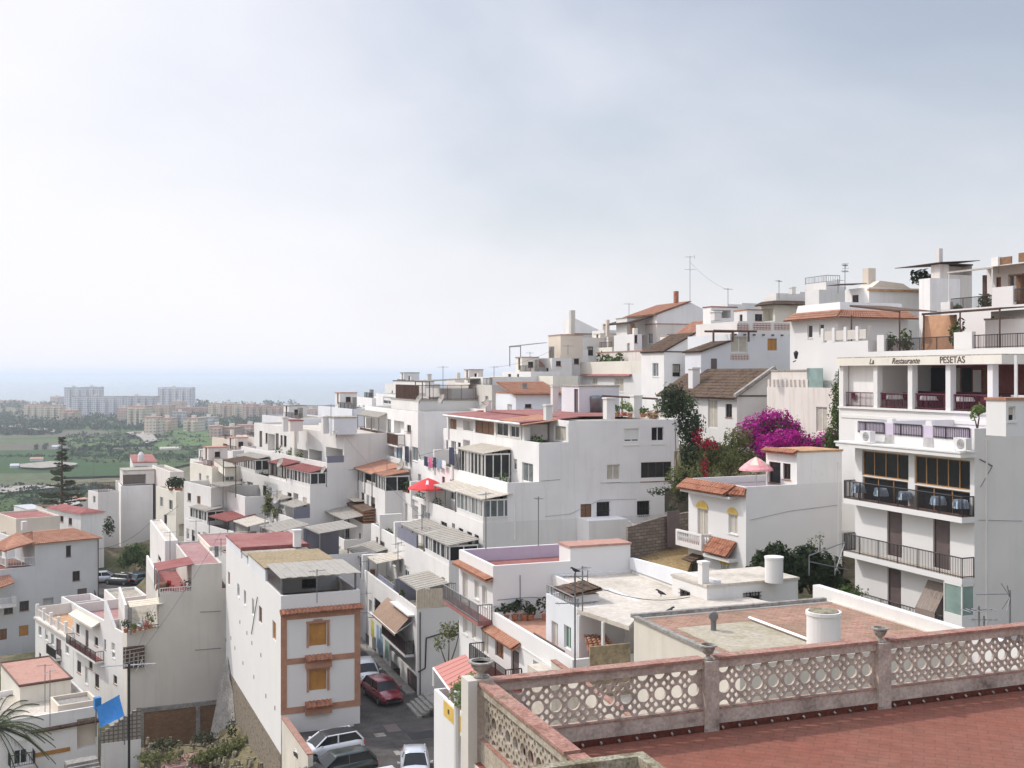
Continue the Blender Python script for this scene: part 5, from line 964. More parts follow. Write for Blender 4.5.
# M1 / M1b / M2
b=H('bluish white house with lattice brick parapets and slatted window, centre right skyline',730,104,334,d=8,pr=794,zb=56,name='lattice_house',wall='bluewhite',par=.1,roof='patio_tile',Fo=[(731,336.5,747.5,352.5,'s'),(767.5,338.5,777,350.5,'y')])
f=b.fr; M1=b
tier(b,fr=f.at(.9,.003),z1=f.z(321.5,3,0),w=b.W-.95,d=7.9,zb=b.zr,par=1.1,pt=.2,wall='white',nm='roof_parapet')
for (x0,x1,y0,y1) in ((737,749,323.5,330),(753,771,323,330),(774,791.5,323.5,330),(730.5,749,354.5,360)):
    m=MB(); a,c=f.u(x0),f.u(x1); z0,z1=f.z(y1,a,0),f.z(y0,a,0); m.box(f,a,c,-.012,-.004,z0,z1); o=part(b,'lattice_panel',m,'tile'); m=MB(); n=int((c-a)/.16)
    for i in range(n):
        for j in range(3): u=a+(c-a)*(i+.5)/n; zz=z0+(z1-z0)*(j+.5)/3; m.hexa([f.pt(u-.065,-.02,zz),f.pt(u,-.02,zz-.1),f.pt(u+.065,-.02,zz),f.pt(u,-.02,zz+.1)],[f.pt(u-.065,-.013,zz),f.pt(u,-.013,zz-.1),f.pt(u+.065,-.013,zz),f.pt(u,-.013,zz+.1)])
    mk('lattice_bars',m,'cleanwhite',o)
m=MB()
for i in range(7): u=.5+i*(b.W-.9)/6; m.box(f,u-.08,u+.08,-.25,.02,b.z1-.12,b.z1+.02)
part(b,'corbel',m,'brown')
g0=f.u(701); tiled('gable_roof',b.root,f.pt(g0-.2,-.2,f.z(352,g0,0)),f.pt(g0-.2,3.2,f.z(352,g0,0)),f.pt(.05,3.2,f.z(341,0,0)),f.pt(.05,-.2,f.z(341,0,0)),'tile_old')
m=MB(); m.hexa([f.pt(g0,0,52),f.pt(0,0,52),f.pt(0,3,52),f.pt(g0,3,52)],[f.pt(g0,0,f.z(352.5,g0,0)),f.pt(0,0,f.z(341.5,0,0)),f.pt(0,3,f.z(341.5,0,0)),f.pt(g0,3,f.z(352.5,g0,0))]); part(b,'side_wing',m,'bluewhite')
fo=MB(); a=f.u(711); fo.box(f,a,a+.62,-.03,-.002,f.z(371,a,0),f.z(358.5,a,0)); part(b,'door',fo,'greydoor')
m=MB()
for x in (709,728,744): u=f.u(x); m.bar(f.pt(u,-.8,f.z(342,u,0)),f.pt(u,-.8,f.z(331,u,0)),.07)
m.bar(f.pt(f.u(709),-.8,f.z(331,-2,0)),f.pt(f.u(752),-.8,f.z(331.5,1,0)),.07); m.bar(f.pt(f.u(709),.8,f.z(331,-2,0)),f.pt(f.u(752),.8,f.z(331.5,1,0)),.07); part(b,'pergola',m,'brown')
b=H('white house with arched loggia and broad tiled eave on the right-hand skyline',775,116,304,pl=760,pr=847,zb=60,name='hilltop_house',wall='cream',par=0,roof='greyroof',Lo=[(762,308,773,321,'o',1.)]); f=b.fr
tiled('tiled_eave',b.root,f.pt(-.7,-.7,b.z1-.1),f.pt(b.W,-.7,b.z1-.1),f.pt(b.W,.3,b.z1+.35),f.pt(.3,.3,b.z1+.35),'tile_old'); tiled('tiled_eave',b.root,f.pt(-.7,b.D,b.z1-.1),f.pt(-.7,-.7,b.z1-.1),f.pt(.3,.3,b.z1+.35),f.pt(.3,b.D,b.z1+.35),'tile_old')
tier(b,fr=f.at(.5,.5),z1=b.z1+1.2,w=b.W-.6,d=b.D-.6,zb=b.z1+.1,par=.9,nm='roof_parapet'); chimney(b,792.5,294,4.5,287,z=b.z1+1)
b=H('small white house with a low roof and dark window left of the arched loggia',747,114,310,pl=734,pr=763,zb=60,name='hilltop_house',wall='white',par=0,roof='tile_orange',Fo=[(755,314,762.5,321,'n')],Lo=[(739.5,314.5,742.5,321.5,'n')])
b=H('skyline house with a maroon canopy terrace left of the lattice house',711,122,307,pl=703,pr=737,zb=60,name='hilltop_house',wall='white2',par=0,roof='maroon',Fo=[(713,310,731,318,'o',2.)]); chimney(b,716,320,8,311,z=b.z1-3)
b=H('white house with long tiled eave and arched brown door right of the lattice house',838,88,313.5,pl=790,pr=908,zb=58,name='villa',wall='cleanwhite',par=0,roof='greyroof',Lo=[(807.5,325,812.5,338,'w'),(819,324,824,335,'w'),(826.5,348,831,369,'r')],Fo=[])
f=b.fr; tiled('tiled_eave',b.root,f.pt(-.7,b.D,b.z1-.35),f.pt(-.7,-.8,b.z1-.35),f.pt(.5,.1,b.z1+.3),f.pt(.5,b.D,b.z1+.3),'tile_orange'); tiled('tiled_eave',b.root,f.pt(-.7,-.8,b.z1-.35),f.pt(b.W+.5,-.8,b.z1-.35),f.pt(b.W,.3,b.z1+.3),f.pt(.5,.3,b.z1+.3),'tile_orange')
m=MB(); m.hexa([f.pt(.5,.4,b.z1+.05),f.pt(b.W,.4,b.z1+.05),f.pt(b.W,b.D,b.z1+.05),f.pt(.5,b.D,b.z1+.05)],[f.pt(.8,.8,b.z1+1.),f.pt(b.W,.8,b.z1+1.),f.pt(b.W,b.D,b.z1+1.),f.pt(.8,b.D,b.z1+1.)]); part(b,'roof_parapet',m,'white')
# terrace in front of it (px 822-905), posts
t=tier(b,px=868,Y=80,yt=340.5,pl=821,pr=905,zb=54,par=.9,roof='patio_tile',wall='cleanwhite'); 
for i in range(5): v=t.D*i/4; cbox(b,t.fr,-.02,.3,max(0,v-.3),v,t.z1,t.z1+1.1,'cleanwhite','post')
cbox(b,t.fr,.05,.15,.3,t.D-.3,t.z1+.15,t.z1+.85,'greige','balustrade_panel')
canopy(b,t.fr,.3,3.6,-3.,2.5,t.z1+2.0,t.z1+2.7,t.zr,'tile_old',post='brown',wave=False,name='lean_to_roof',slope='v')
tier(b,px=877,Y=72,yt=357,pl=839,w=9,zb=50,par=.1,wall='white2')
# Q : house behind bougainvillea
b=H('weathered pinkish white house with short terrace bars behind the bougainvillea',838,82,388,pl=767,w=8,zb=52,name='weathered_house',wall='oldpink',par=.1,roof='greyroof',Lo=[(816,407,827,432,'s')]); f=b.fr
for v in [b.D*(i+.5)/16 for i in range(16)]: cbox(b,f,.02,.2,v,v+.22,b.z1,b.z1+.6,'oldpink','post') if v>3.5 else None
tier(b,fr=f.at(.4,b.D-6),z1=f.z(371,0,b.D),w=3,d=6,zb=b.z1,par=0,wall='oldpink',nm='roof_room'); m=MB(); m.box(f,.1,.14,2,4.,b.z1,b.z1+1.5); part(b,'glass_screen',m,'glass_green')
# OH : old tile-roofed house
f=Fr(737,92); zt=f.z(396.5,0,0); D_=f.v(662); root=empty('old_house',f.pt(0,0,54),'old white house with broad weathered brown tile roof and tall shuttered window','house')
b=bx(root,f,7,D_,50,zt,par=.0,roof='tile_old',wall='white',Lo=[(708,399.5,717.5,428,'s',2),(725.5,404,732,417.5,'n')]); zrg=zt+2.3
for a in (0,.5,1):
    for c in (0,.5,1): TERR.append((*f.pt(7*a,D_*c,0)[:2],54))
m=MB(); m.hexa([f.pt(0.,.01,zt),f.pt(7,.01,zt),f.pt(3.5,.01,zrg-.1)],[f.pt(0.,D_,zt),f.pt(7,D_,zt),f.pt(3.5,D_,zrg-.1)]); part(b,'gable',m,'white')
tiled('tiled_roof',root,f.pt(-.5,D_+.3,zt-.2),f.pt(-.5,-.3,zt-.2),f.pt(3.5,-.3,zrg),f.pt(3.5,D_+.3,zrg),'tile_old',.3,.45,.06); tiled('tiled_roof',root,f.pt(7.5,-.3,zt-.2),f.pt(7.5,D_+.3,zt-.2),f.pt(3.5,D_+.3,zrg),f.pt(3.5,-.3,zrg),'tile_old',.3,.45,.06)
m=MB(); m.hexa([f.pt(-.4,-.45,zt-.1),f.pt(3.5,-.45,zrg+.05),f.pt(3.5,-.05,zrg+.05),f.pt(-.4,-.05,zt-.1)],[f.pt(-.4,-.45,zt+.2),f.pt(3.5,-.45,zrg+.3),f.pt(3.5,-.05,zrg+.3),f.pt(-.4,-.05,zt+.2)]); part(b,'verge',m,'concrete')
m=MB(); v=f.v(694,1.); m.box(f,.6,1.35,v-.45,v+.35,zt+.2,zt+2.35); m.box(f,.5,1.45,v-.55,v+.45,zt+2.35,zt+2.5); part(b,'chimney',m,'cleanwhite')
# ================================================================== central skyline houses
def N(label,px,Y,yt,pl,pr,zb=52,**k):
    sd=random.Random(int(px*7+yt)); w_=k.get('w') or Fr(px,Y,k.get('rot',0)).u(pr); d_=k.get('d') or Fr(px,Y,k.get('rot',0)).v(pl)
    if 'Fo' not in k and w_>2.2: k['Fm']=[(s,-2.5+.1*sd.random(),s+sd.choice((.7,.9,1.1)),-1.25,sd.choice('wnsgp')) for s in ([w_*.4] if w_<4.5 else [w_*.2,w_*.62])]
    if 'Lo' not in k and d_>3: k['Lm']=[(1.2+3.1*i,-2.5,1.2+3.1*i+sd.choice((.8,1.,1.3)),-1.2+.1*sd.random(),sd.choice('wnspc')) for i in range(int((d_-1.5)/3.1))]
    k.setdefault('par',.15); k.setdefault('name','hilltop_house'); b=H(label,px,Y,yt,pl=pl,pr=pr,zb=zb,**k)
    if b.D>5 and b.W>3.2 and sd.random()<.6 and k['par']>0:
        v=sd.uniform(.45,.7)*b.D; tier(b,fr=b.fr.at(b.W*.3,v),z1=b.zr+sd.uniform(1.5,2.1),w=min(2.6,b.W*.6),d=2.2,zb=b.zr,par=.0,nm='roof_room',wall=sd.choice(('white','cream','oldpink','bluewhite')),roof=sd.choice(('greyroof','creamroof','salmonroof')),Lm=[(.6,-1.5,1.3,-.02,'d')],Fm=[(.8,-1.2,1.5,-.5,'n')])
    if b.D>4 and sd.random()<.7: v=sd.uniform(.1,.4)*b.D; cbox(b,b.fr,b.W*.3,b.W*.3+.5,v,v+.5,b.zr,b.z1+sd.uniform(.8,1.5),sd.choice(('white','cream','concrete')),'chimney')
    if b.D>6: rail(b,[b.fr.pt(.1,.3,b.z1),b.fr.pt(.1,b.D*.4,b.z1)],.7,'iron',.2)
    return b
b=N('two-storey white house with planted terrace and pale shutters in mid skyline',663,118,373,580,668,52,par=.1,roof='creamroof',wall='cleanwhite',Lo=[(592,378,597.5,386,'s'),(614.5,378,623.5,392,'s'),(643,380,650.5,392,'s')])
f=b.fr; tier(b,fr=f.at(.004,0),yt=360,w=4.,d=b.D,zb=b.z1,par=1.,pt=.2,wall='cream',nm='terrace_parapet'); tier(b,fr=f.at(1.8,0),z1=f.z(350,0,4),w=5,d=b.D-1,zb=b.z1,par=0,wall='oldpink',roof='salmonroof',nm='upper_wall')
canopy(b,f,-.5,.1,f.v(632),f.v(583),b.z1-.35,b.z1-.1,b.z1-2,'redroof',posts=False,wave=False,name='awning')
for i,(x,t_) in enumerate(((600,1.8),(607,1.5),(613,1.),(619,1.7))): pot(f.pt(1.,f.v(x,1.),b.z1+.5),'roof terrace plant on the central white house, '+['first from the left','second from the left','third from the left','rightmost'][i],h=1.1,r=.25,n=60,sz=.28,tall=t_,group='plants on the central roof terrace')
b=N('grey gable wall with a climbing plant scar, right of the planted terrace',664,112,352,None,706,52,d=5,par=0,roof='tile_old',wall='white2'); f=b.fr
m=MB(); m.hexa([f.pt(0,.01,b.z1),f.pt(b.W,.01,b.z1),f.pt(b.W*.75,.01,b.z1+1.9)],[f.pt(0,b.D,b.z1),f.pt(b.W,b.D,b.z1),f.pt(b.W*.75,b.D,b.z1+1.9)]); part(b,'gable',m,'white2'); tiled('tiled_roof',b.root,f.pt(-.2,b.D,b.z1),f.pt(-.2,-.2,b.z1),f.pt(b.W*.75,-.2,b.z1+2.),f.pt(b.W*.75,b.D,b.z1+2.),'tile_old')
bush('wall_climber','brownish climber and bush at the foot of the grey gable','climber',f.pt(3.,-.5,b.z1-5),[(0,0,1.2,1.3,.5,1.),(2.,0,2.,1.1,.5,1.2),(-1.3,0,.6,.7,.4,.6)],260,.22,'leaf_olive',12)
b=N('tall pale house with an orange gabled roof, highest of the central skyline',657,142,324,640,706,55,par=0,roof='salmonroof',wall='oldpink'); f=b.fr
W_=b.W; zg=b.z1; 
m=MB(); m.hexa([f.pt(0,.01,zg),f.pt(W_,.01,zg),f.pt(W_,.01,zg+1.9),f.pt(W_*.68,.01,zg+2.9),f.pt(0,.01,zg+1.2)],[f.pt(0,9,zg),f.pt(W_,9,zg),f.pt(W_,9,zg+1.9),f.pt(W_*.68,9,zg+2.9),f.pt(0,9,zg+1.2)]); part(b,'gable',m,'white2')
tiled('tiled_roof',b.root,f.pt(-.5,9,zg+1.2),f.pt(-.5,-.2,zg+1.2),f.pt(W_*.68,-.2,zg+3.05),f.pt(W_*.68,9,zg+3.05),'tile_orange'); cbox(b,f,W_*.6,W_*.6+.5,3,3.5,zg+2.6,zg+4.6,'tile','chimney')
tiled('porch_roof',b.root,f.pt(-3.4,9,zg+.1),f.pt(-3.4,1,zg+.1),f.pt(-.0,1,zg+1.),f.pt(-.0,9,zg+1.),'tile_old'); cbox(b,f,-3,-2.6,1.2,1.6,zg-3,zg+.1,'wood','post')
b=N('pale house with a slanting orange tile roof below the highest gable',694,128,334.5,676,726,54,par=0,roof='salmonroof',wall='white2'); f=b.fr; tiled('tiled_roof',b.root,f.pt(-.3,b.D,b.z1),f.pt(-.3,-.2,b.z1),f.pt(b.W*.55,-.2,b.z1+1.7),f.pt(b.W*.55,b.D,b.z1+1.7),'tile_orange'); m=MB(); m.hexa([f.pt(0,.01,b.z1),f.pt(b.W*.55,.01,b.z1),f.pt(b.W*.55,.01,b.z1+1.6)],[f.pt(0,3,b.z1),f.pt(b.W*.55,3,b.z1),f.pt(b.W*.55,3,b.z1+1.6)]); part(b,'gable',m,'white2')
tier(b,px=681,Y=125,yt=335,pl=660,pr=700,zb=54,par=0,nm='low_wall',wall='cleanwhite')
b=N('white cubic house with a slim tower and dark slot window, left of the highest gable',634,140,334,614,642,54,wall='cleanwhite',roof='creamroof',Fo=[(634.5,335,637.5,343,'n')]); f=b.fr
tier(b,fr=f.at(1.,4),yt=318,w=4.2,d=3.2,zb=b.z1,par=0,nm='tower',wall='white',Fo=[(632,327,636,333.5,'n')]); cbox(b,f,0.,.4,8,8.4,b.z1,b.z1+2.2,'beige','chimney')
b=N('white cubes with low tan-edged terrace under the slim tower',612,146,347,580,640,53,wall='cream',roof='tan',par=.1)
b=N('white box house with a bright side wall on the left part of the skyline',580,150,337.5,571,615,54,wall='white',roof='creamroof',par=.1)
b=N('grey house with a lean-to roof rising to a chimney, left skyline',576,165,334,560,608,54,wall='greige',roof='tile_old',par=0); f=b.fr; m=MB(); m.hexa([f.pt(0,.01,b.z1),f.pt(b.W,.01,b.z1),f.pt(0,.01,b.z1+2.3)],[f.pt(0,5,b.z1),f.pt(b.W,5,b.z1),f.pt(0,5,b.z1+2.3)]); part(b,'gable',m,'white2'); cbox(b,f,-.6,.1,.5,1.2,b.z1-1,b.z1+3.6,'greige','chimney')
b=N('white house with covered terrace and dark door at the left of the skyline',572,142,349.5,548,588,52,wall='white2',roof='greyroof',Fo=[(574,352,579,364,'n')],Lo=[(554,354,566,359,'n',4)])
b=N('small white house with canopied roof terrace above the orange pyramid roof',552,134,358,534,572,52,wall='white',roof='creamroof',Fo=[(556,361,561,366,'n')]); f=b.fr; tier(b,fr=f.at(2,2),z1=b.z1+2.9,w=3,d=4,zb=b.z1,par=0,wall='beige',nm='roof_room',roof='salmonroof'); canopy(b,f,-3.4,.2,2,6,b.z1+1.5,b.z1+1.9,b.z1-1,'fibre')
b=N('tiny house with an orange pyramid roof on the left skyline',536,136,366,518,545,50,par=0,roof='tile_orange',wall='white'); f=b.fr; W_,D_=b.W,b.D; a=[f.pt(-.3,-.3,b.z1),f.pt(W_+.3,-.3,b.z1),f.pt(W_+.3,D_+.3,b.z1),f.pt(-.3,D_+.3,b.z1)]; t=f.pt(W_/2,D_/2,b.z1+1.25); m=MB(); [m.quad(a[i],a[(i+1)%4],t) for i in range(4)]; part(b,'pyramid_roof',m,'tile_orange')
b=N('low white row house left of the orange pyramid roof',531,128,371.5,502,560,50,wall='cleanwhite',roof='creamroof',Lo=[(508,374,511,380,'n'),(517,374,519,379,'n')]); tier(b,px=553,Y=124,yt=376,pl=490,pr=578,zb=50,par=.1,wall='cream')
b=N('white house with an orange tile roof and one small window behind the big flat roof',516,110,393.5,None,562,50,d=6,par=0,roof='tile_orange',wall='bluewhite',Fo=[(525,404,531.5,408,'n')]); f=b.fr; tiled('tiled_roof',b.root,f.pt(-.4,-.4,b.z1-.1),f.pt(b.W+.3,-.4,b.z1-.1),f.pt(b.W+.3,6,b.z1+1.1),f.pt(-.0,6,b.z1+1.1),'tile_orange')
b=N('grey-walled house between the cubic house and the small orange roof',492,117,385,None,560,48,d=8,par=.1,wall='greige')
b=N('pale stucco cubes at the far left foot of the skyline',476,150,383,455,500,48,wall='cream')
b=N('distant white block on the horizon left of the hilltop',405,170,384,385,440,44,wall='white')
b=N('low white house left of the glazed terrace, falling away to the plain',372,150,398,352,392,44,wall='white2',roof='creamroof')
b=N('white flat house with satellite dish on the left shoulder of the hill',300,140,419,262,345,40,wall='bluewhite',rot=9)
b=N('white cube behind the cream terraced block',352,136,409,318,382,42,wall='bluewhite',rot=5)
b=N('peach and white houses with brown flat roof at the left shoulder',254,150,437.5,236,262,36,wall='oldpink',roof='tan',rot=12)
b=N('salmon walled house with brick balcony at the left shoulder',232,175,440,212,250,34,wall='beige',roof='salmonroof',rot=12,Lo=[(223,444,231,453,'r',3)])
b=N('white terrace house with peach roof above the left terraces',236,145,452,214,262,38,wall='white2',roof='salmonroof',rot=12)
b=N('low pinkish house at the foot of the left shoulder',205,190,462,190,225,32,wall='white2',roof='creamroof',rot=12)
b=N('cream house with a faded pink terrace roof behind the shuttered windows',212,132,467,190,245,36,wall='cream',roof='pinkroof',rot=12)

for a in (('small white house behind the tower, its roof just showing on the skyline',655,165,316,640,672),('white terrace house peeping above the cubes left of the tower',604,160,330,592,616),('low cream house between the box house and the covered terrace house',566,158,343,556,574),
 ('white house with salmon terrace tucked behind the lattice house',742,150,303,728,765),('pale cube beneath the tan chimney house on the right skyline',848,124,297,836,866),('white room behind the long glazed terrace at the hill shoulder',455,160,380,446,470),('narrow white house right of the cubic pergola house',508,150,379,500,520),('white skyline house behind the arched loggia roof',800,150,292,788,816),('small cream house squeezed right of the maroon canopy terrace',728,135,304,716,745),('white box house above the long tiled eave',880,115,293,862,905),('low white house with terrace under the pergola terrace at right',925,100,303,905,948),('white stair-stepped house left of the lattice house',690,120,345,672,712),('tiny white room on the ridge left of the tall double aerial',832,130,286,820,846)):
    N(a[0],a[1],a[2],a[3],a[4],a[5],50,wall=['cleanwhite','cream','white','oldpink'][a[1]%4],roof=['creamroof','salmonroof','greyroof'][a[1]%3])
# ================================================================== OUR TERRACE
fT=Fr(708,15.5); FZ=55.0
uL=fT.u(482.5); uR=9.5; 
m=MB(); m.box(fT,uL-.15,uR+2,-22,.12,45,FZ); root=o=mk('terrace',m,'terrace_tile',None); tag(o,kind='structure')
m=MB(); m.box(fT,uL-.16,uR+2,.0,.13,44.9,FZ-.004); m.box(fT,uL-.17,uL-.0,-7,.13,44.9,FZ-.003); o=mk('retaining_wall',m,'greige',None); tag(o,kind='structure')
bal=empty('balustrade',fT.pt(uL,0,FZ),'weathered concrete balustrade with round-hole lattice panels and terracotta coping round the red terrace','balustrade')
def lattice(p0,p1,z0,z1,pitch=.262,nm='lattice_panel',mt='balus'):
    """pierced slab between two plan points"""
    p0=Vector((p0[0],p0[1],0)); p1=Vector((p1[0],p1[1],0)); L=(p1-p0).length; d=(p1-p0)/L; nrm=Vector((-d.y,d.x,0)); Hh=z1-z0
    cu=bpy.data.curves.new('c','CURVE'); cu.dimensions='2D'; cu.fill_mode='BOTH'; cu.extrude=.02; cu.resolution_u=1
    def poly(pts):
        s=cu.splines.new('POLY'); s.points.add(len(pts)-1); s.use_cyclic_u=True
        for q,(x,y) in zip(s.points,pts): q.co=(x,y,0,1)
    poly([(0,0),(L,0),(L,Hh),(0,Hh)]); n=max(2,round(L/pitch)); px=L/n; r=px*.345; cy=Hh/2; py=Hh/2-.012; e=.012
    def circ(cx,cyy,r,k=20):
        pts=[(cx+r*math.cos(2*math.pi*i/k),cyy+r*math.sin(2*math.pi*i/k)) for i in range(k)]
        cl=[(min(L-e,max(e,x)),min(Hh-e,max(e,y))) for x,y in pts]; o=[]
        for q in cl:
            if not o or (abs(q[0]-o[-1][0])+abs(q[1]-o[-1][1]))>1e-4: o.append(q)
        if len(o)>3 and max(q[1] for q in o)-min(q[1] for q in o)>.02 and max(q[0] for q in o)-min(q[0] for q in o)>.02: poly(o)
    for i in range(n):
        cx=px*(i+.5); circ(cx,cy,r); circ(cx,Hh,r); circ(cx,0,r)
        if i>0:
            for yy in (Hh*.25+.004,Hh*.75-.004):
                X=px*i
                for dx,dy in ((.068,0),(-.068,0),(0,.066),(0,-.066)):
                    k=.037; poly([(X+dx+k*a*1.0,yy+dy+k*b_) for a,b_ in ((1,0),(.62,.62),(0,1),(-.62,.62),(-1,0),(-.62,-.62),(0,-1),(.62,-.62))])
    ob=bpy.data.objects.new('t',cu); COL.objects.link(ob); me=bpy.data.meshes.new_from_object(ob.evaluated_get(bpy.context.evaluated_depsgraph_get())); bpy.data.objects.remove(ob)
    mm=MB(); mm.v=[tuple(p0+d*v.co.x+nrm*v.co.z+Vector((0,0,z0+v.co.y))) for v in me.vertices]; mm.f=[tuple(p.vertices) for p in me.polygons]
    return mk(nm,mm,mt,bal)
def seg(f,ax,s0,s1,off):   # one bay between pillars along axis
    g=(lambda s,o,z: f.pt(s,o,z)) if ax=='u' else (lambda s,o,z: f.pt(o,s,z))
    def bb(a,c,o0,o1,z0,z1,mat,nm):
        m=MB(); m.hexa([g(a,o0,z0),g(c,o0,z0),g(c,o1,z0),g(a,o1,z0)],[g(a,o0,z1),g(c,o0,z1),g(c,o1,z1),g(a,o1,z1)]); return mk(nm,m,mat,bal)
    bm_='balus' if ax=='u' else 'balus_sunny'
    bb(s0,s1,off-.07,off+.07,FZ,FZ+.30,bm_,'base_wall'); p0=g(s0,off,0); p1=g(s1,off,0); 
    lattice(p0,p1,FZ+.302,FZ+.87,mt=bm_); bb(s0,s1,off-.06,off+.06,FZ+.872,FZ+.995,bm_,'top_rail'); bb(s0,s1,off-.10,off+.10,FZ+.997,FZ+1.03,'coping','coping'); bb(s0,s1,off-.075,off+.075,FZ+.288,FZ+.301,'coping','sill_tile')
    if ax=='u': bb(s0,s1,off-.09,off-.072,FZ+.004,FZ+.09,'skirting','skirting')
us=[uL,0,fT.u(880),fT.u(880)*2.05,uR+2]
for a,c in zip(us,us[1:]): seg(fT,'u',a+.115,c-.115,0)
vb=[-.12,-3.0,-6.2]
for a,c in zip(vb,vb[1:]): seg(fT,'v',c+.1,a-.0,uL)
for i,u in enumerate(us[:4]):
    m=MB(); h=1.0 if i else 1.08; m.box(fT,u-.115,u+.115,-.115,.115,FZ,FZ+h-.02); mk('pillar',m,'balus',bal); 
m=MB(); m.box(fT,uL-.24,uL-.115,-.13,.16,46,FZ+1.06); mk('pillar',m,'greige',bal)
# weep pipes / little drain spouts along skirting
for i in range(40):
    u=uL+.3+i*.27
    if u>uR+1.5: break
    m=MB(); p=fT.pt(u,-.1,FZ+.05); m.tube([p,fT.pt(u,-.135,FZ+.035)],.016,8); mk('weep_pipe',m,'urnstone',bal)
def urn(p,lab,s=1.):
    root=empty('stone_urn',p,lab,'urn','stone urns on the balustrade pillars'); m=MB(); m.lathe(p,[(.07*s,0),(.075*s,.02),(.03*s,.05),(.03*s,.07),(.07*s,.1),(.095*s,.15),(.1*s,.185)],24); mk('bowl',m,'urnstone',root,True); m=MB(); m.lathe(Vector(p)+Vector((0,0,.185*1)),[(.1*s,0),(.125*s,.01),(.125*s,.03),(.095*s,.035),(.085*s,-.02),(.01,-.05)],24); mk('rim',m,'urnstone',root); return root
urn(fT.pt(0,0,FZ+.98),'small stone urn on the middle balustrade pillar, before the rusty tiled roof'); urn(fT.pt(us[2],0,FZ+.98),'small stone urn on the right-hand pillar of the balustrade'); urn(fT.pt(uL-.02,0,FZ+1.06),'largest stone urn on the corner pillar beside the pink awning',1.35)
# mossy planter trough
fr=Fr(648,11.3,-1); 
def tr(u0,u1,v0,v1,z0,z1,root,nm): m=MB(); m.box(fr,u0,u1,v0,v1,z0,z1); mk(nm,m,'mossy',root)
zp=60-383/1098*11.; zt=CZ-(755-HY)/F*11.3; root=empty('planter_trough',fr.pt(-1,-.5,FZ),'mossy concrete planter trough in the near corner of the red terrace','planter')
tr(-1.25,0,.0,.12,FZ,zt,root,'rim_wall'); tr(-.12,0,-1.6,-.0,FZ,zt,root,'rim_wall'); tr(-1.25,-1.13,-1.6,-.0,FZ,zt,root,'rim_wall'); tr(-1.13,-.12,-1.5,-.0,FZ,zt-.14,root,'soil'); tr(-1.25,0,-1.72,-1.6,FZ,zt,root,'rim_wall')
# ================================================================== STREET AND CARS
ZS=36.5
fS=Fr(360,73.6)   # near right foot of tower house
m=MB(); m.hexa([fS.pt(-5.1,-25,33),fS.pt(8,-25,33),fS.pt(7,60,33),fS.pt(-.3,60,33),fS.pt(-.3,0,33),fS.pt(-5.1,0,33)],[fS.pt(-5.1,-25,ZS),fS.pt(8,-25,ZS),fS.pt(7,60,ZS),fS.pt(-.3,60,ZS),fS.pt(-.3,0,ZS),fS.pt(-5.1,0,ZS)]); o=mk('street',m,'asphalt',None); tag(o,kind='structure')
m=MB(); p=PZ(414,716,ZS+.1); fr=Fr(C=(p.x,p.y)); fr.c,fr.s=fS.c,fS.s
for i in range(5): m.box(fr,.2+.28*i,2.6,-.3+.0*i,2.8,ZS-.2,ZS+.16*(i+1))
o=mk('entrance_steps',m,'concrete',None); tag(o,kind='structure')
m=MB(); p0=PZ(410,715,ZS); 
m.box(fS,fS.on(398,723,ZS)[0],fS.on(398,723,ZS)[0]+1.7,-4.,-2.6,ZS,ZS+.012); o=mk('street_drain',m,'black',None); tag(o,kind='structure')
kb=A6.fr; m=MB(); m.box(kb,-.75,-.02,.3,24.5,ZS-.5,ZS+.13); o=mk('pavement',m,'concrete',None); tag(o,kind='structure')
for i,(x,y,w,l) in enumerate(((392,728,.9,1.6),(405,752,1.3,.8),(380,735,.7,.7),(398,745,.5,2.4))):
    p=PZ(x,y,ZS); g=fS.at(0,0); g.C=(p.x,p.y); m=MB(); m.box(g,-w/2,w/2,-l/2,l/2,ZS-.1,ZS+.006+.002*i); o=mk('road_patch',m,['black','concrete','greyroof','asphalt'][i] if i!=0 else 'greydoor',None); tag(o,kind='structure')
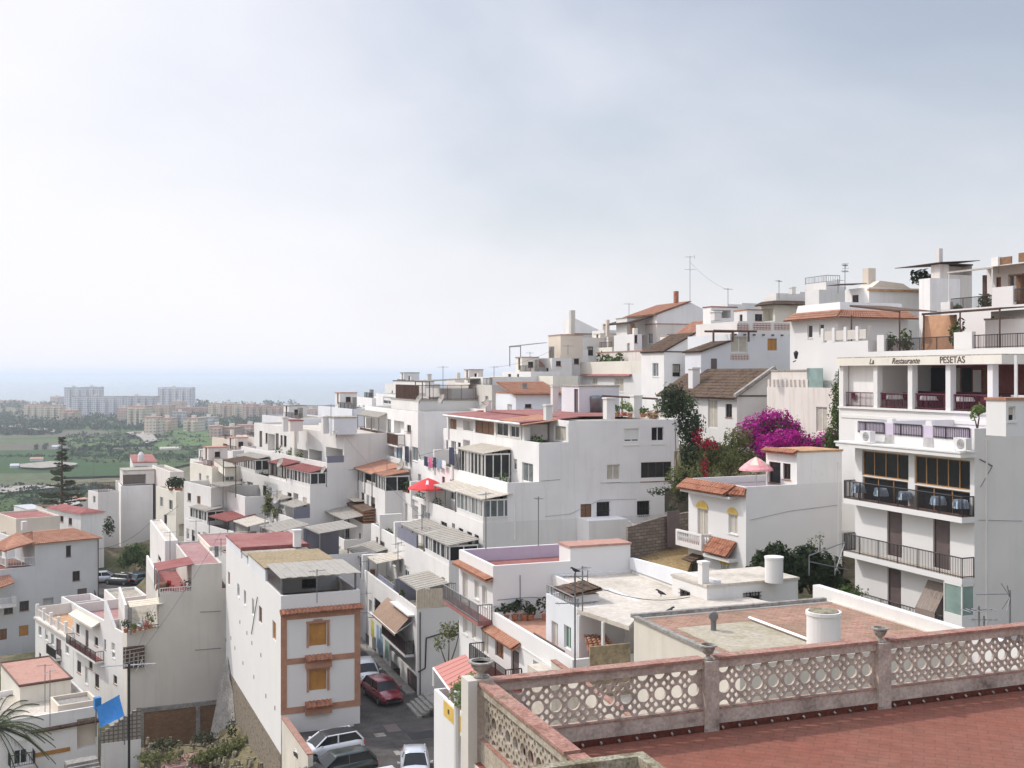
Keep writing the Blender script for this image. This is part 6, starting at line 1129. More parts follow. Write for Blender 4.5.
def car(p,head,color,label,L=4.2,Wd=1.75,Ht=1.48,glassroof=False,hatch=True):
    """head: direction the nose points, degrees"""
    p=Vector(p); root=empty('parked_car',p,label,'car','cars parked in the street'); a=R(head); c,s=math.cos(a),math.sin(a)
    T=lambda x,y,z: Vector((p.x+x*c-y*s,p.y+x*s+y*c,p.z+z)); hl=L/2; hw=Wd/2
    # hull stations: x, half width, bottom, shoulder z, top z
    st=[(-hl,hw*.78,.38,.62,.80),(-hl+.12,hw*.92,.26,.70,.93),(-hl+.6,hw*.99,.2,.74,.98),(-.6,hw,.18,.74,.97),(.6,hw,.18,.72,.95),(1.0,hw*.99,.18,.70,.93),(hl-.55,hw*.95,.2,.64,.82),(hl-.15,hw*.84,.25,.55,.68),(hl,hw*.66,.32,.48,.56)]
    m=MB(); rg=[]
    for x,w,zb,zm,zt in st:
        rg.append(len(m.v)); 
        for y,z in ((-w*.9,zb),(-w,zb+.12),(-w,zm*.75),(-w*.985,zm),(-w*.9,zt-.03),(-w*.6,zt),(0,zt+.02),(w*.6,zt),(w*.9,zt-.03),(w*.985,zm),(w,zm*.75),(w,zb+.12),(w*.9,zb)): m.v.append(tuple(T(x,y,z)))
    for a_,b_ in zip(rg,rg[1:]):
        for k in range(13): j=(k+1)%13; m.f.append((a_+k,a_+j,b_+j,b_+k))
    m.f.append(tuple(rg[0]+k for k in range(13))); m.f.append(tuple(rg[-1]+k for k in reversed(range(13)))); mk('body',m,color,root,True)
    # glasshouse
    rb=-hl+.12 if hatch else -hl+.75; x0,x1,x2,x3=rb,rb+.42,.35,1.15; bz=.93; m=MB(); wb=hw*.9; wt=hw*.70; z=Ht
    B=[T(x0,-wb*.93,bz),T(x3,-wb*.93,bz-.03),T(x3,wb*.93,bz-.03),T(x0,wb*.93,bz)]; Tp=[T(x1,-wt*.95,z-.06),T(x2,-wt,z-.04),T(x2,wt,z-.04),T(x1,wt*.95,z-.06)]
    m.hexa(B,Tp); mk('windows',m,'glass',root)
    m=MB(); g=[]
    for x,w,zz in ((x1-.12,wt*.9,z-.13),(x1+.05,wt*.99,z-.045),((x1+x2)/2,wt*1.03,z),(x2-.05,wt*1.02,z-.02),(x2+.1,wt*.97,z-.1)):
        g.append(len(m.v)); 
        for y,q in ((-w,-.05),(-w*.93,0),(-w*.5,.025),(0,.03),(w*.5,.025),(w*.93,0),(w,-.05)): m.v.append(tuple(T(x,y,zz+q)))
    for a_,b_ in zip(g,g[1:]):
        for k in range(6): m.f.append((a_+k,a_+k+1,b_+k+1,b_+k))
    mk('roof_panel',m,'black' if glassroof else color,root,True)
    m=MB()
    for q in (-1,1):
        m.bar(T(x2+.05,q*wt*.98,z-.07),T(x3,q*wb*.94,bz-.02),.035); m.bar(T(x1,q*wt*.96,z-.08),T(x0+.02,q*wb*.94,bz),.05); m.bar(T(-.35,q*wt*1.01,z-.05),T(-.3,q*wb*.965,bz),.035); m.bar(T(x2,q*wt*1.01,z-.05),T(x1,q*wt*.98,z-.06),.03)
    mk('window_trim',m,color,root)
    for x in (-hl*.62,hl*.63):
        for q in (-1,1):
            m=MB(); m.tube([T(x,q*(hw-.2),.31),T(x,q*(hw+.01),.31)],.31,20); w=mk('wheel',m,'rubber',root); m=MB(); m.tube([T(x,q*(hw-.02),.31),T(x,q*(hw+.02),.31)],.2,12); mk('rim',m,'metal',w)
    for q in (-1,1):
        m=MB(); m.hexa([T(hl-.42,q*hw*.86,.58),T(hl-.03,q*hw*.62,.5),T(hl-.02,q*hw*.4,.52),T(hl-.4,q*hw*.6,.7)],[T(hl-.42,q*hw*.9,.72),T(hl-.06,q*hw*.66,.6),T(hl-.06,q*hw*.42,.62),T(hl-.42,q*hw*.62,.79)]); mk('headlight',m,'glass_pale',root)
        m=MB(); m.box_=0; m.hexa([T(-hl+.01,q*hw*.72,.62),T(-hl+.1,q*hw*.9,.62),T(-hl+.12,q*hw*.9,.85),T(-hl+.04,q*hw*.72,.85)],[T(-hl-.02,q*hw*.72,.62),T(-hl+.05,q*hw*.93,.62),T(-hl+.08,q*hw*.93,.85),T(-hl+.01,q*hw*.72,.85)]); mk('tail_light',m,'red',root)
        m=MB(); m.hexa([T(.78,q*hw*.98,.93),T(.92,q*hw*.98,.93),T(.92,q*(hw+.17),.95),T(.78,q*(hw+.17),.95)],[T(.78,q*hw*.98,1.0),T(.92,q*hw*.98,1.0),T(.92,q*(hw+.17),1.06),T(.78,q*(hw+.17),1.06)]); mk('wing_mirror',m,color,root)
    m=MB(); m.hexa([T(hl-.02,-.45,.3),T(hl+.0,.45,.3),T(hl-.05,.45,.45),T(hl-.05,-.45,.45)],[T(hl+.02,-.45,.3),T(hl+.02,.45,.3),T(hl+.0,.45,.45),T(hl+.0,-.45,.45)]); mk('grille',m,'black',root)
    return root
def onS(x,y): return PZ(x,y,ZS+.0)
car(onS(383,699),-62,'car_red','dark red hatchback nosing down the shaded street',L=4.3,Wd=1.85); car(onS(366,680),-72,'car_white','white car mostly hidden behind the dark red hatchback')
car(onS(329,756),212,'car_white','white hatchback with a black roof, parked against the tower house',glassroof=True)
car(onS(339,777),212,'car_green','dark green car parked between the white hatchback and a white roof edge',L=4.4); car(onS(370,800),210,'car_white','white car cut by the bottom edge of the photo, beside the dark green car')
car(onS(415,774),-84,'car_silver','silver car facing the camera at the bottom edge, alone in the lane',L=4.3,hatch=False)
Z2=32.1
def c2(x,y,*a,**k): p=PZ(x,y,Z2); car(p,*a,**k)
c2(104,582,20,'car_silver','silver car half hidden at the white house corner, beside the outdoor stairs'); c2(120,584,160,'car_dark','dark car parked between the silver car and the blue car in the small square'); c2(144,583,60,'car_blue','blue car at the right end of the small square, under the round tree')
m=MB(); a=[PZ(92,600,Z2-.02),PZ(160,600,Z2-.02),PZ(160,566,Z2-.02),PZ(100,566,Z2-.02)]; m.hexa([x-Vector((0,0,1.5)) for x in a],a); o=mk('car_park',m,'asphalt',None); tag(o,kind='structure')
fr=Fr(99,132,10); m=MB()
for i in range(10): m.box(fr,0,2.2,.3*i,3.2,30,30.6+.18*i)
o=mk('outdoor_stairs',m,'concrete',None); tag(o,kind='structure'); 
root=empty('stair_railing',fr.pt(0,0,31),'black railing of the dark outdoor stairs beside the large house','railing')
class X: pass
x=X(); x.root=root; rail(x,[fr.pt(0,0,30.8),fr.pt(0,3,32.6)],1.1,'black',.2)
# ================================================================== laundry, umbrella, aerials, dishes, birds, lamp
def cloth(p,dv,w,h,mat,label,grp=None):
    p=Vector(p); dv=Vector(dv).normalized(); root=m=MB(); n=6; g=[]
    for i in range(n+1):
        q=p+dv*w*i/n; k=.05*math.sin(i*2.2); nn=Vector((-dv.y,dv.x,0)); g.append((q,q+nn*k*.6-Vector((0,0,h*.5)),q+nn*k*1.4-Vector((0,0,h*(1-.03*math.sin(i))))))
    for a,c in zip(g,g[1:]): m.quad(a[0],c[0],c[1],a[1]); m.quad(a[1],c[1],c[2],a[2])
    o=mk('laundry',m,mat,None,True,loc=p); return tag(o,label,'laundry',grp)
fr=A3.fr; V=Vector((-fr.s,fr.c,0)); base=A3.z1+.75
lb=[('cloth_dark','dark garment at the far left of the parapet laundry'),('cloth_pink','pink garment hanging on the terrace line'),('cloth_dark','navy garment between the pink and pale blue laundry'),('cloth_mid','pale blue cloth in the middle of the parapet laundry'),('cloth_white','white and pink cloth low on the laundry line'),('cloth_dark','large dark blue sheet at the right end of the laundry line')]
for i,x in enumerate((424,428.5,433,437,442,449)):
    v=fr.v(x,-.3); cloth(fr.pt(-.3,v,fr.z([456,457,457,459,460,447][i],-.3,v)),-V,[1.2,1.2,1.,1.3,1.1,1.5][i],[.9,.9,.9,.8,.7,1.5][i],lb[i][0],lb[i][1],'laundry on the white parapet')
m=MB(); v0,v1=fr.v(418,-.3),fr.v(455,-.3); m.bar(fr.pt(-.3,v0,fr.z(456,-.3,v0)),fr.pt(-.3,v1,fr.z(446.5,-.3,v1)),.015); 
for v in (v0,v1): m.bar(fr.pt(0,v,A3.z1),fr.pt(-.3,v,fr.z(451,-.3,v)),.02)
part(A3,'clothes_rack',m,'metal')
fr=A6.fr
for i,(x,y,w,h,mt,lab) in enumerate(((371,619,1.0,1.4,'cloth_yellow','yellow sheet hanging over the shaded street'),(376.5,624,.8,1.9,'cloth_sky','blue sheet on the street laundry line, left'),(380,627,.9,2.0,'cloth_mid','teal-grey sheet on the street laundry line, middle'),(385,631,1.1,2.1,'cloth_green','long pale green sheet at the right end of the street laundry'))):
    v=fr.v(x,-.6); cloth(fr.pt(-.6,v,fr.z(y,-.6,v)),-V,w,h,mt,lab,'laundry over the street')
m=MB()
for x,y in ((364,607),(370,613),(379,618),(392,612)): v=fr.v(x); z=fr.z(y,0,v); m.bar(fr.pt(0,v,z),fr.pt(-.9,v,z+.12),.02)
part(A6,'line_bracket',m,'metal')
fr=A7.fr
for i,(x,mt,lab) in enumerate(((394,'cloth_white','white washing in the shaded balcony, left'),(398,'cloth_mid','grey-blue washing in the shaded balcony, middle'),(402,'cloth_white','white washing in the shaded balcony, right'),(406,'cloth_dark','dark washing at the balcony end'))):
    v=fr.v(x,-.3); cloth(fr.pt(-.3,v,fr.z(446,-.3,v)),-V,1.,1.6,mt,lab,'washing in the shaded balcony')
fr=A4.fr; v=fr.v(428,.2); pp=fr.pt(.2,v,A4.zr); hh=CZ-(487.5-HY)/F*pp.y-A4.zr; pr_=parasol(pp,1.75,hh,'red','large red parasol with a white emblem over the middle terrace',alt=None,top=.85)
m=MB(); c0=Vector((pp.x,pp.y,pp.z+hh)); m.quad(c0+Vector((-.12,-1.15,.33)),c0+Vector((.12,-1.15,.33)),c0+Vector((.09,-.6,.67)),c0+Vector((-.09,-.6,.67))); mk('emblem',m,'cloth_white',pr_)
for i,x in enumerate((400,404,408)): v=fr.v(x,.2); pot(fr.pt(.3,v,A4.z1-.2),'dark hedge plant in a row on the parapet left of the red parasol, '+['left','middle','right'][i],h=1.1,r=.2,n=90,sz=.18,mat='leaf_dark')
bush('conifer','small conifer on the terrace in front of the cream block','tree',P(268,512,118)-Vector((0,0,.5)),[(0,0,.8,.75,.75,.9),(0,0,1.9,.5,.5,.9),(0,0,2.9,.25,.25,.7)],420,.16,'leaf_olive',21)
bush('bushy_shrub','round shrub right of the small conifer on the same terrace','shrub',P(277,515,116)-Vector((0,0,.6)),[(0,0,.8,.8,.8,.8)],220,.16,'leaf_olive',22)
dd=[(281,463,118,.55,'grey satellite dish above the maroon glazed terrace'),(279,498,116,.75,'large satellite dish beside the small conifer'),(324,470,112,.4,'small dark dish on the cream block corner'),(401,466,107,.5,'satellite dish on the grey flank above the orange awning'),(351,467,125,.5,'satellite dish left of the orange awning'),(419.5,399,118,.5,'satellite dish on the roof behind the laundry house'),(442,399,114,.5,'satellite dish beside the lilac-grey box on the far roof'),(486,405,100,.55,'satellite dish on the small white chimney of the red roof'),(336,433,112,.4,'dish hung on the bluish lift room wall'),(286,420,125,.4,'dish on the pinkish stair room')]
for x,y,Y,r,lab in dd: dish(P(x,y,Y)-Vector((0,0,.5)),r,lab,az=215)
aa=[(690,302,256,140,'tall lattice aerial on the highest orange gable',1,0),(728,305,288,122,'slim aerial behind the maroon canopy terrace',0,.6),(779,296,280,116,'aerial on the arched loggia house roof',0,1.),(845,287,264,100,'tallest double aerial on the right-hand skyline',1,1.2),(838,290,279,104,'low comb aerial left of the double aerial',0,.4),(443,392,366,121,'aerial on the pergola house roof at the hill shoulder',0,.5),(494,377,366,121,'small aerial at the corner of the white cubic house',0,.9),(629,318,303,132,'aerial on the slim tower',0,.4),(530,366,352,136,'aerial behind the orange pyramid roof',0,1.),(331,433,404,114,'wide comb aerial on the cream block roof',0,.2),(298,440,408,122,'tall aerial beside the pinkish stair room',0,.8),(353,421,403,134,'aerial on the white cube behind the cream block',0,.3),(94,500,440,170,'slim pole rising between the conifer and the grey block',0,.2),
 (575,672,573,38.6,'rusty aerial mast with a bird on top, behind the balustrade',1,.1),(582.5,604,566,50,'dark aerial mast right of the one with the bird',0,1.),(1010,640,590,34,'star-shaped aerial in front of the grey flank at the right edge',2,.1),(979,640,606,33,'short post aerial left of the star-shaped one',0,.2),(984,640,616,36,'stub post with a comb aerial beside the star-shaped one',0,-.05),
 (45,708,664,88,'aerial on the salmon roof room, lower left, left of two',0,.3),(50,722,670,86,'aerial on the salmon roof room, lower left, right of two',0,1.1),(170,570,531,100,'aerial at the corner of the creamy roof behind the pink roof',0,.7),(221,552,538,96,'aerial beside the flue on the pink flat roof',0,.4),(229,548,533,97,'second aerial right of the flue on the pink flat roof',0,1.3),(317,598,569,72,'thin aerial mast at the tower house front parapet',0,.6),(367,676,560,94,'aerial on the purple-grey screen wall',1,.5),(398,574,542,88,'aerial over the white street terrace wall',1,1.2),(422,560,514,90,'aerial over the third terrace of the stepped block',1,.2),(387,500,458,108,'aerial at the orange awning corner',0,.5),(411,470,430,110,'aerial on the grey flank of the laundry house',0,.5),(196,560,520,112,'thin aerial on the low cream terrace behind the pink roof',0,.1),(265,560,512,104,'aerial between the terraces and the maroon roof',1,.4),(277,520,490,112,'aerial on the cream terrace near the conifer shrub',0,.8),(568,352,345,126,'aerial on the covered terrace house',0,.2),(605,345,338,126,'aerial on the white cubes',0,.9)]
for x,yb,yt,Y,lab,kd,az in aa:
    a=P(x,yb,Y); aerial(a-Vector((0,0,.3)),(yb-yt)/F*Y+.3,lab,az,kd,boom=1.2 if Y>60 else .9)
def bird(p,label,az=0,s=1.):
    p=Vector(p); a=R(az); d=Vector((math.cos(a),math.sin(a),0)); m=MB(); Z=Vector((0,0,1))
    pts=[p-d*.17*s+Z*.07*s,p-d*.09*s+Z*.1*s,p+Z*.12*s,p+d*.07*s+Z*.16*s,p+d*.1*s+Z*.2*s,p+d*.14*s+Z*.21*s,p+d*.19*s+Z*.205*s]
    m.tube(pts,[.012*s,.035*s,.058*s,.045*s,.028*s,.03*s,.004*s],10)
    for q in (-1,1): e=Vector((-d.y,d.x,0))*q*.02*s; m.bar(p+e+Z*.08*s,p+e,.006*s)
    o=mk('pigeon',m,'bird',None,True,loc=p); tag(o,label,'bird','pigeons on the roofs')
bird(P(575.5,573.5,38.6)-Vector((0,0,.02)),'dark pigeon perched on top of the rusty aerial mast',200,1.1); bird(PZ(661,596.5,52.12),'pigeon standing on the grey-cream roof slab',160,1.1); bird(PZ(669,615,51.85),'pigeon sitting low on the terracotta tile edge',20,1.2)
# tall pole with aerial bottom left
m=MB(); p=P(129,665,80); m.tube([Vector((p.x,p.y,27)),p+Vector((0,0,.1))],.09,8); root=empty('tall_pole',(p.x,p.y,27),'tall dark pole carrying a wide comb aerial in front of the blank greige wall','pole'); mk('pole',m,'iron',root)
m=MB(); d=Vector((.97,.22,0)); e=Vector((-.22,.97,0)); m.bar(p-d*2.,p+d*1.9,.03)
for i in range(9): c=p+d*(-1.9+.45*i); m.bar(c-e*.35-Vector((0,0,.02)),c+e*.35,.012)
m.bar(p+d*1.+Vector((0,0,.1)),p+d*1.4-Vector((0,0,.9)),.02); m.bar(p+d*.5-Vector((0,0,.5)),p+d*.9+Vector((0,0,.3)),.02); mk('aerial',m,'galv',root)
# wall lantern at (795,358)
root=empty('street_lantern',P(793,361,86),'black wall lantern on the corner of the bright tiled-eave house','lamp'); p=P(796,357,86); m=MB(); m.bar(P(793,362,86),P(796,360.5,86),.03); m.lathe(p-Vector((0,0,.15)),[(.1,0),(.2,.5),(.05,.65)],6); mk('lantern',m,'black',root)
# ================================================================== vegetation of the middle
def PB(x,y,Y,z=0): return P(x,y,Y)+Vector((0,0,z))
bush('bougainvillea','large magenta bougainvillea, upper dark-leaved mass against the weathered house','bougainvillea',PB(771,455,82),[(-1.2,0,1.6,1.7,1.2,1.4),(.3,.4,2.5,1.8,1.2,1.1),(-.2,0,1.,2.,1.1,1.),(1.6,.3,1.9,1.,1.,.9)],6500,.12,'magenta',31,extra=(1100,'leaf_dark',[(.4,-.2,2.0,2.0,1.3,1.3),(-1.2,.1,1.4,1.7,1.3,1.3),(1.8,0,1.2,1.1,1.2,1.1)]))
bush('bougainvillea','lower magenta bougainvillea spreading to the right behind the tiled roof room','bougainvillea',PB(800,456,80),[(-2.2,0,.7,1.6,1.2,1.1),(-.8,0,1.2,1.6,1.1,.9),(.8,.2,.7,1.5,1.1,.8),(2.2,.3,.9,1.3,1.,1.1)],7500,.11,'magenta',32,extra=(300,'leaf_dark',[(.8,0,.9,2,1.,1.)]))
bush('large_shrub','broad olive-green shrub left of the bougainvillea','shrub',PB(728,478,80),[(0,0,1.4,2.0,1.6,1.5),(.8,.3,2.8,1.3,1.2,1.2),(-1.3,0,1.9,1.2,1.2,1.2),(1.9,0,1.2,1.1,1.1,1.1)],4200,.12,'leaf_olive',33)
bush('flowering_shrub','shrub topped with dark red flowers between the stepped block and the olive shrub','shrub',PB(697,492,80),[(0,0,1.4,1.6,1.5,1.6),(.6,.2,2.8,1.2,1.2,1.1),(-1.3,.2,.9,1.1,1.2,1.4)],2800,.12,'leaf_olive',34,extra=(420,'redflower',[(.9,-.6,3.5,.9,.6,.55),(.4,-.9,1.6,.4,.4,1.2)]))
bush('creeper','dark creeper hanging down the right end of the stepped block','climber',PB(678,500,80),[(-.2,.4,7.2,1.4,1.1,1.5),(.9,.4,5.4,1.2,1.1,1.6),(.8,.2,3.4,.9,.9,1.5),(.3,0,1.0,.7,.7,1.5),(-.4,-.4,-1.2,.5,.5,1.1),(-1.5,-.5,.7,1.1,.4,.35)],4800,.13,'leaf_dark',35,extra=(240,'redflower',[(1.4,0,4.6,.5,.6,1.1)]))
bush('terrace_shrub','green rooftop shrub with orange leaves at the back corner of the flat roof','shrub',PB(666,418,92),[(0,0,.8,1.3,1.,.9),(1.6,0,1.2,1.3,1.,1.1)],900,.14,'leaf',36,extra=(200,'tan',[(-1.2,-.3,.3,.8,.6,.4)]))
bush('climbing_bush','tall leafy climber on the left corner of the restaurant building','climber',PB(838,452,77),[(-.3,0,.8,.9,.8,1.3),(0,0,2.6,.7,.8,1.3),(.2,0,4.2,.8,.8,1.2),(.3,0,5.3,.5,.6,.7),(-.9,0,-.4,.7,.7,.8)],3400,.12,'leaf',37)
bush('dark_hedge','dark laurel-like hedge bush against the villa flank, left of two','hedge',PB(777,588,60),[(-.6,0,1.0,1.1,.9,1.2),(.6,.2,.9,1.1,.9,1.2),(-.1,0,1.8,.8,.7,.8)],5200,.15,'leaf_dark',38); bush('dark_hedge','dark laurel-like hedge bush reaching the restaurant building, right of two','hedge',PB(811,592,60),[(-.7,0,1.2,1.2,.9,1.3),(.7,.2,1.,1.3,.9,1.3),(-.2,0,1.9,.8,.6,.8),(1.4,0,.2,1.,.8,.8)],5600,.15,'leaf_dark',39)
bush('garden_plant','pale leggy plant rising above the dark hedge','plant',PB(820,560,61),[(0,0,1.2,.3,.3,.6),(-.5,0,.9,.3,.3,.4)],60,.09,'leaf_olive',40)
bush('garden_plants','low green plants at the foot of the right-hand balconies','plant',PB(850,600,57),[(0,0,.4,.9,.6,.5)],240,.1,'leaf',41)
bush('round_tree','round dark tree shading the parked cars at the left','tree',PB(134,566,150,-2.6),[(0,0,4.2,1.9,1.6,1.4),(1.3,0,3.6,1.6,1.5,1.3),(-1.1,0,3.4,1.3,1.3,1.2),(.3,0,5.,1.1,1.1,.9)],2600,.22,'leaf',42)
bush('yard_shrub','dark bush between the hipped maroon roof and the grey block','shrub',PB(109,527,150,-1),[(0,0,1.,.9,.9,1.6)],260,.22,'leaf_dark',43)
bush('yard_weeds','clump of weeds at the foot of the stone-based tower wall','weeds',P(245,752,84)-Vector((0,0,.6)),[(0,0,.4,1.,1.3,.5),(1.2,-1.,.4,.8,1.,.5)],420,.12,'leaf_olive',44)
bush('yard_creeper','dark creeper over the broken wall in the lower left yard','climber',P(205,735,86)-Vector((0,0,.8)),[(0,0,.6,1.4,.5,.6),(-3.,-.4,.2,1.4,.6,.7),(2.,.3,1.2,.6,.5,1.2)],700,.12,'leaf_dark',45)
# potted greenery on the G terraces
for i,(x,y,Y,h,mt,lab) in enumerate(((126,629,92,.9,'leaf_dark','dark leafy plants at the left end of the cream awning terrace'),(134,629,92,.5,'leaf_light','yellow-green potted plant under the cream awning'),(150,625,92.5,1.2,'leaf_olive','tall potted plant beside the white pots under the cream awning'),(140,627,92,.5,'cloth_white','pot of white flowers under the cream awning'),(146,626,92.2,.5,'pinkcloth','pot of pale pink flowers under the cream awning'),(188,590,95,1.1,'leaf_dark','dark plant at the right end of the maroon awning terrace'))):
    pot(P(x,y,Y)-Vector((0,0,.3)),lab,h=h,r=.2,n=90,sz=.12,mat=mt,group='potted plants under the left awnings')
c=G2.fr.pt(1.2,2.5,G2.zr); chair(c,'red chair on the terrace under the maroon awning','red',None,th=2.8); table(G2.fr.pt(.5,2.2,G2.zr),'small table beside the red chair under the maroon awning','wood',None)
# conifer (araucaria-like) left
root=empty('tall_conifer',P(62,540,172)-Vector((0,0,3)),'tall layered conifer standing alone beyond the left-hand roofs','tree'); b0=P(62,540,172)-Vector((0,0,3)); top=P(62,437,172)
m=MB(); m.tube([b0,b0.lerp(top,.5),top],[.38,.24,.04],8); mk('trunk',m,'bark',root)
m=MB(); tw=MB(); rnd=random.Random(5); Hh=(top-b0).z; k=20
for i in range(k):
    t=i/(k-1); z=b0.z+Hh*(.2+.78*t); L=(5.4*(1-t)**1.15+.45)*rnd.uniform(.8,1.1)
    for j in range(9):
        if rnd.random()<.2: continue
        a=2*math.pi*j/9+i*.7+rnd.uniform(-.35,.35); d=Vector((math.cos(a),math.sin(a),0)); l=L*rnd.uniform(.65,1.05); tip=Vector((top.x,top.y,z))+d*l+Vector((0,0,.10*l)); z+=rnd.uniform(-.25,.25); st=Vector((top.x,top.y,z)); tw.bar(st,tip,.035)
        e=Vector((-d.y,d.x,0))
        for q in range(int((5+l*10)*(1-.45*t))):
            s=rnd.uniform(.25,1.)*l; c=st+d*s+Vector((0,0,.10*s)); w=.5*(1-.5*s/L); c2_=c+e*rnd.uniform(-w,w)+Vector((0,0,rnd.uniform(-.08,.12))); sz=rnd.uniform(.14,.3); n1=(d+e*rnd.uniform(-1.2,1.2)).normalized()*sz; n2=Vector((rnd.uniform(-.1,.1),rnd.uniform(-.1,.1),sz*.5)); m.quad(c2_-n1,c2_-n2,c2_+n1*1.3,c2_+n2)
mk('branches',tw,'bark',root); mk('foliage',m,'pineleaf',root)
# palm bottom-left
c=P(-6,728,56); root=empty('palm_tree',(c.x,c.y,27.5),'date palm with drooping fronds entering at the lower left corner','palm'); m=MB(); m.tube([Vector((c.x,c.y,27.2)),Vector((c.x-.1,c.y,35)),c],[.3,.24,.2],10); mk('trunk',m,'bark',root)
rnd=random.Random(9); fm=MB()
for i in range(44):
    a=2*math.pi*i*.382+rnd.uniform(-.2,.2); el=rnd.uniform(-.2,1.25); d=Vector((math.cos(a),math.sin(a),0)); e=Vector((-d.y,d.x,0)); L=rnd.uniform(2.6,3.2); pts=[]
    for q in range(13):
        s=q/12; pts.append(c+d*L*s*math.cos(el*.6)+Vector((0,0,L*(math.sin(el)*s-.62*s*s))))
    for a_,b_ in zip(pts,pts[1:]): fm.bar(a_,b_,.018)
    for q in range(1,13):
        for w in range(3):
            p=pts[q-1].lerp(pts[q],w/3); ll=.5*math.sin(math.pi*min(1,(q+1)/13.5))+.08
            for sd in (-1,1): tip=p+e*sd*ll*.8+d*ll*.55-Vector((0,0,ll*.35)); fm.quad(p-d*.02,p+d*.025,tip)
mk('fronds',fm,'palmleaf',root)
# ================================================================== block wall, yard
q=[P(628,540,74),P(664,527,76),P(690,520,78)]; m=MB(); zt=[P(628,527,74).z,P(664,516.5,76).z,P(690,512,78).z]
for i in range(2):
    a,c=q[i],q[i+1]; o_=Vector((-.1,.25,0)); m.hexa([Vector((a.x,a.y,45)),Vector((c.x,c.y,45)),Vector((c.x,c.y,45))+o_,Vector((a.x,a.y,45))+o_],[Vector((a.x,a.y,zt[i])),Vector((c.x,c.y,zt[i+1])),Vector((c.x,c.y,zt[i+1]))+o_,Vector((a.x,a.y,zt[i]))+o_])
root=empty('block_wall',q[0]-Vector((0,0,2)),'unrendered concrete block wall round the dry sandy yard','wall'); mk('wall',m,'blockwall',root); fo=MB(); a=P(673,532,76.4); fr=Fr(C=(a.x,a.y-.35)); fo.box(fr,-.5,.45,0,.1,a.z-1,a.z+1.5); mk('gate',fo,'greydoor',root)
a=[PZ(628,553,47.6),PZ(686,575,47.6),PZ(700,540,47.9),PZ(690,531,48.1),PZ(640,536,48.0)]; m=MB(); m.hexa([x-Vector((0,0,2)) for x in a],a); o=mk('sandy_yard',m,'drygrass',None); tag(o,kind='structure')
# lower-left yard
a=[PZ(140,775,30),PZ(215,775,30),PZ(300,775,33.0),PZ(285,750,33.5),PZ(228,708,31.8),PZ(215,742,30.2),PZ(140,748,30)]
m=MB(); m.hexa([x-Vector((0,0,3)) for x in a],a); o=mk('weedy_yard',m,'weeds',None); tag(o,kind='structure')
rnd=random.Random(4); m=MB()
p=P(185,752,84); fr=Fr(C=(p.x,p.y)); m.hexa([fr.pt(-2.6,-.8,29),fr.pt(2.,-.9,29),fr.pt(1.7,1.2,29),fr.pt(-2.,1.2,29)],[fr.pt(-2.,-.5,30.2),fr.pt(1.6,-.6,30.4),fr.pt(1.1,.9,30.75),fr.pt(-1.,1.,30.6)]); o=mk('ruined_slab',m,'pinkroof',None); tag(o,'tilted faded pink slab lying in the weedy yard','slab')
m=MB()
for i in range(200):
    x,y=rnd.uniform(145,262),rnd.uniform(738,775); q=PZ(x,y,30.4+max(0,(x-205))*.035); s=rnd.uniform(.04,.17); g=Fr(C=(q.x,q.y)); a=rnd.uniform(0,3); g.c,g.s=math.cos(a),math.sin(a); m.hexa([g.pt(-s,-s*.7,q.z-.4),g.pt(s,-s,q.z-.4),g.pt(s*.8,s,q.z-.4),g.pt(-s,s*.8,q.z-.4)],[g.pt(-s*.7,-s*.5,q.z+s*.6),g.pt(s*.8,-s*.6,q.z+s*.8),g.pt(s*.5,s*.7,q.z+s*.5),g.pt(-s*.6,s*.5,q.z+s*.7)])
o=mk('rubble',m,'mossy',None); tag(o,kind='stuff')
m=leafmesh('x',2600,.13,[(P(x,y,84).x,P(x,y,84).y,PZ(x,y,30.6).z+.1+max(0,(x-205))*.03,1.2,1.,.5) for x,y in ((150,760),(172,748),(200,745),(215,752),(232,748),(240,762),(222,738),(255,765),(205,765))],6); o=mk('ground_weeds',m,'leaf_olive',None); tag(o,kind='stuff')
p=P(182,768,80); fr=Fr(C=(p.x,p.y)); m=MB(); m.hexa([fr.pt(-3,-1.2,28),fr.pt(2.2,-1.2,28),fr.pt(1.8,.6,28),fr.pt(-2.4,.6,28)],[fr.pt(-3,-1.2,30.3),fr.pt(2.2,-1.2,30.5),fr.pt(1.7,.6,30.75),fr.pt(-2.3,.6,30.7)]); o=mk('stone_ledge',m,'concrete',None); tag(o,'pale stone ledge at the bottom edge of the weedy yard','ledge')
f=Fr(222,94.8,2.4); m=MB(); m.hexa([T.fr.pt(-.1,22.5,30),T.fr.pt(-1.6,22.,30),T.fr.pt(-1.3,20.5,30),T.fr.pt(-.1,17,30)],[T.fr.pt(-.05,22.6,36.2),T.fr.pt(-.3,22.4,36),T.fr.pt(-.2,21,35),T.fr.pt(-.05,20,34)]); o=mk('rubble_buttress',m,'concrete',None); tag(o,'dark mossy rubble buttress in the corner of the blank wall and the stone base','buttress')

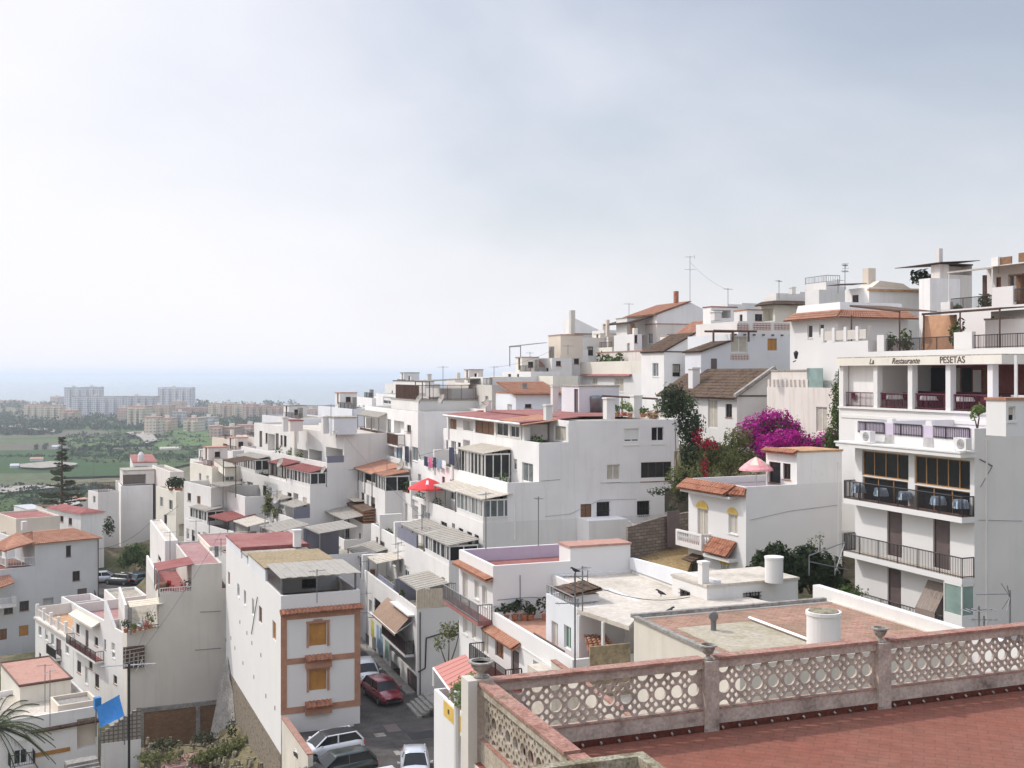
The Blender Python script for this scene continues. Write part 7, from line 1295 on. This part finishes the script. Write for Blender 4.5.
# ---- things people keep on the roof terraces
ordw=['first','second','third','fourth','fifth','sixth','seventh']
rnd=random.Random(21)
TT=[(A2,'top'),(A3,'second highest'),(A4,'third highest'),(A5,'fourth highest'),(A6,'lowest'),(B2,'upper cream'),(B3,'middle cream'),(B4,'lower cream')]
vs={A2:(1.,2.2,3.1),A3:(2.,4.,14.5,16.,22.),A4:(13.7,15.8,17.5,19.,22.5),A5:(14.6,17,18.5,20.,23),A6:(6.3,9,10.5,12.4,17.)}
for t,nm in TT:
    q=vs.get(t,(10,12,15,17.5,18.6))
    for i,v in enumerate(q):
        if v>t.D-1: continue
        p=t.fr.pt(.45+.25*(i%3),v,t.zr)
        if i%3==1 and t is not A2: chair(p,'terrace chair number %s from the near end on the %s terrace'%(ordw[i],nm),'cloth_white' if i%2 else 'wood',None,th=rnd.uniform(0,3))
        else: pot(p,'potted plant, %s thing from the near end on the %s terrace'%(ordw[i],nm),h=rnd.uniform(.6,1.1),r=.2,n=70,sz=.14,tall=rnd.uniform(1.,1.6),mat=['leaf','leaf_dark','leaf_light'][i%3])
def wire(a,c,lab,sag=.5,r=.012):
    a=Vector(a);c=Vector(c); n=12; m=MB(); m.tube([a.lerp(c,i/n)-Vector((0,0,sag*4*(i/n)*(1-i/n))) for i in range(n+1)],r,5); o=mk('overhead_cable',m,'black',None); tag(o,lab,'cable')
wire(P(99,549,97),P(153,519,160),'dark cable slung from the large left house to the narrow white house',.8,.03); wire(P(153,519,160),P(178,506,148),'short dark cable between the narrow white house and its neighbour',.3,.03); wire(P(129,668,80),P(176,536,120),'thin cable rising from the tall pole past the pink roof',.8,.015)

# ---- service cables and downpipes fixed to the big blank walls
def wallline(b,fr,pts,mat='black',r=.018,name='service_cable',face='F'):
    m=MB(); q=[]
    for x,y in pts:
        if face=='F': u=fr.u(x); q.append(fr.pt(u,-.03,fr.z(y,u,0)))
        else: v=fr.v(x); q.append(fr.pt(-.03,v,fr.z(y,0,v)))
    for a,c in zip(q,q[1:]): m.bar(a,c,r)
    mk(name,m,mat,b.root)
wallline(A2,A2.fr,[(541,481),(560,479.5)],'metal',.01); wallline(A3,A3.fr,[(545,516.5),(570,514),(600,500),(636,499)],'metal',.008); wallline(A2,A2.fr,[(600,483),(655,482),(678,480)],'metal',.008)
wallline(A3,A3.fr,[(515,487),(515,540)],'white2',.045,'downpipe'); wallline(PH,PH.fr,[(750,520),(790,511),(838,505)],'metal',.008); wallline(PH,PH.fr,[(838,462),(838,560)],'white2',.045,'downpipe')
wallline(RB,RB.fr,[(978,520),(1022,521)],'metal',.008); wallline(RB,RB.fr,[(986,440),(986,640)],'flank',.05,'downpipe'); wallline(G,G.fr,[(200,612),(221,611)],'metal',.02); wallline(G,G.fr,[(195,650),(221,648)],'metal',.02)
wallline(A6,A6.fr,[(420,612),(420,700)],'metal',.04,'downpipe'); wallline(B1,B1.fr,[(348,470),(368,468)],'metal',.015); wallline(H1,H1.fr,[(497,600),(530,597),(545,598)],'metal',.012); wallline(H1,H1.fr,[(520,575),(520,604)],'metal',.015)

for a,c,lab in ((P(575,576,38.6),P(690,597,41),'thin black cable from the bird aerial to the tiled roof side'),(P(281,598,72),P(364,606,88),'cable crossing the street from the ochre-trimmed tower house'),(P(422,516,90),P(344,435,114),'cable from the third terrace aerial to the cream block'),(P(221,532,96),P(129,668,80),'cable from the pink roof aerial down to the tall pole'),(P(494,367,121),P(552,350,134),'cable along the skyline left of the covered terrace house'),(P(690,262,140),P(728,290,122),'cable from the lattice aerial to the slim aerial')):
    wire(a,c,lab,.4,.012)
# ================================================================== GROUND
for a in ((-60,100,28),(-45,80,27),(-30,60,27),(-20,40,30),(-8,20,40),(0,5,48),(-10,0,44),(10,-10,50),(-40,130,30),(-55,150,30),(-30,140,33),(-20,75,30.5),(-24,84,30),(-27,90,29),(-24,70,32.5),(-27,78,31),(-20,66,33),
 (-8,70,35.2),(-5,60,35),(-4,50,35),(-9,90,35.5),(-12,100,36),(9,74,46.6),(10,66,46.4),(13,70,46.8),(18,58,46),(20,64,47),(14,56,46),(22,55,46),(11,52,45),(30,90,54),(22,84,50),(16,84,48),(24,76,50),
 (40,100,60),(60,110,64),(40,60,56),(60,60,58),(80,90,66),(60,160,62),(40,180,56),(20,200,48),(0,200,40),(-20,210,33),(-50,220,20),(-90,150,14),(-90,110,18),(-80,80,20),(-120,60,6),(30,20,50),(30,40,50),(60,20,52),(20,0,52),(-40,20,22),(-80,30,12),(120,100,60),(120,0,50),(0,-40,45)): TERR.append(a)
def hgt(x,y):
    sw=sz=0
    for a,b,z in TERR:
        d=(x-a)**2+(y-b)**2+1.5; w=1/d**2.2; sw+=w; sz+=w*z
    h=sz/sw
    def ss(t): t=max(0,min(1,t)); return t*t*(3-2*t)
    k=1-ss((y-235)/150); k*=1-ss((-x-85)/90)*(1 if y>-60 else 1); k*=1-ss((x-170)/200)*.2 ; k*=1-ss((-y-80)/200)
    return max(0.,h*k)
xs=[-40000,-9000,-2500,-700,-320]+[-180+3.*i for i in range(111)]+[170,220,330,700,2500,9000,40000]
ys=[-3000,-700,-300,-120,-60]+[-40+4.*i for i in range(115)]+[440,520,700,1000,1500,2200,9000,32000]
m=MB(); n=len(xs)
for y in ys:
    for x in xs:
        inn=-200<x<400 and -320<y<430; m.v.append((x,y,hgt(x,y) if inn else 0.))
for j in range(len(ys)-1):
    for i in range(n-1): a=j*n+i; m.f.append((a,a+1,a+n+1,a+n))
o=mk('ground',m,'ground' if 'ground' in M else 'earth',None,True,loc=(0,0,0)); tag(o,kind='structure')
mixed('ground',[(.06,.08,.03),(.12,.12,.055),(.22,.18,.12),(.09,.10,.045)],.12,1,.0)
o.data.materials[0]=M['ground']
# plain fields: strips of real ground
mixed('field_green',[(.045,.115,.015),(.065,.15,.02),(.05,.105,.018)],.03,1,0); mixed('field_dark',[(.018,.065,.01),(.03,.085,.014),(.03,.065,.014)],.05,1,0); mixed('field_pale',[(.10,.13,.055),(.12,.14,.07),(.08,.11,.045)],.03,1,0); mixed('field_brown',[(.12,.10,.08),(.15,.13,.10),(.11,.10,.07)],.03,1,0); mixed('field_light',[(.07,.14,.03),(.10,.17,.04),(.06,.12,.03)],.04,1,0); mixed('path',[(.36,.33,.28),(.44,.40,.35)],.05,1,0); mixed('scrub',[(.04,.08,.014),(.06,.105,.02),(.045,.08,.016)],.1,1,0)
z0=.35
def G_(x,y,z=0.): return PZ(x,y,z)
def field(pts,mat,z,name='field'):
    m=MB(); q=[G_(x,y,z) for x,y in pts]; m.quad(*q); o=mk(name,m,mat,None); tag(o,kind='structure')
F_=[([(-260,420),(330,418),(330,436),(-260,440)],'scrub'),([(-260,440),(330,436),(330,446),(-260,447)],'field_green'),
 ([(-60,434),(95,430),(120,433),(60,437),(-60,440)],'field_brown'),([(-60,441),(180,437),(182,442),(-60,446.5)],'field_pale'),([(-80,447),(60,443),(95,448),(-80,455)],'field_brown'),([(60,443),(190,439),(200,447),(100,449)],'field_light'),
 ([(112,446),(152,447),(150,452),(105,453)],'field_brown'),([(-260,455),(90,449),(250,449),(250,462),(-260,466)],'field_dark'),([(-40,463),(160,461),(170,474),(-40,480)],'field_dark'),([(80,458),(215,440),(230,455),(160,470)],'scrub'),
 ([(-40,474),(52,473),(58,484),(-40,489)],'field_pale'),([(-40,487),(45,483),(45,488),(-40,497)],'field_brown'),([(-60,489),(55,484),(58,487),(-60,499)],'path'),([(-200,499),(300,488),(300,540),(-200,560)],'scrub'),([(160,424),(240,420),(240,446),(185,446)],'field_light')]
for i,(p,mt) in enumerate(F_): field(p,mt,z0+.12*i)
field([(20,464),(50,461),(78,463),(75,465),(42,468),(20,467)],'path',z0+2.4,'track'); field([(125,432),(150,431),(158,440),(146,443),(140,437)],'path',z0+2.4,'track'); field([(-40,422),(20,424),(56,430),(54,432),(15,427),(-40,425)],'path',z0+2.4,'track')
# ================================================================== SEA
mm,nt,bb=newmat('sea'); bb.inputs['Base Color'].default_value=(.05,.12,.16,1); bb.inputs['Roughness'].default_value=.18; bump(nt,bb,noise(nt,.02,3,.6,(1,3,1)),1.5,.6)
m=MB(); m.hexa([(-40000,2150,-2),(40000,2150,-2),(40000,31000,-2),(-40000,31000,-2)],[(-40000,2150,.9),(40000,2150,.9),(40000,31000,.9),(-40000,31000,.9)]); o=mk('sea',m,'sea',None); tag(o,kind='structure')
# ================================================================== FAR TOWN
def facade(name,c,wc,fl=3.,bay=4.):
    m,nt,b=newmat(name); g=nd(nt,'ShaderNodeNewGeometry'); s=nd(nt,'ShaderNodeSeparateXYZ'); nt.links.new(g.outputs['Position'],s.inputs[0]); cb=nd(nt,'ShaderNodeCombineXYZ')
    a=nd(nt,'ShaderNodeMath',operation='ADD'); nt.links.new(s.outputs[0],a.inputs[0]); nt.links.new(s.outputs[1],a.inputs[1]); nt.links.new(a.outputs[0],cb.inputs[0]); nt.links.new(s.outputs[2],cb.inputs[1])
    t=nd(nt,'ShaderNodeTexBrick'); t.offset=0; t.inputs['Scale'].default_value=1; t.inputs['Brick Width'].default_value=bay; t.inputs['Row Height'].default_value=fl; t.inputs['Mortar Size'].default_value=.8; t.inputs['Mortar Smooth'].default_value=0
    t.inputs['Color1'].default_value=hexc(wc); t.inputs['Color2'].default_value=hexc(tuple(x*1.5 for x in wc)); t.inputs['Mortar'].default_value=hexc(c); nt.links.new(cb.outputs[0],t.inputs['Vector']); nt.links.new(t.outputs[0],b.inputs['Base Color']); b.inputs['Roughness'].default_value=.9
facade('f_white',(.66,.67,.70),(.24,.24,.26)); facade('f_cream',(.66,.58,.46),(.30,.24,.2)); facade('f_tan',(.55,.42,.32),(.28,.2,.16)); facade('f_pink',(.60,.42,.36),(.28,.2,.18)); facade('f_grey',(.50,.49,.50),(.2,.2,.22)); facade('f_brick',(.42,.25,.2),(.22,.15,.13))
LABC={'f_white':'white','f_cream':'cream','f_tan':'tan','f_pink':'pinkish','f_grey':'grey','f_brick':'brick-coloured'}
def block(x0,x1,yt,yb,mat,label,bays=0,roof='greyroof',dep=16,rot=0,yg=None):
    Y=60*F/(yb-HY); fr=Fr(x0,Y,rot-TH); W_=(x1-x0)/F*Y; z1=CZ-(yt-HY)/F*Y; root=empty('apartment_tower' if z1>32 else 'apartment_block',fr.pt(0,0,0),label,'apartment block')
    m=MB(); m.box(fr,0,W_,0,dep,-1,z1); mk('wall',m,mat,root); m=MB(); m.box(fr,-.3,W_+.3,-.3,dep+.3,z1+.003,z1+1.); mk('roof',m,roof,root)
    for i in range(bays):
        u=W_*(i+.5)/bays; w=W_/bays*.28; m=MB(); m.box(fr,u-w,u+w,-5,-.0,-1,z1-1.5-.8*(i%2)); mk('balcony_stack',m,mat,root)
    m=MB(); m.box(fr,W_*.4,W_*.4+4,4,8,z1+1.,z1+4); mk('lift_housing',m,mat if not mat.startswith('f_') else 'cream',root)
T_=[(64,81.5,388,411,'f_white','white slab tower at the left of the tallest seaside group',2),(81.5,101,387.5,411,'f_white','white slab tower at the right of the tallest seaside group',3),(158,193,388,409,'f_white','long white tower with ribbed facade standing alone by the sea',5),
 (72,122,397,415.5,'f_white','wide white tower block below the tallest seaside group',6),(119,158,396.5,411,'f_grey','row of pale grey blocks between the two seaside towers',5),(24,44,405,418,'f_cream','cream block at the left end of the seaside town',3),(43,62,406,421,'f_cream','pair of cream blocks right of the leftmost cream block',3),(60,76,411,422,'f_tan','low tan block below the wide white tower',2),
 (117,129,409,422,'f_pink','narrow pinkish block in the middle of the town',1),(128,147,407,426,'f_cream','cream middle block with red roofs',3),(146,172,406,419,'f_tan','tan block behind the beige cube block',3),(144,160,418,436,'f_cream','beige cube-like block standing forward in the fields',1),(158,172,419,432,'f_tan','tan block right of the beige cube-like block',2),(172,186,413,428,'f_grey','grey block in the forward row',2),
 (184,199,419,433,'f_cream','cream block near the green field edge',2),(199,215,418,431,'f_grey','grey-brown block right of the cream block at the field edge',2),(208,222,404,417,'f_cream','first cream block of the long right-hand row',2),(221,233,404.5,418,'f_tan','second, tan block of the long right-hand row',2),(232,244,405,419,'f_cream','third block of the long right-hand row',2),(243,256,405,420,'f_pink','fourth, pinkish block of the long right-hand row',2),(255,268,406,420,'f_tan','fifth block of the long right-hand row',2),(267,281,407,420,'f_pink','sixth block of the long right-hand row',2),(280,294,408,420,'f_brick','last brick-coloured block of the long right-hand row',2),
 (209,222,427,441,'f_pink','salmon block at the edge of the green field',1),(222,236,428,440,'f_brick','low brick block behind the salmon block',1),(236,262,426,438,'f_pink','low row of pinkish houses right of the salmon block',3),(172,208,408,415,'f_brick','low brick-coloured row behind the forward blocks',5),(88,118,407,414,'f_grey','low grey houses under the wide white tower',4),(0,22,401,404,'f_pink','low pinkish houses on the coast at the far left',4),(50,62,397,403,'f_pink','small pinkish coastal block left of the tallest towers',1),(294,330,410,420,'f_pink','far pinkish block beyond the white cube houses',3),(170,185,402,411,'f_tan','tan block below the solitary white tower',1)]
for i,t in enumerate(T_): block(t[0],t[1],t[2],t[3],t[4],t[5],t[6],roof='salmonroof' if t[4] in('f_pink','f_cream','f_brick','f_tan') else 'greyroof',rot=[0,8,-6,14,-10][i%5])
# greenhouses / small farm sheds
for (x,y,w,lab,rf) in ((52,450,8,'small white farm shed with grey roof among the fields','galv'),(30,463,12,'low farm building beside the sandy track','salmonroof'),(134,436,7,'dark-roofed farmhouse near the beige blocks','tile_old'),(10,470,8,'small farmhouse at the far left of the fields','galv'),(160,452,20,'low white farm wall near the grey block','creamroof')):
    p=G_(x,y,0); fr=Fr(C=(p.x,p.y)); W_=w/F*p.y; root=empty('farm_shed',p,lab,'shed'); m=MB(); m.box(fr,0,W_,0,6,-.5,2.6); mk('wall',m,'white',root); m=MB(); m.hexa([fr.pt(-.3,-.3,2.6),fr.pt(W_+.3,-.3,2.6),fr.pt(W_+.3,6.3,2.6),fr.pt(-.3,6.3,2.6)],[fr.pt(0,2.8,3.8),fr.pt(W_,2.8,3.8),fr.pt(W_,3.2,3.8),fr.pt(0,3.2,3.8)]); mk('roof',m,rf,root)
# tree clumps on the plain
rnd=random.Random(12)
def clumps(name,n,reg,s0,s1,mat='fartree',leaves=26):
    m=MB(); 
    for i in range(n):
        x,y=reg(); p=G_(x,y,0); s=rnd.uniform(s0,s1)
        for k in range(leaves):
            a=rnd.uniform(0,6.3); r=s*rnd.random()**.5; h=s*rnd.uniform(.1,1.15)*(1-.4*(r/s)**2); q=p+Vector((r*math.cos(a),r*math.sin(a),h)); e=Vector((rnd.gauss(0,1),rnd.gauss(0,1),rnd.gauss(0,1))).normalized(); t=e.orthogonal().normalized()*s*.28; b=e.cross(t.normalized())*s*.24
            m.quad(q-t,q-b,q+t,q+b)
    o=mk(name,m,mat,None,loc=(0,0,0)); tag(o,kind='stuff')
clumps('distant_trees',900,lambda: (rnd.uniform(-30,300),rnd.uniform(413,431)),3,7,leaves=16)
clumps('coastal_trees',260,lambda: (rnd.uniform(-30,300),rnd.uniform(403.5,410)),4,9,leaves=14)
clumps('field_trees',420,lambda: (rnd.uniform(60,225),rnd.choice((437,443,450,456,462))+rnd.uniform(-3,3)),1.5,4,leaves=18)
clumps('hillside_scrub',900,lambda: (rnd.uniform(-40,200),rnd.uniform(488,520)),1.2,3.2,leaves=22)
clumps('left_field_scrub',260,lambda: (rnd.uniform(-20,60),rnd.uniform(427,436)),2,5,leaves=18)
clumps('hedge_row',120,lambda: (lambda t:(108+44*t,449-1.5*t))(rnd.random()),2,3.4,leaves=16); clumps('hedge_line',120,lambda: (lambda t:(-10+170*t,458+rnd.uniform(-1,1)))(rnd.random()),1.5,2.6,leaves=16)
for i,(x,y,s,lab) in enumerate(((36,451,7,'round dark tree left of the white farm shed'),(45,451,8,'taller dark tree beside the white farm shed'),(60,451,6,'dark tree right of the white farm shed'),(84,452,8,'first tree of the group in the middle of the fields'),(90,452,6,'small second tree of the group in the middle of the fields'),(99,453,10,'largest tree of the group in the middle of the fields'),(110,455,8,'last tree of the group in the middle of the fields'),(72,455,6,'low tree left of the group in the fields'))):
    p=G_(x,y,0); s*=.8; bush('field_tree',lab,'tree',p,[(0,0,s*.55,s*.42,s*.42,s*.5),(s*.2,0,s*.8,s*.3,s*.3,s*.3)],260,s*.09,'fartree',60+i,group='dark trees on the plain')
# ================================================================== HAZE
m=MB(); m.hexa([(-38000,-200,-3.5),(38000,-200,-3.5),(38000,30500,-3.5),(-38000,30500,-3.5)],[(-38000,-200,92),(38000,-200,92),(38000,30500,92),(-38000,30500,92)])
o=mk('haze',m,'white',None,loc=(0,0,0)); tag(o,kind='stuff'); hm=bpy.data.materials.new('haze'); hm.use_nodes=True; nt=hm.node_tree; nt.nodes.clear(); out=nt.nodes.new('ShaderNodeOutputMaterial'); v=nt.nodes.new('ShaderNodeVolumePrincipled'); v.inputs['Color'].default_value=(.86,.92,1,1); v.inputs['Density'].default_value=HAZE; v.inputs['Anisotropy'].default_value=.2; nt.links.new(v.outputs[0],out.inputs['Volume']); o.data.materials[0]=hm
# ================================================================== SKY, SUN, CAMERA
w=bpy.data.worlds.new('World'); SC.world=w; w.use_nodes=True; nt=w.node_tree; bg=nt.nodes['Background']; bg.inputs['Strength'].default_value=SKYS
sky=nt.nodes.new('ShaderNodeTexSky'); sky.sky_type='NISHITA'; sky.sun_disc=False; sky.sun_elevation=R(SEL); sky.sun_rotation=R(-SAZ); sky.air_density=1.2; sky.dust_density=2.; sky.ozone_density=1.6; sky.altitude=60
tc=nt.nodes.new('ShaderNodeTexCoord'); mp=nt.nodes.new('ShaderNodeMapping'); mp.inputs['Rotation'].default_value=(0,.42,.2); mp.inputs['Scale'].default_value=(1.0,1.0,1.7); mp.inputs['Location'].default_value=(.25,.1,.1); nt.links.new(tc.outputs['Generated'],mp.inputs[0])
n1=nt.nodes.new('ShaderNodeTexNoise'); n1.inputs['Scale'].default_value=2.1; n1.inputs['Detail'].default_value=7; n1.inputs['Roughness'].default_value=.5; n1.inputs['Distortion'].default_value=.25; nt.links.new(mp.outputs[0],n1.inputs['Vector'])
# thicker cloud toward the left, thinner to the upper right
dt=nt.nodes.new('ShaderNodeVectorMath'); dt.operation='DOT_PRODUCT'; nt.links.new(tc.outputs['Generated'],dt.inputs[0]); dt.inputs[1].default_value=(-.85,-.1,-.75)
ad=nt.nodes.new('ShaderNodeMath'); ad.operation='MULTIPLY_ADD'; nt.links.new(dt.outputs['Value'],ad.inputs[0]); ad.inputs[1].default_value=.66; nt.links.new(n1.outputs['Fac'],ad.inputs[2])
sy=nt.nodes.new('ShaderNodeSeparateXYZ'); nt.links.new(tc.outputs['Generated'],sy.inputs[0]); lo=nt.nodes.new('ShaderNodeMapRange'); nt.links.new(sy.outputs[2],lo.inputs[0]); lo.inputs[1].default_value=0; lo.inputs[2].default_value=.2; lo.inputs[3].default_value=.32; lo.inputs[4].default_value=0
a2=nt.nodes.new('ShaderNodeMath'); a2.operation='ADD'; nt.links.new(ad.outputs[0],a2.inputs[0]); nt.links.new(lo.outputs[0],a2.inputs[1]); ad=a2
rp=nt.nodes.new('ShaderNodeValToRGB'); rp.color_ramp.interpolation='EASE'; rp.color_ramp.elements[0].position=.0; rp.color_ramp.elements[0].color=(CL0,CL0,CL0,1); rp.color_ramp.elements[1].position=.74; rp.color_ramp.elements[1].color=(.97,.97,.97,1); nt.links.new(ad.outputs[0],rp.inputs[0])
mx=nt.nodes.new('ShaderNodeMix'); mx.data_type='RGBA'; nt.links.new(rp.outputs[0],mx.inputs[0]); nt.links.new(sky.outputs[0],mx.inputs[6]); mx.inputs[7].default_value=CLOUD
sx=nt.nodes.new('ShaderNodeSeparateXYZ'); nt.links.new(tc.outputs['Generated'],sx.inputs[0]); mr=nt.nodes.new('ShaderNodeMapRange'); mr.interpolation_type='SMOOTHSTEP'; nt.links.new(sx.outputs[2],mr.inputs[0]); mr.inputs[1].default_value=.34; mr.inputs[2].default_value=.8; mr.inputs[3].default_value=1; mr.inputs[4].default_value=ZEN  # sky overhead, out of view, brightened as added fill for shaded walls
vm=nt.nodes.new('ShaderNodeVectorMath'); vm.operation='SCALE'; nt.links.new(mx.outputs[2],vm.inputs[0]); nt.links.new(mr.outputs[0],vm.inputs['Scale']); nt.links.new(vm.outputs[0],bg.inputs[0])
sl=bpy.data.lights.new('sun','SUN'); sl.energy=SUNE; sl.angle=R(SANG); sl.color=(1,.955,.89); so=bpy.data.objects.new('sun',sl); COL.objects.link(so)
az=R(SAZ); el=R(SEL); d=Vector((-math.sin(az)*math.cos(el),math.cos(az)*math.cos(el),math.sin(el))); so.rotation_euler=(-d).to_track_quat('-Z','Y').to_euler(); so.location=(0,0,150)
cd=bpy.data.cameras.new('camera'); cd.sensor_width=36; cd.lens=36*F/1024; cd.clip_start=.1; cd.clip_end=90000; cd.shift_y=-(384-HY)/1024; co=bpy.data.objects.new('camera',cd); COL.objects.link(co); co.location=(0,0,CZ); co.rotation_euler=(R(90),0,0); SC.camera=co
SC.view_settings.view_transform='Standard'; SC.view_settings.look='None'; SC.view_settings.gamma=1; SC.view_settings.exposure=EXPO; SC.view_settings.use_curve_mapping=False
SC.render.engine='CYCLES'; SC.cycles.max_bounces=6; SC.cycles.diffuse_bounces=3; SC.cycles.glossy_bounces=2; SC.cycles.transmission_bounces=2; SC.cycles.volume_bounces=1; SC.cycles.use_denoising=True; SC.cycles.sample_clamp_indirect=6
